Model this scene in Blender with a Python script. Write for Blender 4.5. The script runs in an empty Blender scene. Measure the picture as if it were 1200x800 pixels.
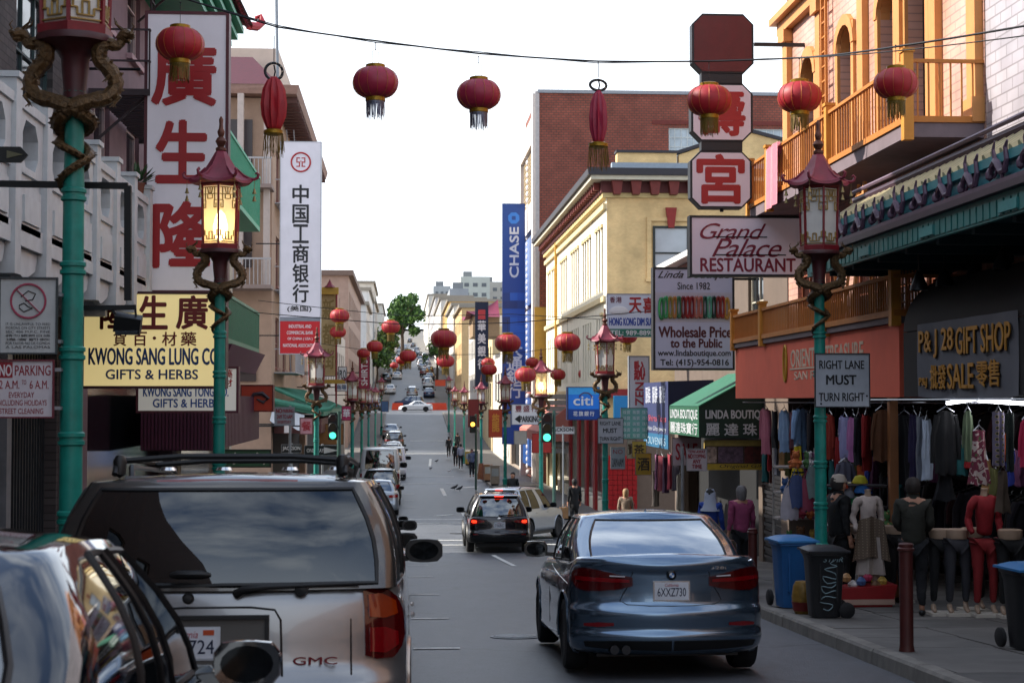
import bpy, bmesh, math, random
from math import sin, cos, pi, radians, sqrt, atan2, tan
from mathutils import Vector, Matrix
from mathutils.bvhtree import BVHTree
random.seed(7)
S = bpy.context.scene
COL = S.collection
R = random.Random(11)

# ---------------- camera ----------------
FPX = 1900.0
YAW = math.atan(128 / FPX); PITCH = math.atan(70 / FPX)
cam = bpy.data.objects.new('camera', bpy.data.cameras.new('camera')); COL.objects.link(cam)
cam.data.sensor_width = 36; cam.data.lens = 36 * FPX / 1200
cam.data.clip_start = 0.1; cam.data.clip_end = 6000
cam.rotation_euler = (pi / 2 + PITCH, 0, -YAW)
cam.location = (0, 0, 0)
S.camera = cam
cam.data.dof.use_dof = True; cam.data.dof.focus_distance = 24; cam.data.dof.aperture_fstop = 5.6
CR = cam.rotation_euler.to_matrix()

def ray(px, py):
    return CR @ Vector((px - 600, 400 - py, -FPX))
def at(px, py, Y):
    """where the sight line of a measured photo point meets the plane Y (metres up the street)"""
    d = ray(px, py); return d * (Y / d.y)
def atx(px, py, X):
    d = ray(px, py); return d * (X / d.x)

# ---------------- world ----------------
SUN_EL = radians(37); SUN_AZ = radians(-78)      # azimuth from +Y, negative = left of the street
W = bpy.data.worlds.new('World'); S.world = W; W.use_nodes = True
nt = W.node_tree; nt.nodes.clear()
out = nt.nodes.new('ShaderNodeOutputWorld'); bg = nt.nodes.new('ShaderNodeBackground')
sky = nt.nodes.new('ShaderNodeTexSky'); sky.sky_type = 'NISHITA'; sky.sun_disc = False
sky.sun_elevation = SUN_EL; sky.sun_rotation = SUN_AZ
sky.air_density = 1.0; sky.dust_density = 1.6; sky.ozone_density = 1.2
tc = nt.nodes.new('ShaderNodeTexCoord'); mp = nt.nodes.new('ShaderNodeMapping')
mp.inputs['Scale'].default_value = (1.6, 1.6, 4.2)
nz = nt.nodes.new('ShaderNodeTexNoise'); nz.inputs['Scale'].default_value = 1.7
nz.inputs['Detail'].default_value = 8; nz.inputs['Roughness'].default_value = 0.56
rmp = nt.nodes.new('ShaderNodeValToRGB'); rmp.color_ramp.elements[0].position = 0.38; rmp.color_ramp.elements[1].position = 0.72
sep = nt.nodes.new('ShaderNodeSeparateXYZ')
low = nt.nodes.new('ShaderNodeMapRange'); low.inputs[1].default_value = 0.60; low.inputs[2].default_value = 0.22
low.inputs[3].default_value = 0.0; low.inputs[4].default_value = 0.93; low.clamp = True
mx = nt.nodes.new('ShaderNodeMath'); mx.operation = 'MAXIMUM'
mix = nt.nodes.new('ShaderNodeMixRGB'); mix.inputs[2].default_value = (6.1, 6.5, 7.0, 1)
L = nt.links.new
L(tc.outputs['Generated'], mp.inputs['Vector']); L(mp.outputs[0], nz.inputs['Vector']); L(nz.outputs['Fac'], rmp.inputs[0])
L(tc.outputs['Generated'], sep.inputs[0]); L(sep.outputs['Z'], low.inputs[0])
L(rmp.outputs[0], mx.inputs[0]); L(low.outputs[0], mx.inputs[1]); L(mx.outputs[0], mix.inputs[0])
L(sky.outputs[0], mix.inputs[1]); L(mix.outputs[0], bg.inputs[0]); L(bg.outputs[0], out.inputs[0])
bg.inputs[1].default_value = 0.14
sun = bpy.data.objects.new('sun', bpy.data.lights.new('sun', 'SUN')); COL.objects.link(sun)
sun.data.energy = 4.2; sun.data.angle = radians(0.6); sun.data.color = (1, 0.94, 0.84)
sd = Vector((sin(SUN_AZ) * cos(SUN_EL), cos(SUN_AZ) * cos(SUN_EL), sin(SUN_EL)))
sun.rotation_euler = (-sd).to_track_quat('-Z', 'Y').to_euler()
vs = S.view_settings
try: S.display_settings.display_device = 'sRGB'
except Exception: pass
vs.view_transform = 'Standard'; vs.look = 'None'; vs.exposure = 0.98; vs.gamma = 1
S.cycles.max_bounces = 6; S.cycles.diffuse_bounces = 2; S.cycles.glossy_bounces = 3; S.cycles.transparent_max_bounces = 8
S.cycles.use_denoising = True

# ---------------- ground profile (z = 0 is the photographer's eye) ----------------
GP = [(-60, 1.6), (0, -1.62), (46, -4.33), (56, -4.6), (66, -4.78), (101, -4.98), (133, -5.05), (152, -4.8), (183, -3.1), (205, -1.55),
      (232, -1.15), (250, -0.7), (285, 2.9), (420, 10.5), (570, 19), (760, 33), (900, 38), (1400, 40)]
def gz(Y):
    if Y <= GP[0][0]: return GP[0][1]
    for (a, b), (c, d) in zip(GP, GP[1:]):
        if Y <= c:
            t = (Y - a) / (c - a); return b + (d - b) * t
    return GP[-1][1]

# ---------------- materials ----------------
def srgb(h):
    if isinstance(h, str):
        h = h.lstrip('#'); h = ''.join(c * 2 for c in h) if len(h) == 3 else h; v = [int(h[i:i + 2], 16) / 255 for i in (0, 2, 4)]
        return tuple(c / 12.92 if c <= .04045 else ((c + .055) / 1.055) ** 2.4 for c in v)
    return tuple(h)
MC = {}
def M(col, rough=.6, metal=0, var=.12, sc=6, bump=0, coat=0, emit=0, dirt=0, alpha=1, spec=.5, stretch=None):
    key = (col, rough, metal, var, sc, bump, coat, emit, dirt, alpha, spec, stretch)
    if key in MC: return MC[key]
    m = bpy.data.materials.new('paint_%d' % len(MC)); m.use_nodes = True
    n = m.node_tree.nodes; l = m.node_tree.links.new; b = n['Principled BSDF']
    c = srgb(col)
    b.inputs['Roughness'].default_value = rough; b.inputs['Metallic'].default_value = metal
    b.inputs['Specular IOR Level'].default_value = spec
    if coat: b.inputs['Coat Weight'].default_value = coat; b.inputs['Coat Roughness'].default_value = .04
    if emit:
        b.inputs['Emission Color'].default_value = (*c, 1); b.inputs['Emission Strength'].default_value = emit
    if alpha < 1: b.inputs['Alpha'].default_value = alpha
    b.inputs['Base Color'].default_value = (*c, 1)
    if var or bump or dirt:
        t = n.new('ShaderNodeTexCoord'); no = n.new('ShaderNodeTexNoise'); no.inputs['Scale'].default_value = sc
        no.inputs['Detail'].default_value = 6; no.inputs['Roughness'].default_value = .6
        if stretch:
            mm = n.new('ShaderNodeMapping'); mm.inputs['Scale'].default_value = stretch
            l(t.outputs['Object'], mm.inputs[0]); l(mm.outputs[0], no.inputs['Vector'])
        else: l(t.outputs['Object'], no.inputs['Vector'])
        r = n.new('ShaderNodeMapRange'); r.inputs[1].default_value = .3; r.inputs[2].default_value = .7
        r.inputs[3].default_value = 1 - var; r.inputs[4].default_value = 1 + var * .8
        l(no.outputs['Fac'], r.inputs[0])
        mu = n.new('ShaderNodeVectorMath'); mu.operation = 'SCALE'; mu.inputs[0].default_value = c
        l(r.outputs[0], mu.inputs['Scale']); o = mu.outputs[0]
        if dirt:
            n2 = n.new('ShaderNodeTexNoise'); n2.inputs['Scale'].default_value = sc * .35; n2.inputs['Detail'].default_value = 8
            n2.inputs['Roughness'].default_value = .75
            m2 = n.new('ShaderNodeMapping'); m2.inputs['Scale'].default_value = (1, 1, .35)
            l(t.outputs['Object'], m2.inputs[0]); l(m2.outputs[0], n2.inputs['Vector'])
            r2 = n.new('ShaderNodeMapRange'); r2.inputs[1].default_value = .48; r2.inputs[2].default_value = .72
            r2.inputs[4].default_value = dirt; l(n2.outputs['Fac'], r2.inputs[0])
            mr = n.new('ShaderNodeMixRGB'); mr.inputs[2].default_value = (.05, .045, .04, 1)
            l(r2.outputs[0], mr.inputs[0]); l(o, mr.inputs[1]); o = mr.outputs[0]
        l(o, b.inputs['Base Color'])
        if bump:
            bm = n.new('ShaderNodeBump'); bm.inputs['Strength'].default_value = bump; bm.inputs['Distance'].default_value = .02
            l(no.outputs['Fac'], bm.inputs['Height']); l(bm.outputs[0], b.inputs['Normal'])
    MC[key] = m; return m

def brick_mat(c1, c2, mortar, scale, axis='xz', bump=.4, size=(.5, .25), rough=.85, mort=.02):
    key = ('b', c1, c2, mortar, scale, axis, size)
    if key in MC: return MC[key]
    m = bpy.data.materials.new('masonry_%d' % len(MC)); m.use_nodes = True
    n = m.node_tree.nodes; l = m.node_tree.links.new; b = n['Principled BSDF']; b.inputs['Roughness'].default_value = rough
    t = n.new('ShaderNodeTexCoord'); s = n.new('ShaderNodeSeparateXYZ'); c = n.new('ShaderNodeCombineXYZ')
    l(t.outputs['Object'], s.inputs[0]); l(s.outputs['X' if axis[0] == 'x' else 'Y'], c.inputs[0]); l(s.outputs['Z'], c.inputs[1])
    br = n.new('ShaderNodeTexBrick'); br.inputs['Scale'].default_value = scale; br.inputs['Mortar Size'].default_value = mort
    br.inputs['Color1'].default_value = (*srgb(c1), 1); br.inputs['Color2'].default_value = (*srgb(c2), 1)
    br.inputs['Mortar'].default_value = (*srgb(mortar), 1); br.inputs['Brick Width'].default_value = size[0]; br.inputs['Row Height'].default_value = size[1]
    l(c.outputs[0], br.inputs['Vector'])
    no = n.new('ShaderNodeTexNoise'); no.inputs['Scale'].default_value = 1.1; no.inputs['Detail'].default_value = 6; l(t.outputs['Object'], no.inputs['Vector'])
    r = n.new('ShaderNodeMapRange'); r.inputs[1].default_value = .3; r.inputs[2].default_value = .7; r.inputs[3].default_value = .75; r.inputs[4].default_value = 1.15
    l(no.outputs['Fac'], r.inputs[0])
    mu = n.new('ShaderNodeVectorMath'); mu.operation = 'SCALE'; l(br.outputs['Color'], mu.inputs[0]); l(r.outputs[0], mu.inputs['Scale'])
    l(mu.outputs[0], b.inputs['Base Color'])
    bm = n.new('ShaderNodeBump'); bm.inputs['Strength'].default_value = bump; bm.inputs['Distance'].default_value = .01; bm.invert = True
    l(br.outputs['Fac'], bm.inputs['Height']); l(bm.outputs[0], b.inputs['Normal'])
    MC[key] = m; return m

def glass_mat(tint='#2a3440', amount=.45, refl=.12):
    key = ('g', tint, amount, refl)
    if key in MC: return MC[key]
    m = bpy.data.materials.new('glass_%d' % len(MC)); m.use_nodes = True
    n = m.node_tree.nodes; l = m.node_tree.links.new; n.clear()
    o = n.new('ShaderNodeOutputMaterial'); tr = n.new('ShaderNodeBsdfTransparent'); gl = n.new('ShaderNodeBsdfGlossy')
    c = srgb(tint); tr.inputs[0].default_value = (*[v * amount * 3 for v in c], 1); gl.inputs[1 if 'Roughness' not in gl.inputs else 'Roughness'].default_value = .015
    gl.inputs[0].default_value = (.93, .97, 1, 1)
    f = n.new('ShaderNodeFresnel'); f.inputs[0].default_value = 1.5
    a = n.new('ShaderNodeMath'); a.operation = 'ADD'; a.inputs[1].default_value = refl; a.use_clamp = True
    mi = n.new('ShaderNodeMixShader'); l(f.outputs[0], a.inputs[0]); l(a.outputs[0], mi.inputs[0]); l(tr.outputs[0], mi.inputs[1]); l(gl.outputs[0], mi.inputs[2]); l(mi.outputs[0], o.inputs[0])
    MC[key] = m; return m

# ---------------- mesh building ----------------
ORG = {}
class MB:
    def __init__(s): s.v = []; s.f = []; s.m = []
    def add(s, vs, fs, mi=0):
        b = len(s.v); s.v += [tuple(p) for p in vs]; s.f += [tuple(b + i for i in f) for f in fs]; s.m += [mi] * len(fs); return s
    def box(s, x0, x1, y0, y1, z0, z1, mi=0, mat=None):
        v = [(x, y, z) for z in (z0, z1) for y in (y0, y1) for x in (x0, x1)]
        if mat is not None: v = [mat @ Vector(p) for p in v]
        return s.add(v, [(0, 2, 3, 1), (4, 5, 7, 6), (0, 1, 5, 4), (2, 6, 7, 3), (0, 4, 6, 2), (1, 3, 7, 5)], mi)
    def cbox(s, c, d, mi=0, rot=None):
        mt = Matrix.Translation(c) @ (rot.to_matrix().to_4x4() if hasattr(rot, 'to_matrix') else (rot or Matrix.Identity(4)))
        return s.box(-d[0] / 2, d[0] / 2, -d[1] / 2, d[1] / 2, -d[2] / 2, d[2] / 2, mi, mt)
    def bar(s, a, b, w, h=None, mi=0):
        a = Vector(a); b = Vector(b); d = b - a; h = h or w
        q = d.to_track_quat('Y', 'Z').to_matrix().to_4x4(); mt = Matrix.Translation((a + b) / 2) @ q
        return s.box(-w / 2, w / 2, -d.length / 2, d.length / 2, -h / 2, h / 2, mi, mt)
    def tube(s, pts, r, seg=8, mi=0, closed=False, cap=True):
        pts = [Vector(p) for p in pts]; n = len(pts); rr = r if isinstance(r, (list, tuple)) else [r] * n
        b = len(s.v); up = None
        for i, p in enumerate(pts):
            t = (pts[(i + 1) % n] - pts[i - 1]) if closed else (pts[min(i + 1, n - 1)] - pts[max(i - 1, 0)])
            if t.length < 1e-9: t = Vector((0, 0, 1))
            t.normalize()
            if up is None:
                up = Vector((0, 0, 1)) if abs(t.z) < .9 else Vector((1, 0, 0))
            x = t.cross(up)
            if x.length < 1e-6: x = t.orthogonal()
            x.normalize(); y = x.cross(t); up = y
            for k in range(seg):
                a = 2 * pi * k / seg; s.v.append(tuple(p + x * cos(a) * rr[i] + y * sin(a) * rr[i]))
        m = n if closed else n - 1
        for i in range(m):
            for k in range(seg):
                i2 = (i + 1) % n
                s.f.append((b + i * seg + k, b + i * seg + (k + 1) % seg, b + i2 * seg + (k + 1) % seg, b + i2 * seg + k)); s.m.append(mi)
        if cap and not closed:
            s.f.append(tuple(b + k for k in range(seg))); s.m.append(mi)
            s.f.append(tuple(b + (n - 1) * seg + k for k in reversed(range(seg)))); s.m.append(mi)
        return s
    def lathe(s, prof, seg=16, c=(0, 0, 0), mi=0, axis='z', rib=0, ph=0, mat=None):
        b = len(s.v)
        for (r, h) in prof:
            for k in range(seg):
                a = 2 * pi * k / seg + ph; q = r * (1 - rib * (k % 2))
                p = (q * cos(a), q * sin(a), h)
                if axis == 'x': p = (h, p[0], p[1])
                if axis == 'y': p = (p[0], h, p[1])
                p = Vector(p) + Vector(c)
                if mat is not None: p = mat @ p
                s.v.append(tuple(p))
        for i in range(len(prof) - 1):
            for k in range(seg):
                s.f.append((b + i * seg + k, b + i * seg + (k + 1) % seg, b + (i + 1) * seg + (k + 1) % seg, b + (i + 1) * seg + k)); s.m.append(mi)
        if prof[0][0] > 1e-4: s.f.append(tuple(b + k for k in reversed(range(seg)))); s.m.append(mi)
        if prof[-1][0] > 1e-4: s.f.append(tuple(b + (len(prof) - 1) * seg + k for k in range(seg))); s.m.append(mi)
        return s
    def prism(s, poly, F, d0, d1, mi=0):
        """polygon in face coordinates (a,b) extruded from depth d0 to d1"""
        n = len(poly); v = [F.P(a, b, d0) for a, b in poly] + [F.P(a, b, d1) for a, b in poly]
        f = [tuple(reversed(range(n))), tuple(range(n, 2 * n))] + [(i, (i + 1) % n, n + (i + 1) % n, n + i) for i in range(n)]
        return s.add(v, f, mi)
    def fbox(s, F, a0, a1, b0, b1, d0, d1, mi=0):
        return s.prism([(a0, b0), (a1, b0), (a1, b1), (a0, b1)], F, d0, d1, mi)
    def grid(s, fn, nu, nv, mi=0, flip=False):
        b = len(s.v)
        for j in range(nv + 1):
            for i in range(nu + 1): s.v.append(tuple(fn(i / nu, j / nv)))
        for j in range(nv):
            for i in range(nu):
                q = (b + j * (nu + 1) + i, b + j * (nu + 1) + i + 1, b + (j + 1) * (nu + 1) + i + 1, b + (j + 1) * (nu + 1) + i)
                s.f.append(q[::-1] if flip else q); s.m.append(mi)
        return s
    def mesh(s, name, mats, org=(0, 0, 0), smooth=True, ang=38):
        me = bpy.data.meshes.new(name); o = Vector(org)
        me.from_pydata([tuple(Vector(p) - o) for p in s.v] if o.length else s.v, [], s.f)
        for m in (mats if isinstance(mats, (list, tuple)) else [mats]): me.materials.append(m)
        me.polygons.foreach_set('material_index', s.m)
        me.update()
        if smooth:
            me.shade_smooth(); me.set_sharp_from_angle(angle=radians(ang))
        return me
    def build(s, name, mats, parent=None, smooth=True, ang=38, fix=False):
        org = ORG.get(parent.name, (0, 0, 0)) if parent is not None else (0, 0, 0)
        me = s.mesh(name, mats, org, smooth, ang)
        if fix:
            bm = bmesh.new(); bm.from_mesh(me); bmesh.ops.recalc_face_normals(bm, faces=bm.faces); bm.to_mesh(me); bm.free()
        return link(name, me, parent)

def link(name, me, parent=None, loc=None, rot=None):
    o = bpy.data.objects.new(name, me); COL.objects.link(o)
    if parent is not None:
        o.parent = parent
        if parent.name in ORG: ORG[o.name] = ORG[parent.name]
    if loc is not None: o.location = loc
    if rot is not None: o.rotation_euler = rot
    return o
def tag(o, label, cat, group=None):
    o['label'] = label; o['category'] = cat
    if group: o['group'] = group
    return o
def kind(o, k): o['kind'] = k; return o
def thing(name, label, cat, loc=(0, 0, 0), rotz=0, group=None, world=False):
    """an Empty at the base; with world=True the parts are modelled in world coordinates"""
    o = bpy.data.objects.new(name, None); COL.objects.link(o); o.location = loc; o.rotation_euler = (0, 0, rotz)
    o.empty_display_size = .2
    if world: ORG[o.name] = tuple(loc)
    return tag(o, label, cat, group)
def copy_tree(o, parent=None):
    c = o.copy(); COL.objects.link(c); c.parent = parent
    for ch in o.children: copy_tree(ch, c)
    return c
def dup(o, loc, rotz=0, label=None, group=None, scale=None):
    c = copy_tree(o); c.location = loc; c.rotation_euler = (0, 0, rotz)
    if label: c['label'] = label
    if group: c['group'] = group
    if scale: c.scale = (scale,) * 3 if not isinstance(scale, tuple) else scale
    return c
def setmat(o, names, mats):
    """give the copied parts called by these names their own paint"""
    for ch in [o] + list(o.children) + [g for c in o.children for g in c.children]:
        if ch.type == 'MESH' and ch.name.split('.')[0] in names:
            for sl, m in zip(ch.material_slots, mats if isinstance(mats, (list, tuple)) else [mats]):
                sl.link = 'OBJECT'; sl.material = m
class Face:
    def __init__(s, O, A, N): s.O = Vector(O); s.A = Vector(A); s.N = Vector(N)
    def P(s, a, b, d=0): return s.O + s.A * a + Vector((0, 0, b)) + s.N * d
def FL(x): return Face((x, 0, 0), (0, 1, 0), (1, 0, 0))      # wall on the left, a = Y, looks to +X
def FR(x): return Face((x, 0, 0), (0, 1, 0), (-1, 0, 0))     # wall on the right, a = Y, looks to -X
def FS(y): return Face((0, y, 0), (1, 0, 0), (0, -1, 0))     # wall that faces the camera, a = X

# ---------------- lettering (flat print) ----------------
TXC = {}
def text_verts(body, bold=0, shear=0, ext=.02, space=1.0, line=1.0, res=3):
    key = (body, shear, ext, space, line, res)
    if key in TXC: return TXC[key]
    c = bpy.data.curves.new('t', 'FONT'); c.body = body; c.shear = shear; c.extrude = ext; c.resolution_u = res
    c.align_x = 'CENTER'; c.space_character = space; c.space_line = line
    o = bpy.data.objects.new('t', c); me = bpy.data.meshes.new_from_object(o)
    vs = [tuple(v.co) for v in me.vertices]; fs = [tuple(p.vertices) for p in me.polygons]
    bpy.data.objects.remove(o); bpy.data.curves.remove(c); bpy.data.meshes.remove(me)
    xs = [v[0] for v in vs] or [0]; ys = [v[1] for v in vs] or [0]
    TXC[key] = (vs, fs, min(xs), max(xs), min(ys), max(ys)); return TXC[key]
def letters(parent, F, body, a0, a1, b0, b1, mat, d=.006, bold=.0, shear=0, rot=0, flip=False, space=1.0, name='lettering', ext=.004, res=3, swash=None, build=True):
    """print `body` so that it fills the rectangle a0..a1, b0..b1 of face F; rot=90 turns it to read upwards"""
    vs, fs, x0, x1, y0, y1 = text_verts(body, bold, shear, 0.01, space, 1.0, res)
    mb = MB(); V = []
    for (x, y, z) in vs:
        u = (x - x0) / max(1e-6, x1 - x0); v = (y - y0) / max(1e-6, y1 - y0)
        if rot == 90: u, v = 1 - v, u
        if rot == -90: u, v = v, 1 - u
        if flip: u = 1 - u
        w = z * ext / .01
        V.append(F.P(a0 + (a1 - a0) * u, b0 + (b1 - b0) * v, d + w))
    mb.add(V, fs)
    if bold:   # heavier strokes: the same print laid round itself, each a hair deeper
        h = (b1 - b0) if not rot else abs(a1 - a0); n_ = 6 if len(body) < 8 else 4
        for k in range(n_):
            o = (F.A * cos(2 * pi * k / n_ + .3) + Vector((0, 0, sin(2 * pi * k / n_ + .3)))) * h * bold * .9 - F.N * (.0006 * (k + 1)); mb.add([v + o for v in V], fs)
    return mb.build(name, mat, parent, smooth=False)
def vtext(parent, F, chars, ac, w, b1, h, step, mat, **k):
    """characters stacked downwards, each one a piece of flat print"""
    for i, ch in enumerate(chars):
        letters(parent, F, ch, ac - w / 2, ac + w / 2, b1 - i * step - h, b1 - i * step, mat, **k)

def wall_with_holes(root, F, a0, a1, b0, b1, holes, mat, th=.3, name='wall', d=0, parent=None):
    As = sorted({a0, a1, *[h[0] for h in holes], *[h[1] for h in holes]}); Bs = sorted({b0, b1, *[h[2] for h in holes], *[h[3] for h in holes]})
    As = [a for a in As if a0 <= a <= a1]; Bs = [b for b in Bs if b0 <= b <= b1]
    vid = {}; mb = MB()
    def vert(i, j, k):
        key = (i, j, k)
        if key not in vid: vid[key] = len(mb.v); mb.v.append(tuple(F.P(As[i], Bs[j], d - (th if k else 0))))
        return vid[key]
    def solid(i, j):
        if i < 0 or j < 0 or i >= len(As) - 1 or j >= len(Bs) - 1: return False
        a = (As[i] + As[i + 1]) / 2; b = (Bs[j] + Bs[j + 1]) / 2
        return not any(h[0] < a < h[1] and h[2] < b < h[3] for h in holes)
    def q(*ids): mb.f.append(tuple(ids)); mb.m.append(0)
    for i in range(len(As) - 1):
        for j in range(len(Bs) - 1):
            if not solid(i, j): continue
            q(vert(i, j, 0), vert(i + 1, j, 0), vert(i + 1, j + 1, 0), vert(i, j + 1, 0))
            q(vert(i, j, 1), vert(i, j + 1, 1), vert(i + 1, j + 1, 1), vert(i + 1, j, 1))
            if not solid(i - 1, j): q(vert(i, j, 0), vert(i, j + 1, 0), vert(i, j + 1, 1), vert(i, j, 1))
            if not solid(i + 1, j): q(vert(i + 1, j, 0), vert(i + 1, j, 1), vert(i + 1, j + 1, 1), vert(i + 1, j + 1, 0))
            if not solid(i, j - 1): q(vert(i, j, 0), vert(i, j, 1), vert(i + 1, j, 1), vert(i + 1, j, 0))
            if not solid(i, j + 1): q(vert(i, j + 1, 0), vert(i + 1, j + 1, 0), vert(i + 1, j + 1, 1), vert(i, j + 1, 1))
    return mb.build(name, mat, root, smooth=False, fix=True)
DARKGLASS = None
def window(root, F, a0, a1, b0, b1, fm, nx=2, nz=2, sill=True, gm=None, rec=.14, bw=.05, arch=0, wallm=None, trim=None):
    gm = gm or M('#20262c', .08, 0, .3, 2, spec=1.0)
    mb = MB()
    mb.fbox(F, a0, a0 + bw, b0, b1, -rec, -rec + .06); mb.fbox(F, a1 - bw, a1, b0, b1, -rec, -rec + .06)
    mb.fbox(F, a0 + bw, a1 - bw, b0, b0 + bw, -rec, -rec + .06); mb.fbox(F, a0 + bw, a1 - bw, b1 - bw, b1, -rec, -rec + .06)
    for i in range(1, nx):
        a = a0 + (a1 - a0) * i / nx; mb.fbox(F, a - bw * .3, a + bw * .3, b0 + bw, b1 - bw, -rec + .004, -rec + .045)
    for i in range(1, nz):
        b = b0 + (b1 - b0) * i / nz; mb.fbox(F, a0 + bw, a1 - bw, b - bw * .35, b + bw * .35, -rec + .007, -rec + .052)
    w = mb.build('window', fm, root, smooth=False, fix=True)
    p = MB(); p.fbox(F, a0, a1, b0, b1, -rec - .02, -rec + .015); p.build('pane', gm, w, smooth=False, fix=True)
    if sill:
        s = MB(); s.fbox(F, a0 - .08, a1 + .08, b0 - .1, b0 - .005, -.05, .1); s.build('sill', trim or fm, w, smooth=False, fix=True)
    if arch:
        ac = (a0 + a1) / 2; r = (a1 - a0) / 2; s = MB()
        for sg in (-1, 1):
            poly = [(ac + sg * r, b1 - arch)] + [(ac + sg * r, b1)] + [(ac, b1)] + [(ac + sg * r * sin(t * pi / 2 / 6), b1 - arch + arch * cos(t * pi / 2 / 6)) for t in range(0, 7)]
            poly = [(ac + sg * r, b1), (ac, b1)] + [(ac + sg * r * sin(t * pi / 2 / 6), b1 - arch + arch * cos(t * pi / 2 / 6)) for t in range(1, 7)]
            s.prism(poly, F, -.16, -.002)
        s.build('arch', wallm or fm, w, smooth=False, fix=True)
    return w
# ================= the street =================
def asphalt():
    m = bpy.data.materials.new('asphalt'); m.use_nodes = True
    n = m.node_tree.nodes; l = m.node_tree.links.new; b = n['Principled BSDF']
    t = n.new('ShaderNodeTexCoord')
    def noise(sc, det=6, st=None, rough=.6):
        no = n.new('ShaderNodeTexNoise'); no.inputs['Scale'].default_value = sc; no.inputs['Detail'].default_value = det; no.inputs['Roughness'].default_value = rough
        if st:
            mp = n.new('ShaderNodeMapping'); mp.inputs['Scale'].default_value = st; l(t.outputs['Object'], mp.inputs[0]); l(mp.outputs[0], no.inputs['Vector'])
        else: l(t.outputs['Object'], no.inputs['Vector'])
        return no.outputs['Fac']
    def rng(i, a, b_, c, d):
        r = n.new('ShaderNodeMapRange'); r.inputs[1].default_value = a; r.inputs[2].default_value = b_; r.inputs[3].default_value = c; r.inputs[4].default_value = d; l(i, r.inputs[0]); return r.outputs[0]
    def mul(a, c):
        q = n.new('ShaderNodeMath'); q.operation = 'MULTIPLY'; l(a, q.inputs[0]); l(c, q.inputs[1]); return q.outputs[0]
    big = rng(noise(.35, 5, (1, .35, 1)), .35, .65, .72, 1.25)
    fine = rng(noise(55, 3), .3, .7, .72, 1.3)
    stain = rng(noise(1.5, 8, (1.6, .5, 1), .7), .5, .72, 1.0, .62)
    v = n.new('ShaderNodeTexVoronoi'); v.feature = 'DISTANCE_TO_EDGE'; v.inputs['Scale'].default_value = .28
    wn = n.new('ShaderNodeTexNoise'); wn.inputs['Scale'].default_value = 1.3; wn.inputs['Detail'].default_value = 5; l(t.outputs['Object'], wn.inputs['Vector'])
    ad = n.new('ShaderNodeMixRGB'); ad.inputs[0].default_value = .45; l(t.outputs['Object'], ad.inputs[1]); l(wn.outputs['Color'], ad.inputs[2]); l(ad.outputs[0], v.inputs['Vector'])
    crack = rng(v.outputs['Distance'], .0, .012, .45, 1)
    x = mul(mul(mul(mul(big, fine), stain), crack), rng(noise(7, 6, None, .75), .35, .65, .82, 1.2))
    sc = n.new('ShaderNodeVectorMath'); sc.operation = 'SCALE'; sc.inputs[0].default_value = (.062, .066, .074); l(x, sc.inputs['Scale']); l(sc.outputs[0], b.inputs['Base Color'])
    b.inputs['Roughness'].default_value = .5; b.inputs['Specular IOR Level'].default_value = .6
    bp = n.new('ShaderNodeBump'); bp.inputs['Strength'].default_value = .35; bp.inputs['Distance'].default_value = .02; l(x, bp.inputs['Height']); l(bp.outputs[0], b.inputs['Normal'])
    return m
ASPH = asphalt()
def kerbx(Y): return 4.30 + (max(10, min(Y, 24)) - 10) / 14 * .6 if Y < 24 else 4.90 + min(1, (Y - 24) / 20) * .15
LK = -2.1
def strip(xs, ys, zoff=0, zf=None):
    mb = MB(); b = 0
    for y in ys:
        for x in (xs(y) if callable(xs) else xs): mb.v.append((x, y, (zf or gz)(y) + zoff))
    n = len(xs(ys[0]) if callable(xs) else xs)
    for j in range(len(ys) - 1):
        for i in range(n - 1): mb.f.append((j * n + i, j * n + i + 1, (j + 1) * n + i + 1, (j + 1) * n + i)); mb.m.append(0)
    return mb
YS = [-30, -10, 0] + [4 * i for i in range(1, 80)] + list(range(330, 900, 30)) + [1400]
kind(strip([-500, -60, -12, LK, 5, 14, 60, 500], YS, -.03).build('ground', M('#6d6a66', .9, 0, .2, 1), smooth=False), 'structure')
kind(strip(lambda y: [LK, 1, kerbx(y)], [y for y in YS if y <= 600], 0).build('road', ASPH, smooth=False), 'structure')
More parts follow.
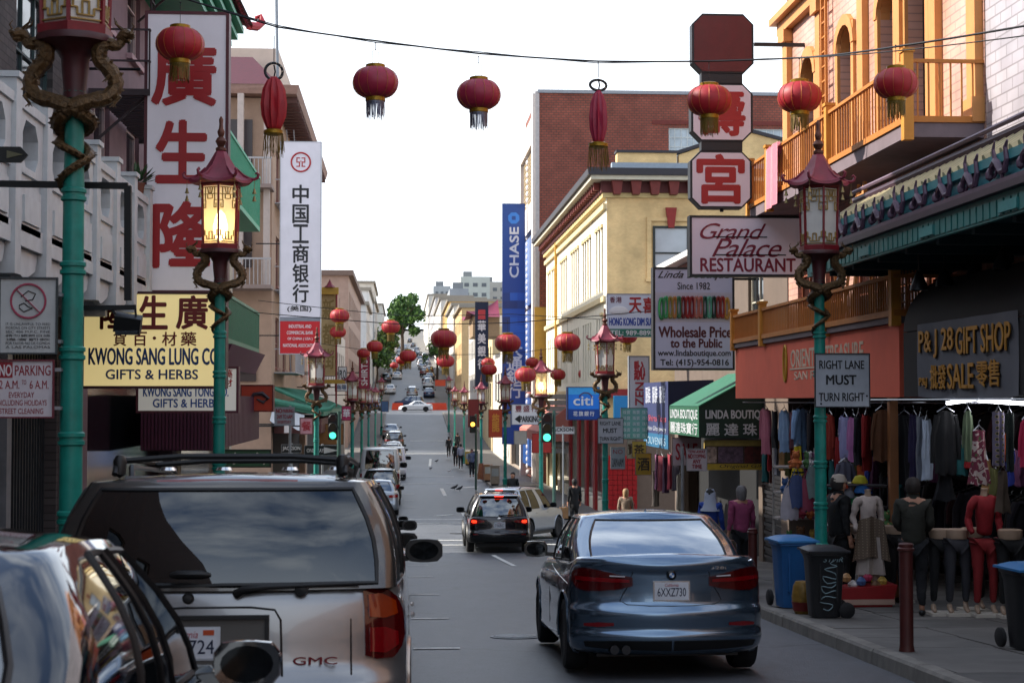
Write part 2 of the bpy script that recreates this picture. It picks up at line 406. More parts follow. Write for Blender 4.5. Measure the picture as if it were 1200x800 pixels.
# cross street at the corner and the one at the bottom of the hill
for (ya, yb) in ((51.5, 64.5), (206, 228)):
    kind(strip([-60, LK - .001], [ya, (ya + yb) / 2, yb], .01).build('side_road', ASPH, smooth=False), 'structure')
    kind(strip([5.051, 60], [ya, (ya + yb) / 2, yb], .01).build('side_road', ASPH, smooth=False), 'structure')
CONC = M('#65615d', .85, 0, .22, 2.2, .25, dirt=.5)
CONC2 = M('#585552', .85, 0, .22, 2.6, .25, dirt=.6)
KERB = M('#7b766f', .85, 0, .25, 4, .3, dirt=.6)
def pavement(x0f, x1f, ya, yb, side, slabs, name='pavement'):
    root = kind(strip(lambda y: [x0f(y), x1f(y)], [ya + (yb - ya) * i / 24 for i in range(25)], .125).build(name, M('#2d2b29', .9), smooth=False), 'structure')
    # kerb stones
    n = int((yb - ya) / 1.5)
    kx = (lambda y: x0f(y)) if side > 0 else (lambda y: x1f(y))
    if n < 90:
        for i in range(n):
            y0 = ya + (yb - ya) * i / n; y1 = ya + (yb - ya) * (i + 1) / n - .02; mb = MB(); j = R.uniform(-.006, .006)
            s = side; v = []
            for (y) in (y0, y1):
                a = kx(y) + j - .02 * s; b = kx(y) + .15 * s
                v += [(a, y, gz(y) - .05), (a + .01 * s, y, gz(y) + .12), (a + .03 * s, y, gz(y) + .148), (b, y, gz(y) + .15), (b, y, gz(y) - .05)]
            mb.add(v, [(0, 1, 6, 5), (1, 2, 7, 6), (2, 3, 8, 7), (3, 4, 9, 8), (4, 3, 2, 1, 0), (5, 6, 7, 8, 9)]); mb.build('kerb_stone', KERB, root, smooth=False, fix=True)
    else:
        mb = MB()
        for s0 in range(40):
            y0 = ya + (yb - ya) * s0 / 40; y1 = ya + (yb - ya) * (s0 + 1) / 40
            a0, a1 = kx(y0), kx(y1); v = [(a0 - .02 * side, y0, gz(y0) - .05), (a0 - .02 * side, y0, gz(y0) + .15), (a0 + .15 * side, y0, gz(y0) + .15), (a1 - .02 * side, y1, gz(y1) - .05), (a1 - .02 * side, y1, gz(y1) + .15), (a1 + .15 * side, y1, gz(y1) + .15)]
            mb.add(v, [(0, 1, 4, 3), (1, 2, 5, 4)])
        mb.build('kerb', KERB, root, smooth=False)
    if slabs:
        w = slabs; ny = int((yb - ya) / w); 
        for j in range(ny):
            y0 = ya + j * w; y1 = y0 + w - .02
            xa = x0f(y0) + (.17 if side > 0 else 0); xb = x1f(y0) - (.17 if side < 0 else 0); nx = max(2, round((xb - xa) / w))
            for i in range(nx):
                a = xa + (xb - xa) * i / nx; b = xa + (xb - xa) * (i + 1) / nx - .02; dz = R.uniform(.144, .151)
                v = [(x, y, gz(y) + z) for z in (.12, dz) for y in (y0, y1) for x in (a, b)]
                MB().add(v, [(4, 5, 7, 6), (0, 1, 5, 4), (2, 6, 7, 3), (0, 4, 6, 2), (1, 3, 7, 5)]).build('paving_slab', CONC if R.random() < .8 else CONC2, root, smooth=False)
    else:
        strip(lambda y: [x0f(y) + (.16 if side > 0 else 0), x1f(y) - (.16 if side < 0 else 0)], [ya + (yb - ya) * i / 30 for i in range(31)], .147).build('paving', CONC, root, smooth=False)
    return root
pavement(lambda y: kerbx(y), lambda y: 10.2, 11, 50, 1, 1.15)
pavement(lambda y: -5.0, lambda y: LK, 5, 50, -1, 0)
pavement(lambda y: 5.05, lambda y: 8.3, 65.5, 205, 1, 0)
pavement(lambda y: -5.0, lambda y: LK, 65.5, 205, -1, 0)
# markings: thin sheets of worn paint on the road
PAINT = M('#d0d0cc', .7, 0, .3, 14, .1, dirt=.6)
mk = MB()
def mark(x0, y0, x1, y1, w=.12, root=None):
    n = max(1, int(abs(y1 - y0) / 2)); d = Vector((x1 - x0, y1 - y0)); p = Vector((-d.y, d.x)).normalized() * w / 2; m_ = MB()
    for i in range(n + 1):
        t = i / n; x = x0 + d.x * t; y = y0 + d.y * t
        m_.v += [(x - p.x, y - p.y, gz(y - p.y) + .012), (x + p.x, y + p.y, gz(y + p.y) + .012)]
    for i in range(n): m_.f.append((2 * i, 2 * i + 1, 2 * i + 3, 2 * i + 2)); m_.m.append(0)
    return m_.build('road_marking', PAINT, ROAD, smooth=False)
ROAD = bpy.data.objects['road']
for y in (17.5, 21.8, 27.2, 33.2, 39): mark(.12, y, .62, y, .11)
for y in (50.4, 52.9, 63.2, 65.9): mark(-1.9, y, 4.9, y, .3)
for y in (74, 80, 86): mark(0.1, y, .6, y, .15)
mark(-.1, 98, 3.4, 98, .35); mark(-.1, 108, 3.4, 108, .35); mark(-.1, 150, 4.2, 150, .5); mark(.8, 166, 4.2, 166, .5)
mark(2.62, 38, 2.5, 46.5, .12); mark(2.2, 84, 2.2, 92, .2); mark(2.1, 126, 2.4, 140, .2); mark(2.6, 66.5, 2.6, 70, .16); mark(1.4, 68, 2.1, 69, .3); mark(3.5, 93, 4.3, 94, .4)
mark(3.6, 54, 4.5, 57, .4)
# asphalt repair patches, cast covers
for (x0, x1, y0, y1, c) in ((2.4, 4.4, 26.5, 28, '#484a4e'),):
    strip([x0, x1], [y0, (y0 + y1) / 2, y1], .006).build('repair_patch', M(c, .7, 0, .25, 7, .2), ROAD, smooth=False)
for (pts) in (((-.1, 24.5), (1.4, 24.2), (2.5, 24.9), (4.6, 24.4)), ((2.2, 66), (1.9, 76), (2.4, 90), (2.0, 110))):
    q = MB(); Z = []
    for (a, b) in zip(pts, pts[1:]):
        for k in range(6): u = k / 6; Z.append((a[0] + (b[0] - a[0]) * u + R.uniform(-.06, .06), a[1] + (b[1] - a[1]) * u))
    for (x, y) in Z: w = R.uniform(.004, .013); q.v += [(x - w, y - w, gz(y) + .009), (x + w, y + w, gz(y) + .009)]
    for i in range(len(Z) - 1): q.f.append((2 * i, 2 * i + 1, 2 * i + 3, 2 * i + 2)); q.m.append(0)
    q.build('tar_seam', M('#26282b', .45, 0, .2, 9), ROAD, smooth=False)
def cover(x, y, r, mat, z=.01):
    t = thing('manhole_cover', 'round cast iron cover in the road beside the silver blue sedan', 'manhole cover', (x, y, gz(y) + z)); t.rotation_euler = (-.058, 0, 0)
    MB().lathe([(r, -.02), (r, 0), (r - .035, .001), (r - .035, -.008), (r - .05, -.008), (r - .05, .0), (0, .001)], 32).build('lid', mat, t, smooth=False)
    rb = MB()
    for i in range(-4, 5):
        h = sqrt(max(0, (r - .06) ** 2 - (i * .05) ** 2))
        rb.box(-h, h, i * .05 - .012, i * .05 + .012, .001, .007)
    rb.build('rib', M('#8c9298', .4, .7, .3, 20), t, smooth=False)
    return t
cover(1.32, 18.9, .3, M('#5d6368', .45, .7, .3, 20))
t = cover(2.0, 57, .35, M('#3c3c3c', .6, .4, .3, 20)); t['label'] = 'round iron cover in the cross street beyond the dark suv'

# ================= dragon lamp posts =================
TEAL = M('#178577', .42, 0, .2, 7, .2, dirt=.5)
GOLD = M('#5d4629', .42, .45, .55, 34, .9, dirt=.35)
RED = M('#7a1420', .5, 0, .2, 8, dirt=.2)
ROOFRED = M('#7c2238', .5, 0, .2, 9, .2, dirt=.25)
LGLASS = M('#cfccc6', .35, 0, .12, 3, spec=.6, dirt=.15)
LIT = M('#e6d3a4', .4, 0, .1, 3, emit=.24, alpha=.6)
FLAME = M('#ffe2a0', .4, 0, 0, emit=14)
def lamp_post(lit):
    t = thing('street_lamp', 'x', 'street lamp')
    p = MB(); prof = [(.15, 0), (.17, .02), (.17, .1), (.12, .16), (.12, .7), (.14, .74), (.14, .8), (.085, .86)]
    z = .86
    for zr in (1.35, 1.9, 2.5, 3.1, 3.62):
        w = .084 - .003 * zr; prof += [(w, zr - .05), (w + .016, zr - .04), (w + .016, zr - .015), (w + .004, zr - .01), (w + .004, zr + .01), (w + .016, zr + .015), (w + .016, zr + .04), (w, zr + .05)]
    prof += [(.068, 3.9), (.068, 4.3), (.08, 4.35)]
    p.lathe(prof, 20); p.build('pole', TEAL, t)
    # neck
    MB().lathe([(.085, 4.3), (.08, 4.36), (.095, 4.5), (.10, 4.58), (.13, 4.63), (.24, 4.68), (.28, 4.69), (.28, 4.72), (.27, 4.74)], 12).build('neck', M('#43141a', .5, 0, .2, 8, dirt=.3), t)
    # two dragons: bodies cross on the pole, heads turned outwards under the lantern
    for sg in (-1, 1):
        pts = []; rad = []
        P = [(.34, -.05, 4.72), (.31, -.07, 4.67), (.25, -.08, 4.68), (.20, -.09, 4.66), (.18, -.08, 4.58), (.23, -.06, 4.52), (.285, -.05, 4.45), (.29, -.05, 4.37), (.24, -.08, 4.30), (.14, -.11, 4.27), (.0, -.135, 4.22)]
        for q in P: pts.append(Vector((q[0] * sg, q[1], q[2])))
        a0 = -pi / 2
        for k in range(1, 27):
            a = a0 - sg * k * pi / 9; zz = 4.22 - .62 * (k / 26) ** 1.0 * (1 if sg > 0 else .7); rr = .115 - .025 * k / 26
            pts.append(Vector((rr * cos(a), rr * sin(a), zz)))
        # smooth
        Q = []
        for i in range(len(pts) - 1):
            a, b, c, d = pts[max(0, i - 1)], pts[i], pts[i + 1], pts[min(len(pts) - 1, i + 2)]
            for u in (0, .5):
                Q.append(.5 * ((2 * b) + (c - a) * u + (2 * a - 5 * b + 4 * c - d) * u * u + (3 * b - a - 3 * c + d) * u ** 3))
        n = len(Q); rad = [.028 + .026 * min(1, i / 6) if i < 24 else max(.012, .054 - .042 * (i - 24) / (n - 24)) for i in range(n)]
        rad = [r * (1 + .14 * (i % 2)) for i, r in enumerate(rad)]
        d = MB(); d.tube(Q, rad, 8)
        for i in range(4, n - 8, 2):   # spine plates
            tdir = (Q[min(i + 1, n - 1)] - Q[i - 1]).normalized(); o = Vector((Q[i].x, Q[i].y, 0)); o = (o.normalized() if o.length > .01 else Vector((0, -1, 0))); nn = (o - tdir * o.dot(tdir)).normalized()
            b_ = Q[i] + nn * rad[i] * .8; s = tdir.cross(nn) * .008; e = tdir * .02
            d.add([b_ - e - s, b_ + e - s, b_ + e + s, b_ - e + s, b_ + nn * .035], [(0, 1, 4), (1, 2, 4), (2, 3, 4), (3, 0, 4)])
        dr = d.build('dragon', GOLD, t)
        h = MB(); hc = Vector((.35 * sg, -.06, 4.74))
        h.tube([hc + Vector(v) for v in ((-.04 * sg, 0, -.03), (0, 0, 0), (.03 * sg, -.02, .01), (.06 * sg, -.05, -.005), (.07 * sg, -.08, .01))], [.03, .05, .042, .03, .015], 8)
        h.tube([hc + Vector(v) for v in ((.0, 0, -.02), (.04 * sg, -.03, -.04), (.05 * sg, -.07, -.045))], [.03, .022, .01], 6)
        for q in (-.02, .02):
            h.tube([hc + Vector((-.0 * sg, q, .04)), hc + Vector((-.05 * sg, q * 1.8, .08)), hc + Vector((-.06 * sg, q * 2.2, .12))], [.012, .009, .003], 5)
        h.tube([hc + Vector((.06 * sg, -.05, .02)), hc + Vector((.08 * sg, -.06, .06)), hc + Vector((.06 * sg, -.05, .09))], [.008, .006, .003], 5)
        h.build('dragon_head', GOLD, dr)
        l_ = MB()
        for (zz, xx) in ((4.54, .22), (4.36, .27)):
            l_.tube([(xx * sg, -.06, zz), ((xx + .06) * sg, -.09, zz - .06), ((xx + .02) * sg, -.10, zz - .11)], [.022, .016, .012], 6)
            for q in (-.025, 0, .025): l_.tube([((xx + .02) * sg, -.10, zz - .11), ((xx + .02 + q) * sg, -.13, zz - .14)], [.008, .003], 4)
        l_.build('dragon_leg', GOLD, dr)
    # lantern: six-sided glass case
    def hexp(r, ph=pi / 6): return [(r * cos(ph + k * pi / 3), r * sin(ph + k * pi / 3)) for k in range(6)]
    lan = MB(); lan.lathe([(.27, 4.74), (.275, 4.80), (.25, 4.81)], 6, ph=pi / 6); lt_ = MB(); lt_.lathe([(.25, 5.56), (.285, 5.58), (.285, 5.62), (.1, 5.63)], 6, ph=pi / 6)
    lf = lan.build('lantern_frame', RED, t, smooth=False); lt_.build('lantern_top', RED, t, smooth=False)
    b0 = hexp(.242); b1 = hexp(.262); f = MB()
    for k in range(6): f.bar((*b0[k], 4.79), (*b1[k], 5.58), .026, .026)
    f.build('post', RED, lf, smooth=False)
    for k in range(6):
        a, b = Vector((*b0[k], 4.81)), Vector((*b0[(k + 1) % 6], 4.81)); c, d_ = Vector((*b1[(k + 1) % 6], 5.57)), Vector((*b1[k], 5.57)); s = .96
        q = [v * 1 for v in (a, b, c, d_)]; q = [Vector((v.x * s, v.y * s, v.z)) for v in q]; o = [Vector((v.x * .93, v.y * .93, v.z)) for v in (a, b, c, d_)]
        MB().add(q + o, [(0, 1, 2, 3), (7, 6, 5, 4), (0, 4, 5, 1), (2, 6, 7, 3), (1, 5, 6, 2), (3, 7, 4, 0)]).build('glass_pane', LIT if lit else LGLASS, lf, smooth=False)
        g = MB(); u = (b - a).normalized(); nrm = Vector(((a.x + b.x) / 2, (a.y + b.y) / 2, 0)).normalized() * .004; W_ = (b - a).length
        def P2(x, z, top=True):   # x -1..1 across the pane
            base = (a + b) / 2 if not top else (c + d_) / 2; zz = z
            return base + u * x * W_ * .5 + Vector((0, 0, zz)) + nrm
        for (x0, z0, x1, z1) in ((-.9, -.03, .9, -.03), (-.9, -.12, .9, -.12), (-.9, -.2, -.55, -.2), (.55, -.2, .9, -.2), (-.55, -.2, -.55, -.3), (.55, -.2, .55, -.3), (-.8, -.3, -.55, -.3), (.55, -.3, .8, -.3), (-.8, -.3, -.8, -.24), (.8, -.3, .8, -.24), (-.3, -.12, -.3, -.18), (.3, -.12, .3, -.18), (-.3, -.18, .3, -.18), (-.6, -.03, -.6, -.2), (.6, -.03, .6, -.2), (0, -.03, 0, -.12), (-.35, -.03, -.15, -.12), (.35, -.03, .15, -.12)):
            g.bar(P2(x0, z0), P2(x1, z1), .014, .01)
        for (x0, z0, x1, z1) in ((-.9, .02, .9, .02), (-.9, .1, -.5, .1), (.5, .1, .9, .1), (-.5, .1, -.5, .05), (.5, .1, .5, .05), (-.5, .05, .5, .05), (-.2, .05, -.2, .15), (.2, .05, .2, .15), (-.2, .15, .2, .15), (-.75, .1, -.75, .17), (.75, .1, .75, .17), (-.9, .17, -.75, .17), (.75, .17, .9, .17)):
            g.bar(P2(x0, z0, False), P2(x1, z1, False), .016, .01)
        g.build('fretwork', M('#9a7d45', .5, .4, .3, 20), lf, smooth=False)
    if lit:
        MB().lathe([(.01, 4.86), (.07, 4.9), (.1, 5.04), (.06, 5.2), (.01, 5.26)], 10).build('bulb', FLAME, lf)
    # flared tiled roof with six ridges ending in curls
    rf = MB(); NS = 48; prof = [(.40, 5.60), (.385, 5.64), (.30, 5.70), (.21, 5.80), (.13, 5.93), (.075, 6.03), (.05, 6.05)]
    bi = len(rf.v)
    for i, (r, z) in enumerate(prof):
        for k in range(NS):
            a = 2 * pi * k / NS + pi / 6; c6 = abs(((k % 8) - 4) / 4)   # 1 on a ridge, 0 mid-side
            rr = r * (cos(pi / 6) / cos((abs((k % 8) - 4) / 4) * pi / 6) if True else 1) * 1.0
            rr = r * (.87 / cos(c6 * pi / 6)) * (1.0 + (.06 * c6 if i < 3 else 0)); rr *= 1 - .018 * (k % 2); zz = z + (.05 * c6 ** 3 if i < 2 else 0)
            rf.v.append((rr * cos(a + pi / 6), rr * sin(a + pi / 6), zz))
    for i in range(len(prof) - 1):
        for k in range(NS): rf.f.append((i * NS + k, i * NS + (k + 1) % NS, (i + 1) * NS + (k + 1) % NS, (i + 1) * NS + k)); rf.m.append(0)
    rf.f.append(tuple(reversed(range(NS)))); rf.m.append(0)
    roof = rf.build('roof', ROOFRED, t, ang=25)
    for k in range(6):
        a = k * pi / 3 + pi / 6 + pi / 6 - pi / 6; a = pi / 6 + pi / 6 + k * pi / 3; ca, sa = cos(a), sin(a)
        c = MB(); pp = [(.2, 5.82), (.3, 5.725), (.38, 5.68), (.44, 5.67), (.48, 5.69), (.495, 5.735), (.47, 5.76), (.45, 5.74)]
        c.tube([(r * ca, r * sa, z) for r, z in pp], [.012, .016, .02, .022, .022, .02, .016, .01], 6); c.build('eave_curl', ROOFRED, roof)
        if k % 2 == 0 or True:
            bl = MB()
            for zz in (5.50, 5.40):
                bl.lathe([(.006, zz + .05), (.012, zz + .045), (.018, zz + .01), (.03, zz - .02), (.001, zz - .015)], 8, c=(.44 * ca, .44 * sa, 0))
            bl.tube([(.44 * ca, .44 * sa, 5.67), (.44 * ca, .44 * sa, 5.42)], .003, 4); bl.build('bell', M('#8a7a52', .4, .7, .2, 20), roof)
    MB().lathe([(.05, 6.03), (.07, 6.05), (.07, 6.08), (.04, 6.1), (.055, 6.13), (.075, 6.17), (.055, 6.21), (.03, 6.23), (.045, 6.27), (.05, 6.3), (.03, 6.34), (.024, 6.4), (.03, 6.46), (.01, 6.5)], 12).build('finial', M('#5d3528', .5, .3, .3, 14), t)
    return t
LP_UNLIT = lamp_post(False); LP_LIT = lamp_post(True)
used = {'u': 0, 'l': 0}
lamps = [  # measured px of the post, Y, lit, label
 (84, 11.6, 0, 'nearest dragon street lamp on the left, its lantern cut off at the top'),
 (257, 21.5, 1, 'dragon street lamp glowing yellow in front of the tall white chinese sign'),
 (961, 21.3, 0, 'big dragon street lamp on the right kerb carrying the near right lane sign'),
 (709, 43.0, 0, 'dragon street lamp before the yellow building carrying the far right lane sign'),
 (634, 60.0, 1, 'lit dragon street lamp at the far right corner beside the green traffic light'),
 (371, 49.0, 0, 'dragon street lamp on the left just below the white and red bank sign'),
 (592, 82, 0, 'dragon street lamp on the right between the far corner lamp and the brown footed lamp'),
 (564, 101, 0, 'dragon street lamp on the right standing on a brown painted foot'),
 (544, 128, 0, 'small distant dragon street lamp on the right below the dark bank sign'),
 (533, 152, 0, 'distant dragon street lamp on the right, second from the far end of its row'),
 (526, 176, 0, 'farthest dragon street lamp of the right row'),
 (413, 74, 0, 'dragon street lamp on the left beside the red vertical shop banner'),
 (424, 92, 0, 'distant dragon street lamp on the left, second beyond the green awning'),
 (432, 112, 0, 'distant dragon street lamp on the left, third beyond the green awning'),
 (440, 140, 0, 'distant dragon street lamp on the left, fourth beyond the green awning'),
 (447, 172, 0, 'farthest dragon street lamp of the left row')]
for (px, Y, lit, lab) in lamps:
    x = at(px, 470, Y).x; src = LP_LIT if lit else LP_UNLIT
    if not used['l' if lit else 'u']: o = src; used['l' if lit else 'u'] = 1; o.location = (x, Y, gz(Y) + .14)
    else: o = dup(src, (x, Y, gz(Y) + .14))
    o.rotation_euler.z = R.uniform(-.1, .1) if Y > 40 else 0; o['label'] = lab; o['group'] = 'dragon street lamps along both kerbs'
    if px == 564:
        setmat(o, ['pole'], TEAL); MB().lathe([(.26, 0), (.24, .3), (.2, .5), (.16, .95), (.13, 1.0)], 14).build('painted_foot', M('#7d4a2c', .7, 0, .3, 12, dirt=.4), o)

# ================= red lanterns on wires =================
LRED = M('#a01624', .55, 0, .16, 4, .15, dirt=.1); LGOLD = M('#8c6c14', .4, .55, .25, 30); FRG = M('#6d5818', .6, .2, .35, 40)
LREDP = M('#961c3c', .5, 0, .14, 4, .15)
def lantern_proto(dangle, bodym=LRED):
    t = thing('red_lantern', 'x', 'lantern')   # origin at the wire, body centre 0.62 below
    zc = -.62; n = 28; b = MB(); prof = []
    for i in range(17):
        a = -pi / 2 + pi * i / 16; r = .355 * (abs(cos(a)) ** .72); z = zc + .245 * sin(a)
        prof.append((max(.12, r), z))
    b.lathe(prof, n, rib=.03); b.build('paper_shade', bodym, t, ang=60)
    rb = MB()
    for k in range(0, n, 2):
        a = 2 * pi * k / n
        rb.tube([(.36 * abs(cos(-pi / 2 + pi * i / 12)) ** .72 * cos(a), .36 * abs(cos(-pi / 2 + pi * i / 12)) ** .72 * sin(a), zc + .247 * sin(-pi / 2 + pi * i / 12)) for i in range(1, 12)], .003, 3)
    rb.build('rib', M('#b8762a', .5, .2), t)
    MB().lathe([(.125, zc + .225), (.15, zc + .23), (.15, zc + .275), (.125, zc + .285), (.10, zc + .28), (.1, zc + .26)], 20).build('top_cap', LGOLD, t)
    MB().lathe([(.125, zc - .225), (.155, zc - .23), (.155, zc - .29), (.14, zc - .3), (.1, zc - .28)], 20).build('bottom_cap', LGOLD, t)
    f = MB(); rr = random.Random(3)
    for k in range(64):
        a = 2 * pi * k / 64; r = .142; l_ = .26 + rr.uniform(-.06, .03); dx = rr.uniform(-.015, .015); p = Vector((r * cos(a), r * sin(a), zc - .28)); tn = Vector((-sin(a), cos(a), 0)) * .0045
        q = Vector((r * cos(a) + dx, r * sin(a) + dx, zc - .28 - l_)); o = Vector((cos(a), sin(a), 0)) * .003
        f.add([p - tn, p + tn, q + tn, q - tn, p - tn + o, p + tn + o, q + tn + o, q - tn + o], [(0, 1, 2, 3), (7, 6, 5, 4), (0, 4, 5, 1), (2, 6, 7, 3)])
    f.build('fringe', FRG if not dangle else M('#6f7488', .45, .5, .3, 30), t, smooth=False)
    w = MB(); w.tube([(0, 0, 0), (0, 0, -.12)], .006, 5)
    if dangle: w.tube([(.05, 0, -.14), (.055, 0, zc + .28)], .004, 4); w.tube([(-.05, 0, -.14), (-.055, 0, zc + .28)], .004, 4); w.tube([(-.05, 0, -.14), (0, 0, -.1), (.05, 0, -.14)], .004, 4)
    else: w.tube([(0, 0, -.12), (0, 0, zc + .28)], .004, 4)
    w.lathe([(.001, .012), (.016, 0), (.001, -.02)], 6)
    w.build('hanger', M('#23262c', .5, .5), t)
    return t
LA = lantern_proto(False); LB_ = lantern_proto(True, LREDP); lu = {}
def place_lantern(src, px, py, Y, wpx, lab, group):
    """px, py = centre of the shade, wpx = its measured width"""
    s = (wpx / FPX * Y) / .71; c = at(px, py, Y); loc = (c.x, c.y, c.z + .62 * s)
    if src.name not in lu: lu[src.name] = 1; o = src
    else: o = dup(src, loc)
    o.location = loc; o.scale = (s, s, s); o.rotation_euler.z = R.uniform(0, .5); o['label'] = lab; o['group'] = group
    return loc
G1 = 'red lanterns on the nearest wire'
near = [place_lantern(LA, 211, 52, 24.6, 56, 'red lantern over the first character of the tall white chinese sign', G1),
 place_lantern(LB_, 440, 97, 24.6, 54, 'purplish red lantern with silver fringe, left of the two against the open sky', G1),
 place_lantern(LB_, 561, 111, 24.6, 52, 'purplish red lantern with silver fringe, right of the two against the open sky', G1),
 place_lantern(LA, 831, 118, 24.6, 53, 'red lantern just in front of the upper octagonal chinese sign', G1),
 place_lantern(LA, 937, 114, 24.6, 53, 'red lantern between the octagonal sign and the orange balcony', G1),
 place_lantern(LA, 1050, 98, 19.5, 53, 'red lantern before the orange balcony corner post', G1)]
# two collapsed lanterns: ring, bundled shade, cap, fringe
def torn_lantern(px, py, lab, wd):
    c = at(px, py, 24.6); t = thing('collapsed_lantern', lab, 'lantern', (c.x, c.y, c.z), group=G1)
    MB().tube([(.13 * cos(a * pi / 10), .03 * cos(a * pi / 10), .0 + .13 * wd[1] * sin(a * pi / 10)) for a in range(20)], .022, 6, closed=True).build('ring', M('#1d2024', .4, .6), t)
    hs = MB()
    for k in range(10):
        a = k * pi / 5; hs.lathe([(.001, .01), (.014, 0), (.001, -.01)], 6, c=(.13 * cos(a), -.02, .13 * wd[1] * sin(a)))
    hs.build('ring_bead', M('#c8c0a0', .3, .5), t)
    b = MB(); n = 22; prof = [(.03, -.08), (.08, -.14), (.13, -.28), (.15, -.5), (.14, -.68), (.10, -.82), (.07, -.9)]
    b.lathe([(r * wd[0], z) for r, z in prof], n, rib=.28); b.build('folded_shade', LRED if wd[0] > 1 else LREDP, t, ang=80)
    MB().lathe([(.1, -.88), (.15, -.9), (.15, -.95), (.1, -.97)], 16).build('bottom_cap', LGOLD, t)
    f = MB(); rr = random.Random(5)
    for k in range(46):
        a = 2 * pi * k / 46; p = Vector((.14 * cos(a), .14 * sin(a), -.94)); q = p + Vector((rr.uniform(-.03, .03), rr.uniform(-.02, .02), -.3 + rr.uniform(-.08, .06)))
        f.bar(p, q, .008, .004)
    f.build('fringe', FRG, t, smooth=False)
    hh = MB(); hh.tube([(0, 0, .12), (0, 0, .36 if wd[0] < 1 else .55)], .008, 5); hh.tube([(0, 0, .1), (.02, 0, .0), (0, 0, -.1)], .012, 5); hh.build('hanger', M('#23262c', .5, .5), t)
torn_lantern(321, 84, 'collapsed red lantern with a bare ring, hanging left below the vertical pole', (1.35, 1.0))
torn_lantern(701, 100, 'thin collapsed red lantern with gold fringe in front of the brick building', (.95, .62))
WIRE = M('#15171b', .6, .3, 0)
def wire(pts, lab, r=.014, name='overhead_wire', mat=None):
    mb = MB(); Q = [Vector(p) for p in pts]; C = []
    for i in range(len(Q) - 1):
        n = 10
        for k in range(n):
            t = k / n; p = Q[i].lerp(Q[i + 1], t); C.append(p - Vector((0, 0, .12 * t * (1 - t) * (Q[i + 1] - Q[i]).length * .12)))
    C.append(Q[-1]); mb.tube(C, r, 5)
    return tag(mb.build(name, mat or WIRE), lab, 'wire', 'wires strung across the street')
w0 = at(-40, -70, 24.6)
wire([at(110, -30, 24.6), at(211, -3, 24.6), at(325, 32, 24.6), at(440, 48, 24.6), at(561, 63, 24.6), at(700, 72, 24.6), at(831, 72, 24.6), at(937, 68, 24.0), at(1050, 55, 19.5), at(1260, 20, 17)], 'black wire that carries the nearest row of red lanterns')
wire([at(110, -34, 24.7), at(325, 30, 24.7), at(440, 50, 24.7), at(561, 61, 24.7), at(700, 74, 24.7), at(900, 69, 24.7), at(1050, 60, 19.5), at(1260, 34, 17)], 'thin second wire just above the nearest lantern wire', .008)
G2 = 'small red lanterns further down the street'
far_l = [(458, 383, 22, 58, 'single red lantern against the green tree'), (520, 397, 31, 44, 'larger red lantern of the stacked pair left of the dark blue bank sign'), (522, 423, 21, 62, 'smaller lantern directly under the larger one left of the dark bank sign'),
 (595, 402, 31, 44, 'big red lantern in front of the tall blue bank banner'), (665, 401, 31, 44, 'big red lantern in front of the pale yellow facade left of the dark lamp'), (735, 394, 24, 50, 'red lantern right of the dragon lamp before the yellow wall'),
 (794, 387, 25, 47, 'red lantern before the boutique sign with bangles'), (439, 406, 19, 74, 'lantern second from left under the white buildings'), (426, 414, 16, 84, 'lantern just above the red vertical banner'),
 (478, 417, 20, 74, 'lantern above the middle of the street'), (471, 422, 14, 98, 'tiny lantern half hidden behind the one over mid street'), (573, 433, 19, 76, 'lantern low in front of the dark bank sign edge'), (572, 425, 16, 90, 'lantern peeking out above another beside the dark bank sign'),
 (616, 439, 25, 56, 'large low lantern left of the lit far lamp'), (624, 425, 17, 84, 'lantern between the blue banner and the lit far lamp'), (654, 439, 18, 78, 'lantern right of the lit far lamp'),
 (677, 422, 15, 94, 'small lantern on the yellow facade above two others'), (687, 438, 19, 76, 'lantern between the lit lamp and the dark dragon lamp'), (721, 415, 15, 94, 'small lantern touching the dark dragon lamp'),
 (398, 370, 23, 56, 'upper lantern of the pair hanging right of the bank sign'), (396, 389, 19, 66, 'lower lantern of the pair hanging right of the bank sign'), (371, 403, 15, 90, 'small lantern just above the left far dragon lamp'),
 (364, 411, 14, 92, 'small lantern left of the far dragon lamp top'), (462, 498 - 70, 10, 130, 'very small far lantern left of the lantern over mid street')]
for (px, py, w, Y, lab) in far_l: place_lantern(LA, px, py, Y, w, lab, G2)
for (Y, ya, yb, lab) in ((44, 362, 366, 'wire holding the big middle lanterns'), (56, 352, 384, 'wire behind the big middle lanterns'), (76, 398, 412, 'wire of the third lantern row')):
    wire([at(472 - 5 * FPX / Y, ya, Y), at(472, ya + 18, Y), at(600, ya + 16, Y), at(472 + 8.2 * FPX / Y, yb - 8, Y)], lab, .012)
# ================= cars =================
TYRE = M('#17171a', .85, 0, .15, 20); RIM = M('#8d9299', .3, .9, .1, 10); BLK = M('#0c0d0f', .5, 0, .1, 8); BLKG = M('#0a0b0d', .18, 0, 0, coat=.6)
CHROME = M('#c9ccd0', .15, 1, 0); LAMPR = M('#7a0710', .12, 0, .15, 12, coat=1); LAMPRD = M('#4a0408', .12, 0, .15, 12, coat=1); LAMPA = M('#8a2e08', .12, 0, .15, 12, coat=1); LAMPW = M('#c8cdd2', .15, 0, .1, 12, coat=1)
BRK = M('#ff3018', .3, 0, 0, emit=1.6); PLATE = M('#c9ced6', .45, 0, .08, 8); CARGL = glass_mat('#39424c', .55, .16); SEAT = M('#26282c', .8, 0, .1)
def interp(tab, x):
    if x <= tab[0][0]: return tab[0][1]
    for (a, b), (c, d) in zip(tab, tab[1:]):
        if x <= c:
            t = (x - a) / (c - a); t = t * t * (3 - 2 * t) if len(tab[0]) > 2 else t; return b + (d - b) * t
    return tab[-1][1]
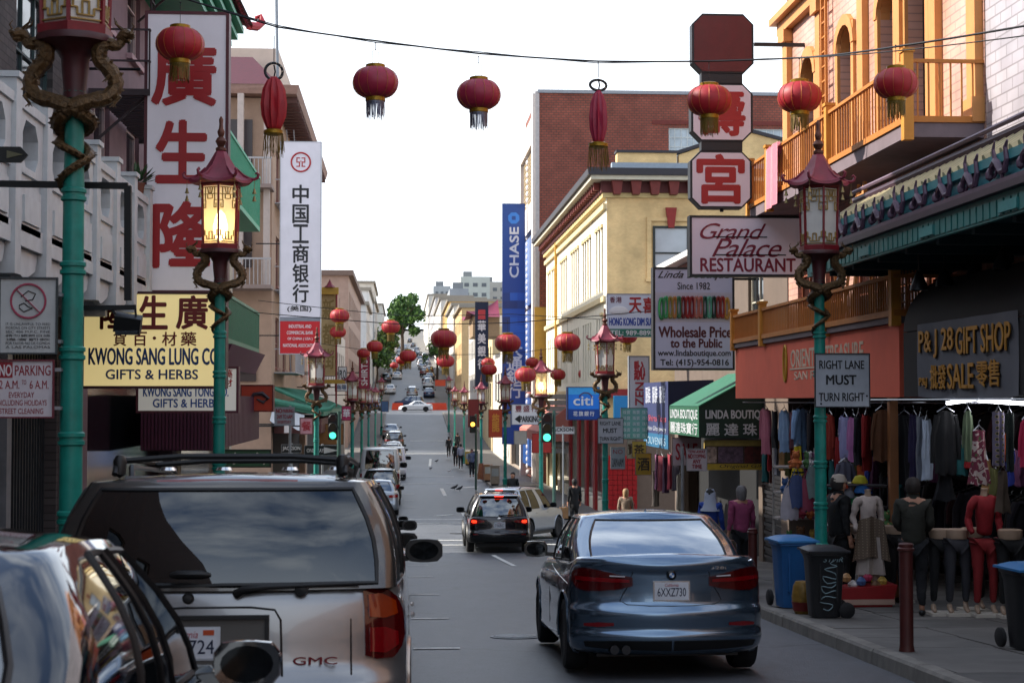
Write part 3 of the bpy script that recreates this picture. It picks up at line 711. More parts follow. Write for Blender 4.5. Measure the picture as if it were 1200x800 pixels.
def half_outline(Wd, y0, y1, rr, rf, bowr, bowf, fr, nR=7, nC=6, xr=None):
    xr = xr or [i / nR for i in range(nR + 1)]; P = []
    for t in xr: P.append([(Wd - rr) * t, y0])
    for i in range(1, nC + 1): a = pi / 2 * i / nC; P.append([Wd - rr + rr * sin(a), y0 + rr - rr * cos(a)])
    for f in fr:
        if 0 < f < 1: P.append([Wd, y0 + rr + (y1 - y0 - rr - rf) * f])
    for i in range(0, nC + 1): a = pi / 2 * i / nC; P.append([Wd - rf + rf * cos(a), y1 - rf + rf * sin(a)])
    for t in reversed(xr[:-1]): P.append([(Wd - rf) * t, y1])
    for p in P:
        t = (p[1] - y0) / (y1 - y0); k = (p[0] / Wd) ** 2
        p[1] += k * (bowr * (1 - t) ** 4 - bowf * t ** 4); p[0] *= 1 - .035 * (abs(2 * t - 1) ** 3)
    return P
def full(P): return [(-x, y) for x, y in reversed(P[1:])] + [tuple(p) for p in P] if False else [tuple(p) for p in P] + [(-x, y) for x, y in reversed(P[1:-1])]
def make_car(cfg, paint, name='parked_car', label='x', detail=2):
    c = dict(L=4.6, W=.9, top=[(0, .98), (.3, 1.0), (3.2, .93), (4.3, .72), (4.6, .6)], zlow=.24, levels=None, wheels=(.95, 3.75), wr=.33, R=.385,
             gb=(.85, 3.45), gr=(1.55, 2.75), gw=.80, rw=.56, zr=1.42, trim=BLK, crown=.03, doors=(.5,), rcorner=.38, clad=None, bowr=.16, bowf=.35, rr=.22, gslope=.0, rx=None)
    c.update(cfg); L_, Wd = c['L'], c['W']
    t = thing(name, label, 'car')
    lv = c['levels'] or [(0, .05, .04), (.05, .02, .01), (.12, 0, 0), (.2, 0, -.01), (.3, 0, -.015), (.38, .0, -.01), (.44, .004, .01), (.5, .0, .03), (.58, -.004, .04), (.66, -.006, .045), (.74, .0, .05), (.82, .01, .055), (.9, .03, .06), (.96, .055, .08), (1, .085, .105)]
    ys = [i / 44 for i in range(1, 44)] if detail > 1 else [i / 20 for i in range(1, 20)]
    def ztop(y): return interp(c['top'], y)
    rings = []
    for (s, dx, dy) in lv:
        P = full(half_outline(Wd - dx, dy, L_ - .02 - (dy + .02) * .7, c['rr'], .38, c['bowr'], c['bowf'], ys))
        zt = [c['zlow'] + s * (ztop(y) - c['zlow']) for x, y in P]
        rings.append([(x, y, z) for (x, y), z in zip(P, zt)])
    x0 = rings[-1]
    for k in (.97, .9, .7, .45, .2, 0.001):
        yc = L_ / 2
        r = []
        for (x, y, z) in x0:
            yy = yc + (y - yc) * (1 - (1 - k) * .10); r.append((x * k, yy, ztop(yy) + c['crown'] * (1 - k * k)))
        rings.append(r)
    n = len(rings[0]); v = [p for r in rings for p in r]
    mark_ = [False] * len(v)
    for i, (x, y, z) in enumerate(v):
        if abs(x) > Wd * .55:
            for wy in c['wheels']:
                d = math.hypot(y - wy, z - c['wr'])
                if d < c['R']: mark_[i] = wy
    f = []
    for j in range(len(rings) - 1):
        for i in range(n):
            q = (j * n + i, j * n + (i + 1) % n, (j + 1) * n + (i + 1) % n, (j + 1) * n + i)
            if all(mark_[k] is not False for k in q): continue
            f.append(q)
    for i, m_ in enumerate(mark_):
        if m_ is not False:
            x, y, z = v[i]; dy, dz = y - m_, z - c['wr']; d = math.hypot(dy, dz)
            if d < .02: dy, dz, d = 0, 1, 1
            if z < c['wr'] + .0 and dz < 0: dz = min(dz, 0)
            k = c['R'] / d; v[i] = (x, m_ + dy * k, max(c['zlow'] - .02, c['wr'] + dz * k))
    mb = MB(); mb.v = v; mb.f = f; mb.m = [0] * len(f)
    if c['clad'] is not None:   # dark lower cladding: its own paint
        mb.m = [1 if max(v[k][2] for k in q) < c['clad'] else 0 for q in f]
    body = mb.build('body', [paint, BLK], t, ang=50)
    bvh = BVHTree.FromPolygons([Vector(p) for p in v], f)
    ch = MB(); ch.box(-Wd + .26, Wd - .26, .3, L_ - .35, .17, ztop(L_ / 2) - .12); ch.box(-Wd + .07, Wd - .07, c['wheels'][0] + c['R'] + .03, c['wheels'][1] - c['R'] - .03, .2, .62); ch.box(-Wd + .22, Wd - .22, .14, .34, .3, .6)
    ch.build('chassis', BLK, t, smooth=False)
    # greenhouse
    fr = c.get('fr') or [.03, .14, .30, .44, .50, .55, .70, .86, .97]; tags = c.get('tags') or 'ppsssppssspp'
    segs = ['rear'] * 0
    xr = c.get('xr') or [0, .25, .5, .75, .93, 1]
    B = half_outline(c['gw'], c['gb'][0], c['gb'][1], c.get('grr', .12), .30, c.get('gbow', .12), .28, fr, xr=xr, nC=4)
    T = half_outline(c['rw'], c['gr'][0], c['gr'][1], c.get('grr', .10), .20, .10, .12, fr, xr=xr, nC=4)
    nh = len(B); nr = len(xr)
    et = ['r'] * (nr - 2) + ['p'] + ['p'] * 4                       # half edges: rear glass, margin, corner
    sd_ = []
    side_edges = list(c.get('side', 'psspssp' if False else 'pssspssspp'))
    et += side_edges[:len(fr) + 1] + ['p'] * 4 + ['p'] + ['w'] * (nr - 2)
    et = et[:nh - 1] + ['w'] * max(0, nh - 1 - len(et))
    fullT = et + et[::-1]
    Bf, Tf = full(B), full(T); m = len(Bf)
    ss = [0, .05, .25, .45, .65, .82, .93, 1]
    GV = []
    bul = c.get('bulge', .045)
    for s in ss:
        for (bx, by), (tx, ty) in zip(Bf, Tf):
            k = 1 - (1 - s) ** 1.0; x = bx + (tx - bx) * k; y = by + (ty - by) * k; q = sin(pi * s) * bul
            x += math.copysign(q, x) * min(1, abs(x) / .4); y += -q * .6 if y < (by * 0 + (c['gb'][0] + c['gb'][1]) / 2) and abs(x) < c['rw'] * .99 else (q * .6 if abs(x) < c['rw'] * .99 else 0)
            zb = ztop(by) - .015; edge = 1 - ((ty - c['gr'][0]) / (c['gr'][1] - c['gr'][0]) * 2 - 1) ** 2
            zt = c['zr'] - .05 + .03 * edge - c['gslope'] * (1 - (ty - c['gr'][0]) / (c['gr'][1] - c['gr'][0])); GV.append((x, y, zb + (zt - zb) * s))
    GF = []; groups = {}
    for j in range(len(ss) - 1):
        for i in range(m):
            q = (j * m + i, j * m + (i + 1) % m, (j + 1) * m + (i + 1) % m, (j + 1) * m + i); tg = fullT[i % len(fullT)]
            if tg == 'p' or j == 0 or j == len(ss) - 2: GF.append(q)
            else:
                # contiguous window index
                g = i
                while fullT[(g - 1) % m] == tg and g > i - m: g -= 1
                groups.setdefault((tg, g % m), []).append(q)
    base = (len(ss) - 1) * m; GV2 = list(GV)
    for kk, k in enumerate((.93, .8, .55, .28, .001)):
        for i in range(m):
            x, y, z = GV[base + i]; yc = sum(c['gr']) / 2; GV2.append((x * k, yc + (y - yc) * (1 - (1 - k) * .12), z + .05 * (1 - k * k)))
    for kk in range(5):
        a0 = base if kk == 0 else len(GV) + (kk - 1) * m; a1 = len(GV) + kk * m
        for i in range(m): GF.append((a0 + i, a0 + (i + 1) % m, a1 + (i + 1) % m, a1 + i))
    gm = MB(); gm.v = GV2; gm.f = GF; gm.m = [0] * len(GF)
    gm.build('cabin', [c.get('roofpaint') or paint], t, ang=40)
    for (tg, g), fs in groups.items():
        ids = sorted({k for q in fs for k in q}); mp_ = {k: i for i, k in enumerate(ids)}
        w = MB(); w.v = [GV[k] for k in ids]; w.f = [tuple(mp_[k] for k in q) for q in fs]; w.m = [0] * len(fs)
        nm = {'r': 'rear_window', 's': 'side_window', 'w': 'windshield'}[tg]
        wo = w.build(nm, c.get('glass') or CARGL, t, ang=80)
        # rubber seal along the edge
        edges = {}
        for q in w.f:
            for a, b in zip(q, q[1:] + q[:1]): edges[frozenset((a, b))] = edges.get(frozenset((a, b)), 0) + 1
        be = [tuple(e) for e, k in edges.items() if k == 1]; sl = MB()
        adj = {}
        for a, b in be: adj.setdefault(a, []).append(b); adj.setdefault(b, []).append(a)
        st = be[0][0]; loop = [st]; prev = None
        while len(loop) <= len(be):
            nx = [k for k in adj[loop[-1]] if k != prev]
            if not nx: break
            prev = loop[-1]
            if nx[0] == st: break
            loop.append(nx[0])
        if detail > 0: sl.tube([w.v[k] for k in loop], c.get('seal', .009), 5, closed=True); sl.build('window_seal', c.get('sealm') or BLK, wo)
    # wheels
    for wy in c['wheels']:
        for sg in (-1, 1):
            wr = c['wr']; xo = sg * (Wd - .015); k = sg
            tb = MB(); tb.lathe([(wr * .66, -.0 * k), (wr * .7, .01 * k), (wr * .93, .0 * k), (wr, -.03 * k), (wr, -.17 * k), (wr * .93, -.21 * k), (wr * .5, -.21 * k)], 28, axis='x', c=(xo, wy, wr)); wo = tb.build('wheel', TYRE, t, fix=True)
            rb = MB(); rb.lathe([(wr * .67, -.005 * k), (wr * .62, -.02 * k), (wr * .6, -.08 * k), (.02, -.07 * k)], 24, axis='x', c=(xo, wy, wr))
            if detail > 0:
                for q in range(10 if detail > 1 else 6):
                    a = 2 * pi * q / (10 if detail > 1 else 6); rb.bar((xo - .02 * k, wy + .05 * cos(a), wr + .05 * sin(a)), (xo - .022 * k, wy + wr * .64 * cos(a), wr + wr * .64 * sin(a)), .032, .03)
                rb.lathe([(.055, -.03 * k), (.055, -.005 * k), (.01, .0)], 12, axis='x', c=(xo, wy, wr))
            rb.build('rim', RIM, wo, fix=True)
            if detail > 0:
                al = MB(); pts = []
                for q in range(0, 25):
                    a = -.12 + (pi + .24) * q / 24; y = wy + (c['R'] + .005) * cos(a); z = c['wr'] + (c['R'] + .005) * sin(a)
                    h = bvh.ray_cast(Vector((sg * (Wd + .5), y + .0, z + .012)), Vector((-sg, 0, 0))); xx = h[0].x if h[0] else sg * (Wd - .02)
                    pts.append((xx, y, z))
                al.tube(pts, .035 if c['clad'] else .012, 5); al.build('wheel_arch', BLK if c['clad'] else paint, body)
    # cabin interior
    if detail > 0:
        zb = ztop(1.8)
        for (y, hs) in ((c['gr'][0] + .2 + c.get('seatoff', 0), (-.32, .32)), (c['gr'][0] + 1.1 + c.get('seatoff', 0), (-.36, .36))):
            sb = MB()
            for x in hs:
                sb.lathe([(.001, -.30), (.2, -.28), (.24, 0), (.2, .2), (.1, .24), (.001, .25)], 10, c=(0, 0, 0), mat=Matrix.Translation((x, y, zb - .02)) @ Matrix.Diagonal((1, .4, 1, 1)))
            sb.build('seat', SEAT, t)
            hb = MB()
            for x in hs: hb.lathe([(.001, -.1), (.11, -.09), (.14, 0), (.11, .09), (.001, .1)], 10, mat=Matrix.Translation((x, y, zb + .33)) @ Matrix.Diagonal((1, .45, 1, 1)))
            hb.build('headrest', SEAT, t)
        MB().box(-c['gw'] + .15, c['gw'] - .15, c['gb'][0] + .1, c['gb'][1] - .3, zb - .2, zb - .06).build('interior_floor', SEAT, t, smooth=False)
    # mirrors
    ym = c.get('ym', c['gb'][1] - .75); zm = ztop(ym) + .1 + c.get('zoff', 0)
    for sg in (-1, 1):
        mm_ = MB(); ms = c.get('ms', 1); cx = sg * (c['W'] + .10 * ms)
        mt = Matrix.Translation((cx, ym, zm)) @ Matrix.Diagonal((.125 * ms, .075, .085 * ms, 1))
        for_ = [(.001, -1), (.6, -.9), (.95, -.5), (1, 0), (.95, .5), (.6, .9), (.001, 1)]
        b0 = len(mm_.v); mm_.lathe(for_, 14, axis='y', mat=mt)
        for i in range(b0, len(mm_.v)):
            x, y, z = mm_.v[i]; dx, dz = (x - cx) / (.125 * ms), (z - zm) / (.085 * ms); e_ = (abs(dx) ** 4 + abs(dz) ** 4) ** .25; q_ = math.hypot(dx, dz) / e_ if e_ > 1e-4 else 1; x = cx + (x - cx) * q_; z = zm + (z - zm) * q_; mm_.v[i] = (x, y, z)
            if y < ym - .02: mm_.v[i] = (x, ym - .02, z)
        mm_.bar((sg * (c['gw'] - .0), ym + .03, zm - .06), (cx, ym + .02, zm - .04), .06, .04)
        mo = mm_.build('side_mirror', c.get('mirror') or BLK, t)
        g = MB(); g.lathe([(.001, 0), (.78, 0)], 16, axis='y', mat=Matrix.Translation((cx, ym - .024, zm)) @ Matrix.Diagonal((.125 * ms, 1, .085 * ms, 1)))
        g.build('mirror_glass', M('#14181c', .05, .6, 0), mo)
    t['_'] = 0; del t['_']
    # helper for parts that follow the body surface
    def surf(u, z, off=.006):
        """u = metres along the waist outline from the rear centre (+ = right side)"""
        P = half_outline(Wd, .0, L_, c['rr'], .38, c['bowr'], c['bowf'], ys); d = abs(u); sg = 1 if u >= 0 else -1
        for a, b in zip(P, P[1:]):
            l = math.hypot(b[0] - a[0], b[1] - a[1])
            if d <= l or b is P[-1]:
                k = d / max(l, 1e-9); p = Vector((a[0] + (b[0] - a[0]) * k, a[1] + (b[1] - a[1]) * k, 0)); tn = Vector((b[0] - a[0], b[1] - a[1], 0)).normalized(); break
            d -= l
        nn = Vector((tn.y, -tn.x, 0)); p.x *= sg; nn.x *= sg; p.z = z
        h = bvh.ray_cast(p + nn * .6, -nn)
        q = h[0] if h[0] is not None else p
        return q + nn * off
    def patch(nm, cols, mat, off=.008, th=.02, nu=14, nv=4, parent=None, sym=True):
        outp = []
        for sg in ((1, -1) if sym else (1,)):
            b = MB(); us = [k[0] for k in cols]
            def fn(i, j, o):
                u = us[0] + (us[-1] - us[0]) * i; lo = interp([(k[0], k[1]) for k in cols], u); hi = interp([(k[0], k[2]) for k in cols], u)
                return surf(sg * u, lo + (hi - lo) * j, o)
            b.grid(lambda i, j: fn(i, j, off), nu, nv, flip=(sg < 0))
            A = [(i / nu, 0) for i in range(nu + 1)] + [(1, j / nv) for j in range(1, nv + 1)] + [(1 - i / nu, 1) for i in range(1, nu + 1)] + [(0, 1 - j / nv) for j in range(1, nv)]
            o = [fn(i, j, off) for i, j in A]; q = [fn(i, j, off - th) for i, j in A]; n_ = len(A)
            fs = [(i, i + n_, (i + 1) % n_ + n_, (i + 1) % n_) for i in range(n_)]
            b.add(o + q, fs if sg > 0 else [k[::-1] for k in fs]); outp.append(b.build(nm, mat, parent or t, ang=50))
        return outp
    def seam(nm, pts, r=.004, mat=None, off=-.001):
        mb_ = MB(); mb_.tube([surf(u, z, off) for u, z in pts], r, 5); return mb_.build(nm, mat or BLK, body)
    return t, surf, patch, seam, body
def plate(t, surf, z, w, h, txt, state, wide=0, x=0):
    p = surf(x, z, .012); F = Face((0, p.y, 0), (1, 0, 0), (0, -1, 0)); mb = MB(); mb.fbox(F, x - w / 2 - .014, x + w / 2 + .014, z - h / 2 - .012, z + h / 2 + .012, -.015, .0); fr = mb.build('plate_frame', CHROME, t, smooth=False, fix=True)
    MB().fbox(F, x - w / 2, x + w / 2, z - h / 2, z + h / 2, 0, .004).build('licence_plate', PLATE, fr, smooth=False, fix=True)
    if txt:
        letters(fr, F, txt, x - w * .42, x + w * .42, z - h * .30, z + h * .18, M('#1a2440', .5, 0, 0), d=.005, ext=.001, bold=.01)
        if state: letters(fr, F, state, x - w * .2, x + w * .2, z + h * .25, z + h * .43, M('#a02030', .5, 0, 0), d=.005, ext=.001, shear=.25)
def put(t, x, Y, yaw=0):
    t.location = (x, Y, gz(Y) + .012); sl = atan2(gz(Y + 4.4 * cos(yaw)) - gz(Y), 4.4); t.rotation_euler = (sl * cos(yaw), 0, 0)
    t.rotation_mode = 'XYZ'; t.rotation_euler = Matrix.Rotation(0, 3, 'Z').to_euler()
    m_ = Matrix.Rotation(sl, 3, 'X') @ Matrix.Rotation(yaw, 3, 'Z'); t.rotation_euler = m_.to_euler(); return t

# --- silver blue sedan in the traffic lane (the main subject, right of centre) ---
P_BLUE = M('#667d94', .2, .85, .04, 3, coat=1)
t, surf, patch, seam, body = make_car(dict(L=4.62, W=.905, top=[(0, 1.03), (.12, 1.07), (.5, 1.055), (.95, 1.0), (3.3, .95), (4.2, .80), (4.62, .62)], wr=.335, R=.395, wheels=(.86, 3.67), zlow=.2,
    levels=[(0, .10, .10), (.02, .05, .05), (.07, .015, .01), (.14, .0, -.02), (.2, .0, -.03), (.235, .002, -.02), (.255, .002, -.005), (.30, .0, -.01), (.38, .0, -.025), (.44, .002, -.03), (.475, .004, -.02), (.5, .006, .015), (.55, .004, .03), (.62, .0, .035), (.70, .002, .035), (.78, .010, .032), (.83, .014, .03), (.86, .022, .03), (.885, .03, .012), (.94, .05, .0), (.97, .065, .002), (1, .09, .03)],
    gb=(.60, 3.35), gr=(1.38, 2.55), gw=.81, rw=.645, zr=1.45, bulge=.045, xr=[0, .25, .5, .75, .955, 1], fr=[.03, .12, .25, .36, .42, .46, .62, .78, .92], side='ppssspssspp', gbow=.10, bowr=.20, rr=.26, glass=glass_mat('#39424c', .5, .42), mirror=BLKG, seal=.012), P_BLUE, 'sedan_car',
    'silver blue sedan with red tail lights in the traffic lane beside the near kerb')
BMWCAR = t; t['category'] = 'car'
put(t, 2.40, 14.35)
for o in patch('tail_light', [(.35, .81, .885), (.48, .78, .91), (.66, .765, .95), (.80, .765, .97), (.92, .79, .965), (1.0, .86, .93)], [LAMPRD], off=.012): pass
patch('tail_light_band', [(.38, .84, .865), (.6, .845, .88), (.93, .86, .895)], LAMPR, off=.018, th=.008, nv=1)
patch('reverse_light', [(.42, .888, .898), (.56, .893, .905)], LAMPW, off=.02, th=.008, nu=5, nv=1)
patch('rear_reflector', [(.52, .46, .485), (.66, .45, .49), (.80, .455, .478)], LAMPR, off=.01, th=.012, nu=8, nv=1)
seam('panel_gap', [(-.35, .93), (-.40, .80), (-.44, .74), (-.47, .68), (-.40, .645), (-.2, .635), (0, .633), (.2, .635), (.40, .645), (.47, .68), (.44, .74), (.40, .80), (.35, .93)], .005)
seam('panel_gap', [(-.79, .935), (-.5, .94), (-.2, .945), (0, .946), (.2, .945), (.5, .94), (.79, .935)], .004)
for sg in (-1, 1):
    seam('door_gap', [(sg * u, z) for u, z in ((1.78, .98), (1.72, .8), (1.90, .62), (2.05, .42), (2.1, .3))], .004)
    seam('door_gap', [(sg * u, z) for u, z in ((2.75, .98), (2.78, .7), (2.76, .35))], .004)
    seam('crease', [(sg * (1.0 + .2 * k), .80 + .012 * k) for k in range(0, 11)], .005, P_BLUE, -.002)
    p = [surf(sg * u, .86, .025) for u in (2.0, 2.1, 2.2)]; MB().tube(p, .011, 6).build('door_handle', P_BLUE, t)
    p = [surf(sg * u, .86, .025) for u in (3.0, 3.1, 3.2)]; MB().tube(p, .011, 6).build('door_handle', P_BLUE, t)
patch('rear_skirt', [(0.01, .24, .33), (.5, .25, .33), (.8, .27, .32)], BLK, off=.012, th=.03, nu=10, nv=2)
for x in (-.52, -.42):
    p = surf(x, .27, .03); MB().lathe([(.03, -.05), (.04, -.05), (.04, .12), (.0301, .12)], 14, axis='y', c=(x, p.y, .255)).build('exhaust_pipe', M('#34363a', .3, .9, 0), t)
p = surf(0, .72, .0); F = Face((0, p.y, 0), (1, 0, 0), (0, -1, 0))
rc = MB(); rc.grid(lambda i, j: surf(-.37 + .74 * i, .67 + .15 * j, .004 - .0 * i), 10, 3); rc.build('plate_recess', P_BLUE, t)
plate(t, surf, .765, .305, .155, '6XXZ730', 'California')
e = surf(0, .905, .01); eb = MB(); eb.lathe([(.043, -.0), (.043, .01), (.036, .014), (.001, .015)], 24, mat=Matrix.Translation(e) @ Matrix.Rotation(pi / 2, 4, 'X')); em = eb.build('emblem', M('#15191f', .2, .3, 0), t)
for k in range(4):
    q = MB(); poly = [(0, 0)] + [(.022 * cos(k * pi / 2 + a * pi / 12), .022 * sin(k * pi / 2 + a * pi / 12)) for a in range(7)]
    F2 = Face((0, e.y - .016, e.z), (1, 0, 0), (0, -1, 0)); q.prism(poly, F2, 0, .002); q.build('emblem_field', M('#d8dde2', .3, 0, 0) if k % 2 else M('#3b6ea5', .3, 0, 0), em, smooth=False, fix=True)
e = surf(.45, .965, .004); letters(t, Face((0, e.y, 0), (1, 0, 0), (0, -1, 0)), '328i', .36, .50, .955, .98, CHROME, d=.012, ext=.002)
# antenna fin, high mount brake strip
fn_ = MB(); fn_.add([(-.035, 1.55, 1.425), (.035, 1.55, 1.425), (.02, 1.72, 1.43), (-.02, 1.72, 1.43), (0, 1.55, 1.49), (0, 1.60, 1.485)], [(0, 1, 4), (1, 2, 5, 4), (2, 3, 5), (3, 0, 4, 5), (0, 3, 2, 1)]); fn_.build('antenna_fin', P_BLUE, t)
tw = MB()
for (x, h) in ((-.36, .0), (.36, 0)): tw.cbox((x, 1.35, 1.13), (.26, .1, .17))
tw.build('rear_headrest', M('#8d99a4', .8), t, smooth=False)

# --- suv protos ---
def suv(paint, name, label, plate_txt=None, brake=False, detail=2, **kw):
    cfg = dict(L=4.6, W=.92, top=[(0, 1.02), (.3, 1.04), (3.2, 1.04), (4.2, .93), (4.6, .72)], wr=.36, R=.42, wheels=(.86, 3.55), zlow=.3, gb=(.10, 3.5), gr=(.38, 2.7), gw=.86, rw=.62, zr=1.68, clad=.52, bulge=.04,
               fr=[.02, .12, .24, .29, .42, .52, .56, .72, .88], side='psspssspsspp', gbow=.14, bowr=.13, gslope=.0, levels=[(0, .08, .1), (.04, .02, .02), (.12, 0, 0), (.22, 0, -.02), (.34, 0, -.03), (.42, 0, -.01), (.46, .0, .03), (.55, 0, .04), (.66, 0, .045), (.78, .004, .05), (.88, .015, .06), (.95, .03, .07), (1, .05, .09)])
    cfg.update(kw)
    t, surf, patch, seam, body = make_car(cfg, paint, name, label, detail)
    bm_ = BRK if brake else LAMPR
    z = cfg['top'][0][1]
    if kw.get('tall_lamps'):
        patch('tail_light', [(.70, .72, z + .03), (.78, .70, z + .02), (.95, .70, z)], LAMPR)
    else:
        patch('tail_light', [(.42, .90, .93), (.6, .86, .955), (.80, .80, .98), (1.0, .84, .98), (1.1, .93, .97)], bm_ if False else LAMPR)
    if brake: patch('brake_light', [(.66, .87, .93), (.78, .86, .95), (.84, .88, .94)], BRK, off=.014, th=.01, nu=5, nv=2)
    seam('panel_gap', [(-.66, 1.0), (-.66, .7), (-.6, .52), (-.3, .49), (0, .485), (.3, .49), (.6, .52), (.66, .7), (.66, 1.0)], .005)
    patch('rear_skirt', [(.01, .33, .47), (.5, .33, .47), (.85, .34, .46)], BLK if not kw.get('skirt') else kw['skirt'], off=.012, nu=10)
    patch('rear_reflector', [(.62, .53, .56), (.75, .53, .56)], LAMPR, nu=3, nv=1)
    plate(t, surf, .80 if not kw.get('plate_z') else kw['plate_z'], .31, .16, plate_txt, 'California' if plate_txt else None)
    for sg in (-1, 1):
        seam('door_gap', [(sg * u, zz) for u, zz in ((1.85, 1.0), (1.8, .8), (2.0, .5))], .004)
        seam('door_gap', [(sg * u, zz) for u, zz in ((2.85, 1.0), (2.87, .5))], .004)
        for u in (2.1, 3.1): MB().tube([surf(sg * q, .92, .02) for q in (u, u + .1, u + .2)], .012, 5).build('door_handle', paint, t)
        rk = MB(); rk.tube([(sg * .56, .75, cfg['zr'] - .02), (sg * .58, .85, cfg['zr'] + .05), (sg * .58, 2.3, cfg['zr'] + .05), (sg * .56, 2.45, cfg['zr'] - .0)], .017, 6); rk.build('roof_rail', BLK, t)
    # rear spoiler over the window, wiper
    sp = MB(); sp.grid(lambda i, j: (-.55 + 1.1 * i, .30 - .0 + .12 * j + .06 * abs(2 * i - 1) ** 2, cfg['zr'] - .035 + .028 * j), 8, 2); sp.grid(lambda i, j: (-.55 + 1.1 * i, .31 + .1 * j + .06 * abs(2 * i - 1) ** 2, cfg['zr'] - .065 + .01 * j), 8, 1, flip=True); sp.grid(lambda i, j: (-.55 + 1.1 * i, .30 + .01 * (1 - j) + .06 * abs(2 * i - 1) ** 2, cfg['zr'] - .065 + .03 * j), 8, 1); sp.build('spoiler', paint, t)
    MB().box(-.13, .13, .285, .302, cfg['zr'] - .062, cfg['zr'] - .042).build('brake_strip', BRK if brake else LAMPR, t, smooth=False)
    wp = MB(); wp.bar((0, .10, 1.07), (.42, .12, 1.10), .02, .015); wp.bar((.0, .09, 1.04), (.0, .12, 1.08), .05); wp.build('rear_wiper', BLK, t, smooth=False)
    return t, surf, patch, seam, body
t, *_ = suv(M('#15151c', .25, .5, .05, 3, coat=1), 'suv_car', 'dark suv with lit brake lights stopped before the crosswalk', '7ABC', True, zr=1.66)
put(t, 2.76, 46.2)
e = _[0](0, .98, .01); MB().lathe([(.05, 0), (.05, .008), (.001, .012)], 16, mat=Matrix.Translation(e) @ Matrix.Rotation(pi / 2, 4, 'X') @ Matrix.Diagonal((1.3, .8, 1, 1))).build('emblem', CHROME, t)
t, *_ = suv(M('#a9b2bd', .28, .6, .05, 3, coat=.9), 'suv_car', 'silver suv turning right into the cross street behind the dark suv', None, True, zr=1.74, clad=.0, glass=glass_mat('#161a1e', .3, .04))
put(t, 2.95, 51.6, radians(-27)); t.scale = (.95, .93, .97)
SUVS = t
# --- pewter suv filling the lower left (parked, seen from behind) ---
P_PEW = M('#8d8e90', .28, .75, .05, 3, coat=.8, dirt=.08)
t, surf, patch, seam, body = suv(P_PEW, 'suv_car', 'pewter suv with roof rack and dark rear window parked on the left', None, False, 2, L=4.9, W=.95, zr=1.80, wr=.38, R=.44, wheels=(.98, 3.85), clad=.0, gb=(.06, 3.7), gr=(.24, 2.9), gw=.905, rw=.74, grr=.06, roofpaint=M('#55524f', .25, .7, .05, 3, coat=1), tall_lamps=False, ms=1.02, ym=3.05,
    top=[(0, 1.17), (.3, 1.19), (3.4, 1.17), (4.4, 1.06), (4.9, .85)], skirt=P_PEW, gbow=.10, bulge=.05, plate_z=.30, glass=glass_mat('#2c3540', .5, .05), seal=.014, xr=[0, .25, .5, .75, .95, 1])
for ch in list(t.children):
    if ch.name.startswith(('tail_light', 'plate_frame', 'rear_wiper', 'brake_strip', 'rear_reflector')):
        for g in list(ch.children): bpy.data.objects.remove(g)
        bpy.data.objects.remove(ch)
GMC = t; put(t, -.95, 8.55); t.scale = (1.05, 1, .965)
patch('tail_light', [(.735, .80, 1.15), (.80, .78, 1.16), (.92, .78, 1.16), (1.0, .84, 1.11), (1.04, .90, 1.04)], LAMPRD, off=.012)
patch('tail_light_amber', [(.76, 1.01, 1.13), (.86, 1.0, 1.135), (.97, 1.02, 1.09)], LAMPA, off=.017, th=.006, nu=8)
patch('tail_light_red', [(.76, .82, .95), (.86, .81, .95), (.96, .85, .92)], LAMPR, off=.017, th=.006, nu=8)
patch('bumper', [(.005, .46, .60), (.5, .46, .60), (.9, .47, .60), (1.2, .5, .58)], P_PEW, off=.05, th=.06, nu=18)
patch('bumper_step', [(.005, .595, .615), (.4, .595, .615), (.8, .595, .612)], BLK, off=.052, th=.06, nu=14, nv=1)
# plate recess with plate, washer knob, handle, wiper, badge
rp = MB(); rp.tube([surf(u, z, .004) for u, z in ((-.42, 1.055), (-.2, 1.07), (.15, 1.07), (.27, 1.055), (.30, 1.0), (.31, .70))], .006, 5); rp.build('panel_gap', BLK, t)
p = surf(0, .80, .0)
FP = Face((0, p.y - .01, 0), (1, 0, 0), (0, -1, 0)); rb = MB(); rb.fbox(FP, -.42, .22, .72, 1.01, -.02, .006); rb.build('plate_recess', M('#5d5b58', .5, .3, .1, 4), t, smooth=False, fix=True)
fr_ = MB(); fr_.fbox(FP, -.44, .24, 1.01, 1.03, -.02, .03); fr_.fbox(FP, .22, .24, .72, 1.01, -.02, .02); fr_.build('recess_frame', BLK, t, smooth=False, fix=True)
F3 = Face((0, p.y - .02, 0), (1, 0, 0), (0, -1, 0)); pf = MB(); pf.fbox(F3, -.34, -.0, .79, .97, -.01, .0); pf = pf.build('plate_frame', M('#d0d4da', .3, .5, 0), t, smooth=False, fix=True)
MB().fbox(F3, -.328, -.012, .80, .96, 0, .004).build('licence_plate', PLATE, pf, smooth=False, fix=True)
letters(pf, F3, '4VU724', -.315, -.03, .825, .90, M('#1a2440', .5, 0, 0), d=.005, ext=.001, bold=.01)
letters(pf, F3, 'California', -.27, -.11, .91, .95, M('#a02030', .5, 0, 0), d=.005, ext=.001, shear=.3)
MB().fbox(F3, -.085, -.03, .925, .953, .004, .006).build('registration_sticker', M('#b0441a', .5), pf, smooth=False, fix=True)
q = surf(-.17, 1.12, 0); MB().lathe([(.03, 0), (.03, .012), (.02, .03), (.001, .032)], 16, mat=Matrix.Translation(q) @ Matrix.Rotation(pi / 2, 4, 'X')).build('lock_knob', BLK, t)
q = surf(.08, 1.145, .0)
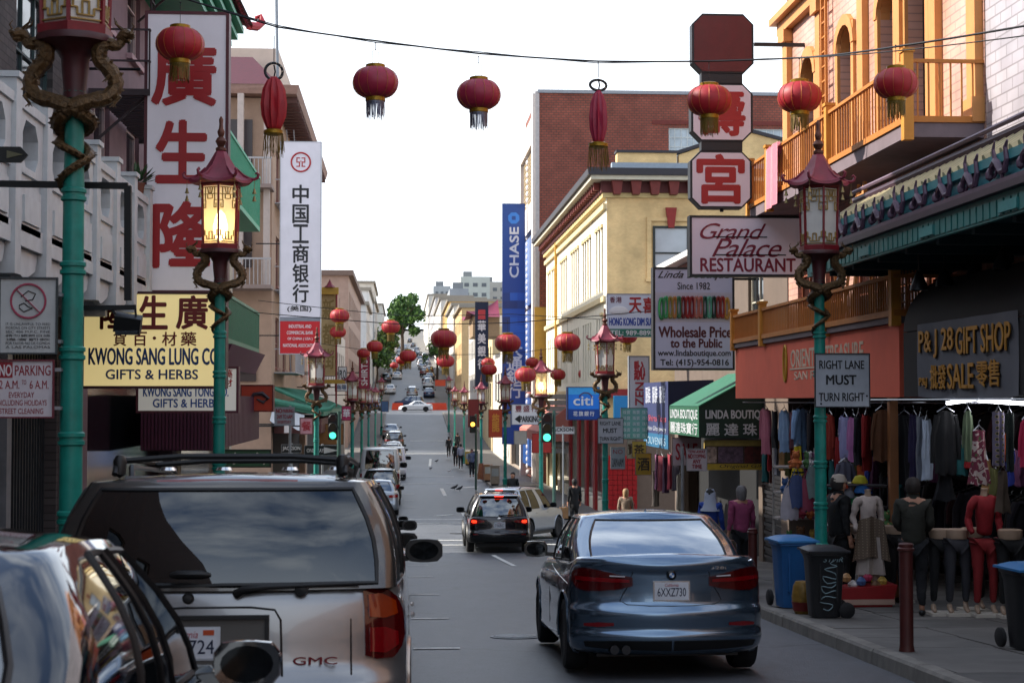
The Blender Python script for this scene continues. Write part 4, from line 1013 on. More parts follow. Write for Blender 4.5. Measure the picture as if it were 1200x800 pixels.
wp = MB(); wp.tube([q + Vector((0, -.0, 0)), q + Vector((0, -.03, 0)), q + Vector((.03, -.045, .02)), q + Vector((.15, -.05, .035)), q + Vector((.3, -.04, .04)), q + Vector((.62, .0, .05))], [.028, .026, .022, .012, .01, .008], 8); wp.lathe([(.035, 0), (.035, .03), (.001, .035)], 12, mat=Matrix.Translation(q + Vector((.32, 0, .02))) @ Matrix.Rotation(pi / 2, 4, 'X')); wp.build('rear_wiper', BLK, t)
MB().tube([(-.26, .075, 1.245), (-.22, .06, 1.25), (-.1, .058, 1.25), (-.06, .07, 1.245)], [.012, .022, .022, .012], 8).build('window_handle', BLK, t)
q = surf(.50, .77, .003); letters(t, Face((0, q.y, 0), (1, 0, 0), (0, -1, 0)), 'GMC',   .36, .58, .76, .80, M('#7a2028', .3, .5, 0), d=.03, ext=.002, bold=.02)
MB().tube([(-.36, .29, 1.752), (-.2, .275, 1.757), (.2, .275, 1.757), (.36, .29, 1.752)], .016, 6).build('brake_strip', LAMPR, t)
for sg in (-1, 1):
    rk = MB(); rk.tube([(sg * .60, .42, 1.80), (sg * .60, .5, 1.88), (sg * .61, .65, 1.895), (sg * .61, 2.5, 1.90), (sg * .58, 2.75, 1.82)], .017, 8)
    rk.lathe([(.001, -.07), (.032, -.05), (.036, .03), (.02, .06), (.001, .065)], 10, c=(sg * .585, .48, 1.85)); rk.build('roof_rail', BLK, t)
cb = MB()
for y in (.75, 1.9): cb.tube([(-.6, y, 1.885), (-.3, y, 1.91), (.3, y, 1.91), (.6, y, 1.885)], .02, 6)
cb.build('crossbar', BLK, t)
for x in (-.35, -.05, .3, .55): MB().lathe([(.001, .0), (.05, .0), (.04, .018), (.001, .02)], 10, c=(x, .6, 1.825)).build('roof_slat_stud', CHROME, t)

# --- dark glossy hatch at the very lower left ---
P_DK = M('#0a0e16', .05, 0, .0, 3, coat=1, spec=.6)
t, surf, patch, seam, body = make_car(dict(L=4.45, W=.89, top=[(0, .96), (.4, .98), (3.2, .93), (4.0, .80), (4.45, .62)], wr=.33, R=.39, wheels=(.85, 3.5), gb=(.35, 3.35), gr=(1.0, 2.35), gw=.80, rw=.60, zr=1.47, bulge=.06,
    fr=[.10, .22, .30, .40, .52, .57, .68, .80, .93], side='ppppsspssspp', gbow=.12, bowr=.3, mirror=P_DK, seal=.013, ms=1.0, ym=2.72, zoff=-.06), P_DK, 'hatchback_car', 'near black glossy car at the lower left corner mirroring the sky')
put(t, -1.56, 3.3); t.scale = (1, 1, 1.02); t['category'] = 'car'
patch('tail_light', [(.55, .80, .93), (.75, .78, .95), (1.0, .82, .94)], LAMPRD)
for (x) in (-1, 1): seam('door_gap', [(x * u, z) for u, z in ((2.0, .95), (2.0, .4))], .004)

# --- generic parked cars ---
def sedan(paint, name, label, detail=1):
    t, surf, patch, seam, body = make_car(dict(rr=.24, gb=(.62, 3.35), gr=(1.4, 2.6), gw=.77, rw=.57, side='ppssspssspp', fr=[.03, .12, .25, .36, .42, .46, .62, .78, .92]), paint, name, label, detail)
    patch('tail_light', [(.50, .76, .86), (.75, .75, .89), (1.0, .78, .87)], LAMPR, nu=8, nv=2)
    plate(t, surf, .75, .31, .16, None, None); seam('panel_gap', [(-.48, .9), (-.46, .66), (0, .64), (.46, .66), (.48, .9)], .005); return t
def van(paint, name, label):
    t, surf, patch, seam, body = make_car(dict(L=5.2, W=.98, top=[(0, 1.22), (4.0, 1.2), (4.7, 1.1), (5.2, .8)], wr=.36, R=.42, wheels=(1.0, 4.2), gb=(.06, 4.6), gr=(.14, 3.8), gw=.96, rw=.84, zr=2.15, clad=0, bulge=.03, zlow=.32,
        fr=[.02, .14, .3, .5, .6, .64, .72, .84, .93], side='ppppppsspssp', gbow=.04, bowr=.05, xr=[0, .06, .4, .72, .86, 1], rr=.12, ms=1.5), paint, name, label, 1)
    patch('tail_light', [(.86, .8, 1.05), (.93, .8, 1.05), (1.0, .82, 1.03)], LAMPR, nu=4, nv=2); seam('panel_gap', [(0, 1.2), (0, .4)], .006); plate(t, surf, .6, .31, .16, None, None)
    MB().tube([(0, .1, 1.25), (0, .12, 2.05)], .03, 4).build('door_split', paint, t); return t
WHITE = M('#c9ccd0', .3, .1, .05, 3, coat=.8, dirt=.1); SILV = M('#9299a1', .3, .7, .05, 3, coat=.8); BLACKP = M('#111216', .25, .4, .05, 3, coat=1); REDP = M('#521018', .25, .4, .05, 3, coat=1); GREYP = M('#474c54', .3, .6, .05, 3, coat=.8); TANP = M('#8f8878', .3, .5, .05, 3, coat=.8); BLUEP = M('#1d3558', .3, .5, .05, 3, coat=.8)
GC = 'cars parked in a row along the left kerb'
SD = sedan(SILV, 'sedan_car', 'silver sedan parked farther up the left kerb'); SV, *_ = suv(BLACKP, 'suv_car', 'black suv parked just ahead of the pewter suv', None, False, 1); VN = van(WHITE, 'delivery_van', 'tall white box van parked on the left before the junction')
def another(src, x, Y, lab, paint=None, yaw=0, grp=GC, cat=None, s=1):
    o = dup(src, (0, 0, 0)); put(o, x, Y, yaw); o['label'] = lab; o['group'] = grp; o.scale = (1, 1, s) if isinstance(s, (int, float)) else s
    if cat: o['category'] = cat
    if paint: setmat(o, ['body'], [paint, BLK]); setmat(o, ['cabin', 'door_handle', 'spoiler', 'door_split', 'wheel_arch'], [paint])
    return o
put(SV, -.98, 15.0); SV['group'] = GC; SV['label'] = 'black suv parked just ahead of the pewter suv, mostly hidden by it'
another(SV, -.9, 24.5, 'dark red suv with its mirror folded out, second ahead of the pewter suv', REDP)
another(SD, -1.0, 31.5, 'tan sedan parked between the dark red suv and the white sedan', TANP)
put(SD, -.98, 39.2); SD['group'] = GC; SD['label'] = 'white sedan with red tail lights parked just before the junction'; setmat(SD, ['body'], [WHITE, BLK]); setmat(SD, ['cabin', 'door_handle', 'wheel_arch'], [WHITE])
another(SD, -1.05, 68, 'silver sedan, first parked car beyond the junction', SILV)
another(SV, -1.0, 75, 'dark green suv parked in front of the white box van', M('#1c2a28', .3, .4, .05, 3, coat=.8))
VN.scale = (1.06, 1, 1.16); put(VN, -1.15, 82.5); VN['label'] = 'big white box van parked beyond the dark green suv'; VN['category'] = 'van'; VN['group'] = 'vans parked on the left'
another(VN, -.75, 104, 'white passenger van with two rear windows parked farther on', None, cat='van', grp='vans parked on the left', s=.95)
another(SV, -.9, 116, 'grey pickup sized suv parked beyond the white passenger van', GREYP, s=1.15)
another(SV, -.7, 128, 'white suv parked near the end of the left row', WHITE)
another(SD, -.8, 140, 'white sedan parked near the far end of the left row', WHITE)
another(SV, -.8, 155, 'dark suv parked last but one in the left row', BLACKP); another(SD, -1.2, 168, 'pale grey sedan ending the left row', SILV)
GF_ = 'distant cars around the junction and up the hill'
another(SD, 4.0, 216, 'white sedan crossing the far junction sideways in front of the orange barriers', WHITE, radians(90), GF_)
o = bpy.data.objects
far = [(SD, 445, 238, 'white sedan waiting behind the crossing sedan', WHITE, 100), (SV, 497, 240, 'blue and white car stopped behind the orange barriers', BLUEP, 80), (SV, 448, 222, 'dark blue truck like car at the left corner of the far junction', BLUEP, 60),
 (SD, 457, 268, 'white sedan parked at the bottom left of the hill', WHITE, 0), (SV, 483, 262, 'silver suv coming down the hill bottom', SILV, 0), (SD, 503, 262, 'blue grey sedan low on the hill right side', BLUEP, 0), (SV, 502, 278, 'white van like suv on the hill right side', WHITE, 0),
 (SV, 452, 292, 'black suv on the hill left side', BLACKP, 0), (SV, 459, 318, 'silver suv on the hill left side', SILV, 0), (SD, 504, 300, 'grey car on the hill right side', GREYP, 0), (SV, 503, 330, 'black suv higher on the hill right side', BLACKP, 0), (SD, 481, 470, 'white car driving high up on the hill', WHITE, 0),
 (SV, 480, 610, 'dark car near the crest of the hill', BLACKP, 0), (SD, 462, 345, 'pale car parked mid hill on the left', WHITE, 0), (SV, 501, 360, 'white suv mid hill on the right', WHITE, 0), (SD, 500, 395, 'dark blue car upper hill on the right', BLUEP, 0), (SD, 464, 385, 'dark grey car upper hill on the left', GREYP, 0), (SV, 498, 430, 'silver suv upper hill on the right', SILV, 0), (SD, 475, 540, 'pale car close to the crest of the hill', SILV, 0), (SV, 484, 560, 'dark suv close to the crest of the hill', BLACKP, 0)]
OR = ['first', 'second', 'third', 'fourth', 'fifth', 'sixth', 'seventh', 'eighth']
for s in (0, 1):
    for k in range(8):
        Y = (306 if s == 0 else 288) + k * 29 + (k % 3) * 5; cn0, pt = (('white', WHITE), ('black', BLACKP), ('silver', SILV), ('grey', GREYP), ('dark red', REDP))[(k * 3 + s) % 5]
        another((SD, SV)[k % 2], (-1.1, 4.3)[s], Y, '%s car parked on the %s side of the hill, %s counted from below' % (cn0, ('left', 'right')[s], OR[k]), pt, 0, GF_)
for (src, px, Y, lab, pt, yw) in far: another(src, at(px, 470, Y).x, Y, lab, pt, radians(yw), GF_)
# ================= signs helpers =================
def pr(x0, x1, y0, y1, Y):
    """rectangle (X0,X1,Z0,Z1) of a board that faces down the street, from its measured corners"""
    a = at(x0, y1, Y); b = at(x1, y0, Y); return a.x, b.x, a.z, b.z
WHT = M('#d6d4d6', .4, 0, .06, 2, dirt=.18); INK = M('#15171c', .5, 0, 0); SRED = M('#a8141c', .5, 0, .08, 4); SBLUE = M('#1c3c6c', .5, 0, .05, 4)
def board(name, label, F, a0, a1, b0, b1, th, pm, fm, fw=.04, group=None, cat='sign', glow=0):
    c = F.P((a0 + a1) / 2, b0, -th / 2); t = thing(name, label, cat, tuple(c), group=group, world=True)
    m = MB(); m.fbox(F, a0 - fw, a0, b0 - fw, b1 + fw, -th, .015); m.fbox(F, a1, a1 + fw, b0 - fw, b1 + fw, -th, .015); m.fbox(F, a0, a1, b0 - fw, b0, -th, .015); m.fbox(F, a0, a1, b1, b1 + fw, -th, .015)
    m.build('frame', fm, t, smooth=False, fix=True)
    MB().fbox(F, a0, a1, b0, b1, -th + .01, 0).build('panel', pm, t, smooth=False, fix=True); return t
def bsign(name, label, px, Y, th, pm, fm, fw=.04, group=None, **k):
    x0, x1, z0, z1 = pr(*px, Y); F = FS(Y); return board(name, label, F, x0, x1, z0, z1, th, pm, fm, fw, group, **k), F, (x0, x1, z0, z1)
def put_text(t, F, r, rect, body, mat, **k):
    """rect in 0..1 of the board (u0,u1,v0,v1), v from the bottom"""
    x0, x1, z0, z1 = r; w = x1 - x0; h = z1 - z0
    return letters(t, F, body, x0 + w * rect[0], x0 + w * rect[1], z0 + h * rect[2], z0 + h * rect[3], mat, **k)
def arm(t, pts, r=.025, mat=None, name='bracket'): return MB().tube(pts, r, 6).build(name, mat or M('#1a1b1e', .5, .5, .1), t)
def tri(px0, px1, ytop, ybot, Y): return at(px0, ytop, Y), at(px1, ybot, Y)

# ================= left side signs =================
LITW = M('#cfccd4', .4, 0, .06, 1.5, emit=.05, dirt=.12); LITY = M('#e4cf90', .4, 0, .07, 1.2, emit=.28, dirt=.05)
DKRED = M('#4d1420', .5, 0, .1)
BRED = M('#9c1218', .45, 0, .06, 4)
t, F, r = bsign('vertical_sign', 'tall white sign with three big red chinese characters', (171, 265, 18, 340), 26.0, .3, LITW, DKRED, .05)
FW = FS(25.985)
for i, (ch, y0, y1, xa, xb) in enumerate((('廣', 52, 122, 179, 252), ('生', 143, 213, 184, 244), ('隆', 238, 312, 180, 246))):
    a = at(xa, y1, 26); b = at(xb, y0, 26); letters(t, F, ch, a.x, b.x, a.z, b.z, BRED, bold=.035, ext=.012, res=4)
arm(t, [(-5.1, 26.1, 5.3), (-4.2, 26.1, 5.3)]); arm(t, [(-5.1, 26.1, 2.4), (-4.2, 26.1, 2.4)])
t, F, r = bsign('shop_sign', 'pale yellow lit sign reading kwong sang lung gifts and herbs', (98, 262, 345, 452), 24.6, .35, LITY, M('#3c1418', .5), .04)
BR2 = M('#6b1410', .5, 0, .05, 4)
for (ch, xa, xb) in (('隆', 118, 148), ('生', 164, 196), ('廣', 207, 243)):
    a = at(xa, 385, 24.6); b = at(xb, 347, 24.6); letters(t, F, ch, a.x, b.x, a.z, b.z, BR2, bold=.03, ext=.01)
for (ch, xa, xb) in (('貨', 133, 148), ('百', 156, 172), ('材', 190, 207), ('藥', 212, 230)):
    a = at(xa, 405, 24.6); b = at(xb, 389, 24.6); letters(t, F, ch, a.x, b.x, a.z, b.z, BR2, bold=.02)
a = at(181, 396, 24.6); MB().lathe([(.025, 0), (.025, .008), (.001, .009)], 12, mat=Matrix.Translation(a) @ Matrix.Rotation(pi / 2, 4, 'X')).build('dot', BR2, t)
a = at(104, 427, 24.6); b = at(256, 408, 24.6); letters(t, F, 'KWONG SANG LUNG CO', a.x, b.x, a.z, b.z, SBLUE, bold=.03)
a = at(124, 444, 24.6); b = at(232, 433, 24.6); letters(t, F, 'GIFTS & HERBS', a.x, b.x, a.z, b.z, SBLUE, bold=.03)
arm(t, [(-5.1, 24.8, 1.5), (-4.9, 24.8, 1.5)])
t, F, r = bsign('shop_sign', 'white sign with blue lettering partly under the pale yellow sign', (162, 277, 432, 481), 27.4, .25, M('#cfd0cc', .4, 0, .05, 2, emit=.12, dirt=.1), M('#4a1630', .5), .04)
put_text(t, F, r, (.05, .92, .34, .56), 'KWONG SANG TONG CO.', M('#1c4fa0', .5, 0, 0), bold=.03); put_text(t, F, r, (.15, .82, .08, .28), 'GIFTS & HERBS', M('#1c4fa0', .5, 0, 0), bold=.03)
put_text(t, F, r, (.86, .96, .78, .98), '藥', SRED, bold=.02); put_text(t, F, r, (.86, .96, .58, .76), '材', SRED, bold=.02)
arm(t, [(-5.1, 27.5, .3), (-4.4, 27.5, .3)])
# bank sign
def bank_sign(px, Y, lab, full_=True):
    t, F, r = bsign('bank_sign', lab, px, Y, .35, LITW, M('#a9adb4', .4, .3), .03)
    x0, x1, z0, z1 = r; h = z1 - z0; w = x1 - x0
    MB().fbox(F, x0, x1, z0, z0 + h * .152, .0, .008).build('red_panel', M('#b01420', .4, 0, .05, 2, emit=.05), t, smooth=False, fix=True)
    MB().fbox(F, x0, x1, z0 + h * .152, z0 + h * .172, .0, .012).build('band', M('#80858f', .4, .3), t, smooth=False, fix=True)
    if not full_: return
    MB().tube([(x0 + w * .5 + .36 * cos(a * pi / 14), Y - .006, z0 + h * .905 + .36 * sin(a * pi / 14)) for a in range(28)], .035, 6, closed=True).build('emblem_ring', SRED, t)
    em = MB(); cx, cz = x0 + w * .5, z0 + h * .905
    for (u0, u1, v0, v1) in ((-.17, -.03, .14, .18), (-.17, -.13, .02, .14), (-.17, -.03, -.02, .02), (-.07, -.03, -.14, -.02), (-.17, -.03, -.18, -.14), (.03, .17, .14, .18), (.13, .17, .02, .14), (.03, .17, -.02, .02), (.03, .07, -.14, -.02), (.03, .17, -.18, -.14), (-.03, .03, .02, .05)): em.fbox(F, cx + u0, cx + u1, cz + v0, cz + v1, .002, .012)
    em.build('emblem', SRED, t, smooth=False, fix=True)
    for i, ch in enumerate('中国工商银行'):
        a = at(343, 238 + i * 23.2, Y); b = at(361.5, 217 + i * 23.2, Y); letters(t, F, ch, a.x, b.x, a.z, b.z, INK, bold=.025)
    put_text(t, F, r, (.18, .78, .195, .225), '(美国)', INK, bold=.02)
    for i, s in enumerate(('INDUSTRIAL AND', 'COMMERCIAL BANK', 'OF CHINA ( USA )', 'NATIONAL ASSOCIATION')):
        wd = (.56, .66, .62, .84)[i]; put_text(t, F, r, (.5 - wd / 2, .5 + wd / 2, .12 - i * .03, .136 - i * .03), s, WHT, bold=.02)
    arm(t, [(-5.6, Y + .15, 6), (x0, Y + .15, 6)]); arm(t, [(-5.6, Y + .15, 2.5), (x0, Y + .15, 2.5)])
bank_sign((328, 376, 167, 414), 62, 'tall white and red chinese bank sign on the left')
# ================= left buildings =================
DBR = brick_mat('#4a4444', '#3c3637', '#2a2727', 2.3, 'yz')
def bldg(name, label, F, a0, a1, z1, depth, mat, holes=(), zb=-7, th=.3, roofm=None, south=True, nrm=1, cat='building', group=None):
    """street-facing wall with openings plus the block behind it"""
    c = F.P((a0 + a1) / 2, 0, -1); t = thing(name, label, cat, (c.x, c.y, gz(c.y)), group=group, world=True)
    wall_with_holes(t, F, a0, a1, zb, z1, list(holes), mat, th)
    ax = FS(a0) if abs(F.A.y) > .5 else None
    m = MB(); m.fbox(F, a0, a1, zb, z1, -depth, -th - .32); m.build('block', mat, t, smooth=False, fix=True)
    m = MB(); m.fbox(F, a0 + .002, a0 + .25, zb, z1 - .002, -th - .33, -th + .0); m.fbox(F, a1 - .25, a1 - .002, zb, z1 - .002, -th - .33, -th + .0); m.fbox(F, a0 + .01, a1 - .01, z1 - .3, z1 - .01, -th - .32, -th + .0); m.build('return_wall', mat, t, smooth=False, fix=True)
    return t
F = FL(-5.0)
dark = M('#0e0f12', .8, 0, .2)
t = bldg('brick_building', 'dark brick building behind the white chinese style balcony', F, 8, 24.9, 12.8, 9, DBR, [(18.0, 20.2, 3.7, 5.6), (21.2, 23.4, 3.7, 5.6), (14, 16.6, 3.7, 5.6), (12, 17.4, -3.6, 1.2), (18.0, 20.4, -3.6, 1.2), (20.9, 23.9, -3.6, 1.2), (18.0, 20.2, 6.7, 8.6), (21.2, 23.4, 6.7, 8.6)])  # unseen upper wall is raised so its shadow covers the canopy opposite
for (a, b, c, d) in ((18.0, 20.2, 3.7, 5.6), (21.2, 23.4, 3.7, 5.6), (14, 16.6, 3.7, 5.6), (18.0, 20.2, 6.7, 8.6), (21.2, 23.4, 6.7, 8.6)): window(t, F, a, b, c, d, M('#22383a', .5), 3, 2)
# folding gates and shop fronts in the dark ground floor
for (a, b) in ((12, 17.4), (18.0, 20.4), (20.9, 23.9)):
    g = MB(); n = int((b - a) / .16)
    for i in range(n + 1): y = a + (b - a) * i / n; g.fbox(F, y - .018, y + .018, -3.5, .9, -.2, -.17)
    for z in (-3.1, -1.6, 0, .9): g.fbox(F, a, b, z - .02, z + .02, -.215, -.2)
    g.build('security_gate', M('#33363a', .5, .5, .2), t, smooth=False, fix=True)
    MB().fbox(F, a, b, -4, 1.3, -.31, -.3).build('shop_glass', M('#0d1013', .1, 0, .3, spec=.8), t, smooth=False, fix=True)
for a in (17.7, 20.65, 24.2): MB().fbox(F, a - .12, a + .12, -4, 1.4, .002, .1).build('door_post', M('#6d6f74', .5, .2, .2, 5, dirt=.3), t, smooth=False, fix=True)
# white balcony with chinese relief panels
BW = M('#c2c6c8', .6, 0, .1, 4, .05, dirt=.22)
tb = thing('balcony', 'white balcony with octagonal openings and stepped posts on the upper left', 'balcony', (-4.5, 20, 1.6), world=True)
FB = FL(-3.95); y0, y1 = 11.0, 25.6
MB().box(-5.0, -3.97, y0, y1 - .002, 1.62, 1.85).build('floor_slab', BW, tb, smooth=False)
n = 10; w = (y1 - y0) / n
for i in range(n + 1):
    y = y0 + w * i; q = MB(); q.fbox(FB, y - .13, y + .13, 1.30, 3.30, -.24, .02); q.fbox(FB, y - .16, y + .16, 3.30, 3.36, -.27, .05); q.build('rail_post', BW, tb, smooth=False, fix=True)
for i in range(n):
    a, b = y0 + w * i + .13, y0 + w * (i + 1) - .13; m_ = (a + b) / 2; hw, hh, cz = .36, .25, 2.72
    q = MB(); oct_ = [(m_ - hw, cz - .1), (m_ - hw + .14, cz - hh), (m_ + hw - .14, cz - hh), (m_ + hw, cz - .1), (m_ + hw, cz + .1), (m_ + hw - .14, cz + hh), (m_ - hw + .14, cz + hh), (m_ - hw, cz + .1)]
    C4 = [(a, 2.4), (b, 2.4), (b, 3.05), (a, 3.05)]
    ring = [(a, cz - .1), (a, 2.4), (b, 2.4), (b, cz - .1), (b, cz + .1), (b, 3.05), (a, 3.05), (a, cz + .1)]
    order = oct_
    for k in range(8): q.prism([ring[k], ring[(k + 1) % 8], order[(k + 1) % 8], order[k]], FB, -.2, -.03)
    q.build('pierced_panel', BW, tb, smooth=False, fix=True)
    MB().fbox(FB, a, b, 3.05, 3.15, -.22, .0).build('handrail', BW, tb, smooth=False, fix=True)
    q = MB(); q.fbox(FB, a, b, 1.62, 2.4, -.2, -.06); q.fbox(FB, a + .12, b - .12, 1.78, 2.26, -.06, -.02); q.fbox(FB, a + .22, b - .22, 1.88, 2.16, -.02, .005); q.build('relief_panel', BW, tb, smooth=False, fix=True)
    c = MB(); c.prism([(a, 1.62), (b, 1.62), (b - .05, 1.5), (m_ + .5, 1.42), (m_ + .2, 1.34), (m_, 1.30), (m_ - .2, 1.34), (m_ - .5, 1.42), (a + .05, 1.5)], FB, -.16, -.08); c.build('arched_apron', BW, tb, smooth=False, fix=True)
q = MB()
for k in range(5): q.box(-4.9 + k * .2, -4.75 + k * .2, y1, y1 + .02, 1.9, 3.05)
q.box(-4.98, -3.95, y1 - .06, y1, 1.62, 3.2); q.build('end_panel', BW, tb, smooth=False)
for i in range(8):
    y = y0 + 1.2 + i * 1.85; MB().prism([(y - .09, 1.6), (y + .09, 1.6), (y + .09, .9), (y - .09, .9)], F, .0, .75).build('corbel', BW, tb, smooth=False, fix=True) if False else MB().box(-5.0, -4.2, y - .09, y + .09, 1.2, 1.6).build('corbel', BW, tb, smooth=False)
# cable reel like plant on the balcony
t = thing('potted_plant', 'small potted plant on the far end of the white balcony', 'plant', (-4.1, 25.4, 3.2)); MB().lathe([(.07, 0), (.1, .18), (.09, .18)], 12).build('pot', M('#6d4030', .8), t)
lf = MB(); rr = random.Random(2)
for k in range(60):
    a = rr.uniform(0, 2 * pi); e = rr.uniform(.2, 1.3); l_ = rr.uniform(.12, .3); d = Vector((cos(a) * cos(e), sin(a) * cos(e), sin(e))); p = Vector((0, 0, .16)) + d * l_ * .4; q = p + d * l_; s = d.cross(Vector((0, 0, 1))).normalized() * .03; m_ = (p + q) / 2
    lf.add([p, m_ + s, q, m_ - s], [(0, 1, 2, 3)])
lf.build('leaves', M('#2c4a26', .6, 0, .3, 20), t, smooth=False)
# mauve house with quoins and fire escape
MAUVE = M('#705860', .8, 0, .14, 3, .1, dirt=.25); MTR = M('#a4868c', .75, 0, .12, 4, .1, dirt=.2)
holes = [(26.5 + i * 3.1, 27.9 + i * 3.1, z, z + 2.0) for i in range(3) for z in (3.0, 6.3, 9.3)] + [(26.2, 35.8, -4, .5)]
t = bldg('town_house', 'mauve house with corner stones behind the tall white sign', F, 25.0, 36.5, 12.0, 9, MAUVE, holes)
for h in holes[:-1]: window(t, F, *h, M('#b8a8a8', .6), 1, 2, trim=MTR)
MB().fbox(F, 26.2, 35.8, -4.5, .6, -.32, -.3).build('shop_glass', M('#0d1013', .1, 0, .3, spec=.8), t, smooth=False, fix=True)
for a in (25.2, 36.1):
    for k in range(22):
        w = .5 if k % 2 else .34; MB().fbox(F, a - w / 2, a + w / 2, 2.0 + k * .42, 2.38 + k * .42, .001, .07).build('quoin', MTR, t, smooth=False, fix=True)
FE = M('#3a3034', .6, .4, .2, 8, dirt=.3); t = thing('fire_escape', 'dark iron fire escape platforms above the white balcony', 'fire escape', (-4.4, 28, 3), world=True)
for z in (4.9, 7.9):
    pf = MB(); 
    for k in range(22): pf.box(-4.95, -4.05, 26.0 + k * .22, 26.12 + k * .22, z, z + .03)
    pf.box(-4.98, -4.02, 25.9, 25.96, z - .05, z + .05); pf.box(-4.98, -4.02, 30.8, 30.86, z - .05, z + .05); pf.build('platform', FE, t, smooth=False)
    rl = MB()
    for k in range(13): rl.bar((-4.03, 25.93 + k * .41, z), (-4.03, 25.93 + k * .41, z + 1), .025)
    for zz in (.5, 1.0): rl.bar((-4.03, 25.9, z + zz), (-4.03, 30.86, z + zz), .03); rl.bar((-4.98, 25.92, z + zz), (-4.03, 25.92, z + zz), .03)
    rl.build('railing', FE, t, smooth=False)
    for y in (26.2, 30.6): MB().bar((-4.98, y, z - .8), (-4.1, y, z), .04).build('brace', FE, t, smooth=False)
ld = MB()
for y in (28.9, 29.3): ld.bar((-4.3, y, 4.9), (-4.7, y + 1.2, 7.9), .035)
for k in range(9): ld.bar((-4.3 - .4 * k / 9, 28.9 + 1.2 * k / 9, 5.0 + 3 * k / 9), (-4.3 - .4 * k / 9, 29.3 + 1.2 * k / 9, 5.0 + 3 * k / 9), .03)
ld.build('ladder', FE, t, smooth=False)
# green glazed eave corner above the tall sign
GRN = M('#1d8f6a', .4, 0, .15, 8, .1, dirt=.2); t = thing('eave', 'bright green glazed roof corner with a red ridge end above the tall sign', 'roof', (-4.3, 34, 8.0), world=True)
for k in range(4):
    MB().box(-5.0, -3.95 + k * .12, 29.5, 36.2 + k * .12, 7.75 + k * .17, 7.86 + k * .17).build('eave_band', GRN, t, smooth=False)
MB().add([(-5.0, 29.5, 8.4), (-3.5, 29.5, 8.4), (-3.4, 36.8, 8.5), (-5.0, 36.8, 8.5), (-5.0, 29.5, 9.7), (-5.0, 35.5, 9.7)], [(0, 1, 2, 3), (1, 4, 5, 2), (0, 4, 1), (3, 2, 5), (0, 3, 5, 4)]).build('roof_slope', M('#6d2c38', .6, 0, .2, 10, dirt=.3), t, smooth=False)
for k in range(28): MB().tube([(-3.5, 29.6 + k * .26, 8.44), (-5.0, 29.6 + k * .26 * .83, 9.72)], .05, 6).build('roof_tile', M('#7a3040', .6, 0, .2, 10, dirt=.3), t)
MB().tube([(-3.5, 36.8, 8.5), (-3.35, 37.1, 8.55), (-3.25, 37.3, 8.7), (-3.3, 37.35, 8.85), (-3.4, 37.3, 8.8)], [.1, .1, .09, .07, .04], 8).build('ridge_end', M('#a82430', .5), t)
# cream corner house with green balconies
CRM = M('#b3a590', .8, 0, .12, 3, .1, dirt=.25)
holes = [(38 + i * 3.3, 39.6 + i * 3.3, z, z + 1.9) for i in range(3) for z in (2.0, 4.9, 8.0)]
t = bldg('corner_house', 'cream corner house with green balconies left of the junction', F, 36.6, 48, 7.6, 9, CRM, [h for h in holes if h[3] < 7.4] + [(37.2, 47.4, -4.5, .3)])
for h in holes:
    if h[3] < 7.4: window(t, F, *h, M('#d0c8ba', .6), 2, 2)
MB().fbox(F, 37.2, 47.4, -4.6, .3, -.32, -.3).build('shop_glass', M('#120d10', .1, 0, .3, spec=.8), t, smooth=False, fix=True)
GB = M('#20a078', .45, 0, .12, 6, dirt=.15)
for (z, lab, c) in ((4.85, 'bright green upper balcony left of the bank sign', GB), (1.45, 'dull green lower balcony above the maroon canopy', M('#3a7a5c', .5, 0, .15, 6, dirt=.3))):
    t = thing('balcony', lab, 'balcony', (-4.5, 42, z), world=True); MB().box(-5.0, -4.0, 37.5, 45.6, z - .12, z).build('floor_slab', c, t, smooth=False)
    h = 1.35 if z > 3 else .95
    for k in range(60):
        y = 37.5 + k * .137; MB().box(-4.05, -4.01, y, y + .04, z, z + h).build('baluster', c, t, smooth=False)
    MB().box(-4.07, -3.99, 37.5, 45.62, z + h, z + h + .07).build('handrail', c, t, smooth=False); MB().box(-4.98, -4.0, 45.54, 45.6, z + .0, z + h).build('end_rail', c, t, smooth=False)
MAR = M('#4d1530', .6, 0, .15, 4, dirt=.25)
t = thing('canopy', 'maroon box canopy under the dull green balcony', 'canopy', (-4.4, 42, .9), world=True); MB().add([(-5, 37, 1.3), (-3.85, 37, 1.3), (-3.85, 45.8, 1.3), (-5, 45.8, 1.3), (-5, 37, .75), (-4.1, 37, .75), (-4.1, 45.5, .75), (-5, 45.5, .75)], [(3, 2, 1, 0), (4, 5, 6, 7), (0, 1, 5, 4), (1, 2, 6, 5), (2, 3, 7, 6)]).build('hood', MAR, t, smooth=False)
t = thing('awning', 'dark maroon metal awning above the jewelry sign', 'awning', (-4.4, 38, -1), world=True)
MB().box(-5.0, -3.65, 31.5, 41.5, -.95, .12).build('fascia_box', M('#3b0f22', .55, 0, .12, 4), t, smooth=False)
for k in range(34): MB().box(-3.65, -3.62, 31.6 + k * .29, 31.8 + k * .29, -.93, .1).build('rib', M('#471430', .5), t, smooth=False)
x0, x1, z0, z1 = pr(228, 318, 476, 530, 31.4)
q = MB()
for k in range(20): xx = -5 + k * .068; q.box(xx, xx + .045, 31.46, 31.5, -.93, .1)
q.build('end_rib', M('#471430', .5), t, smooth=False)
t, F2, r = bsign('shop_sign', 'green sign with white jewelry lettering low above the pewter suv roof', (256, 316, 528, 546), 33, .1, M('#2f5b3a', .5, 0, .1), M('#20301f', .5), .03); put_text(t, F2, r, (.03, .97, .12, .88), 'ge Jewelry', M('#c8ccb8', .5, 0, 0), bold=.03)
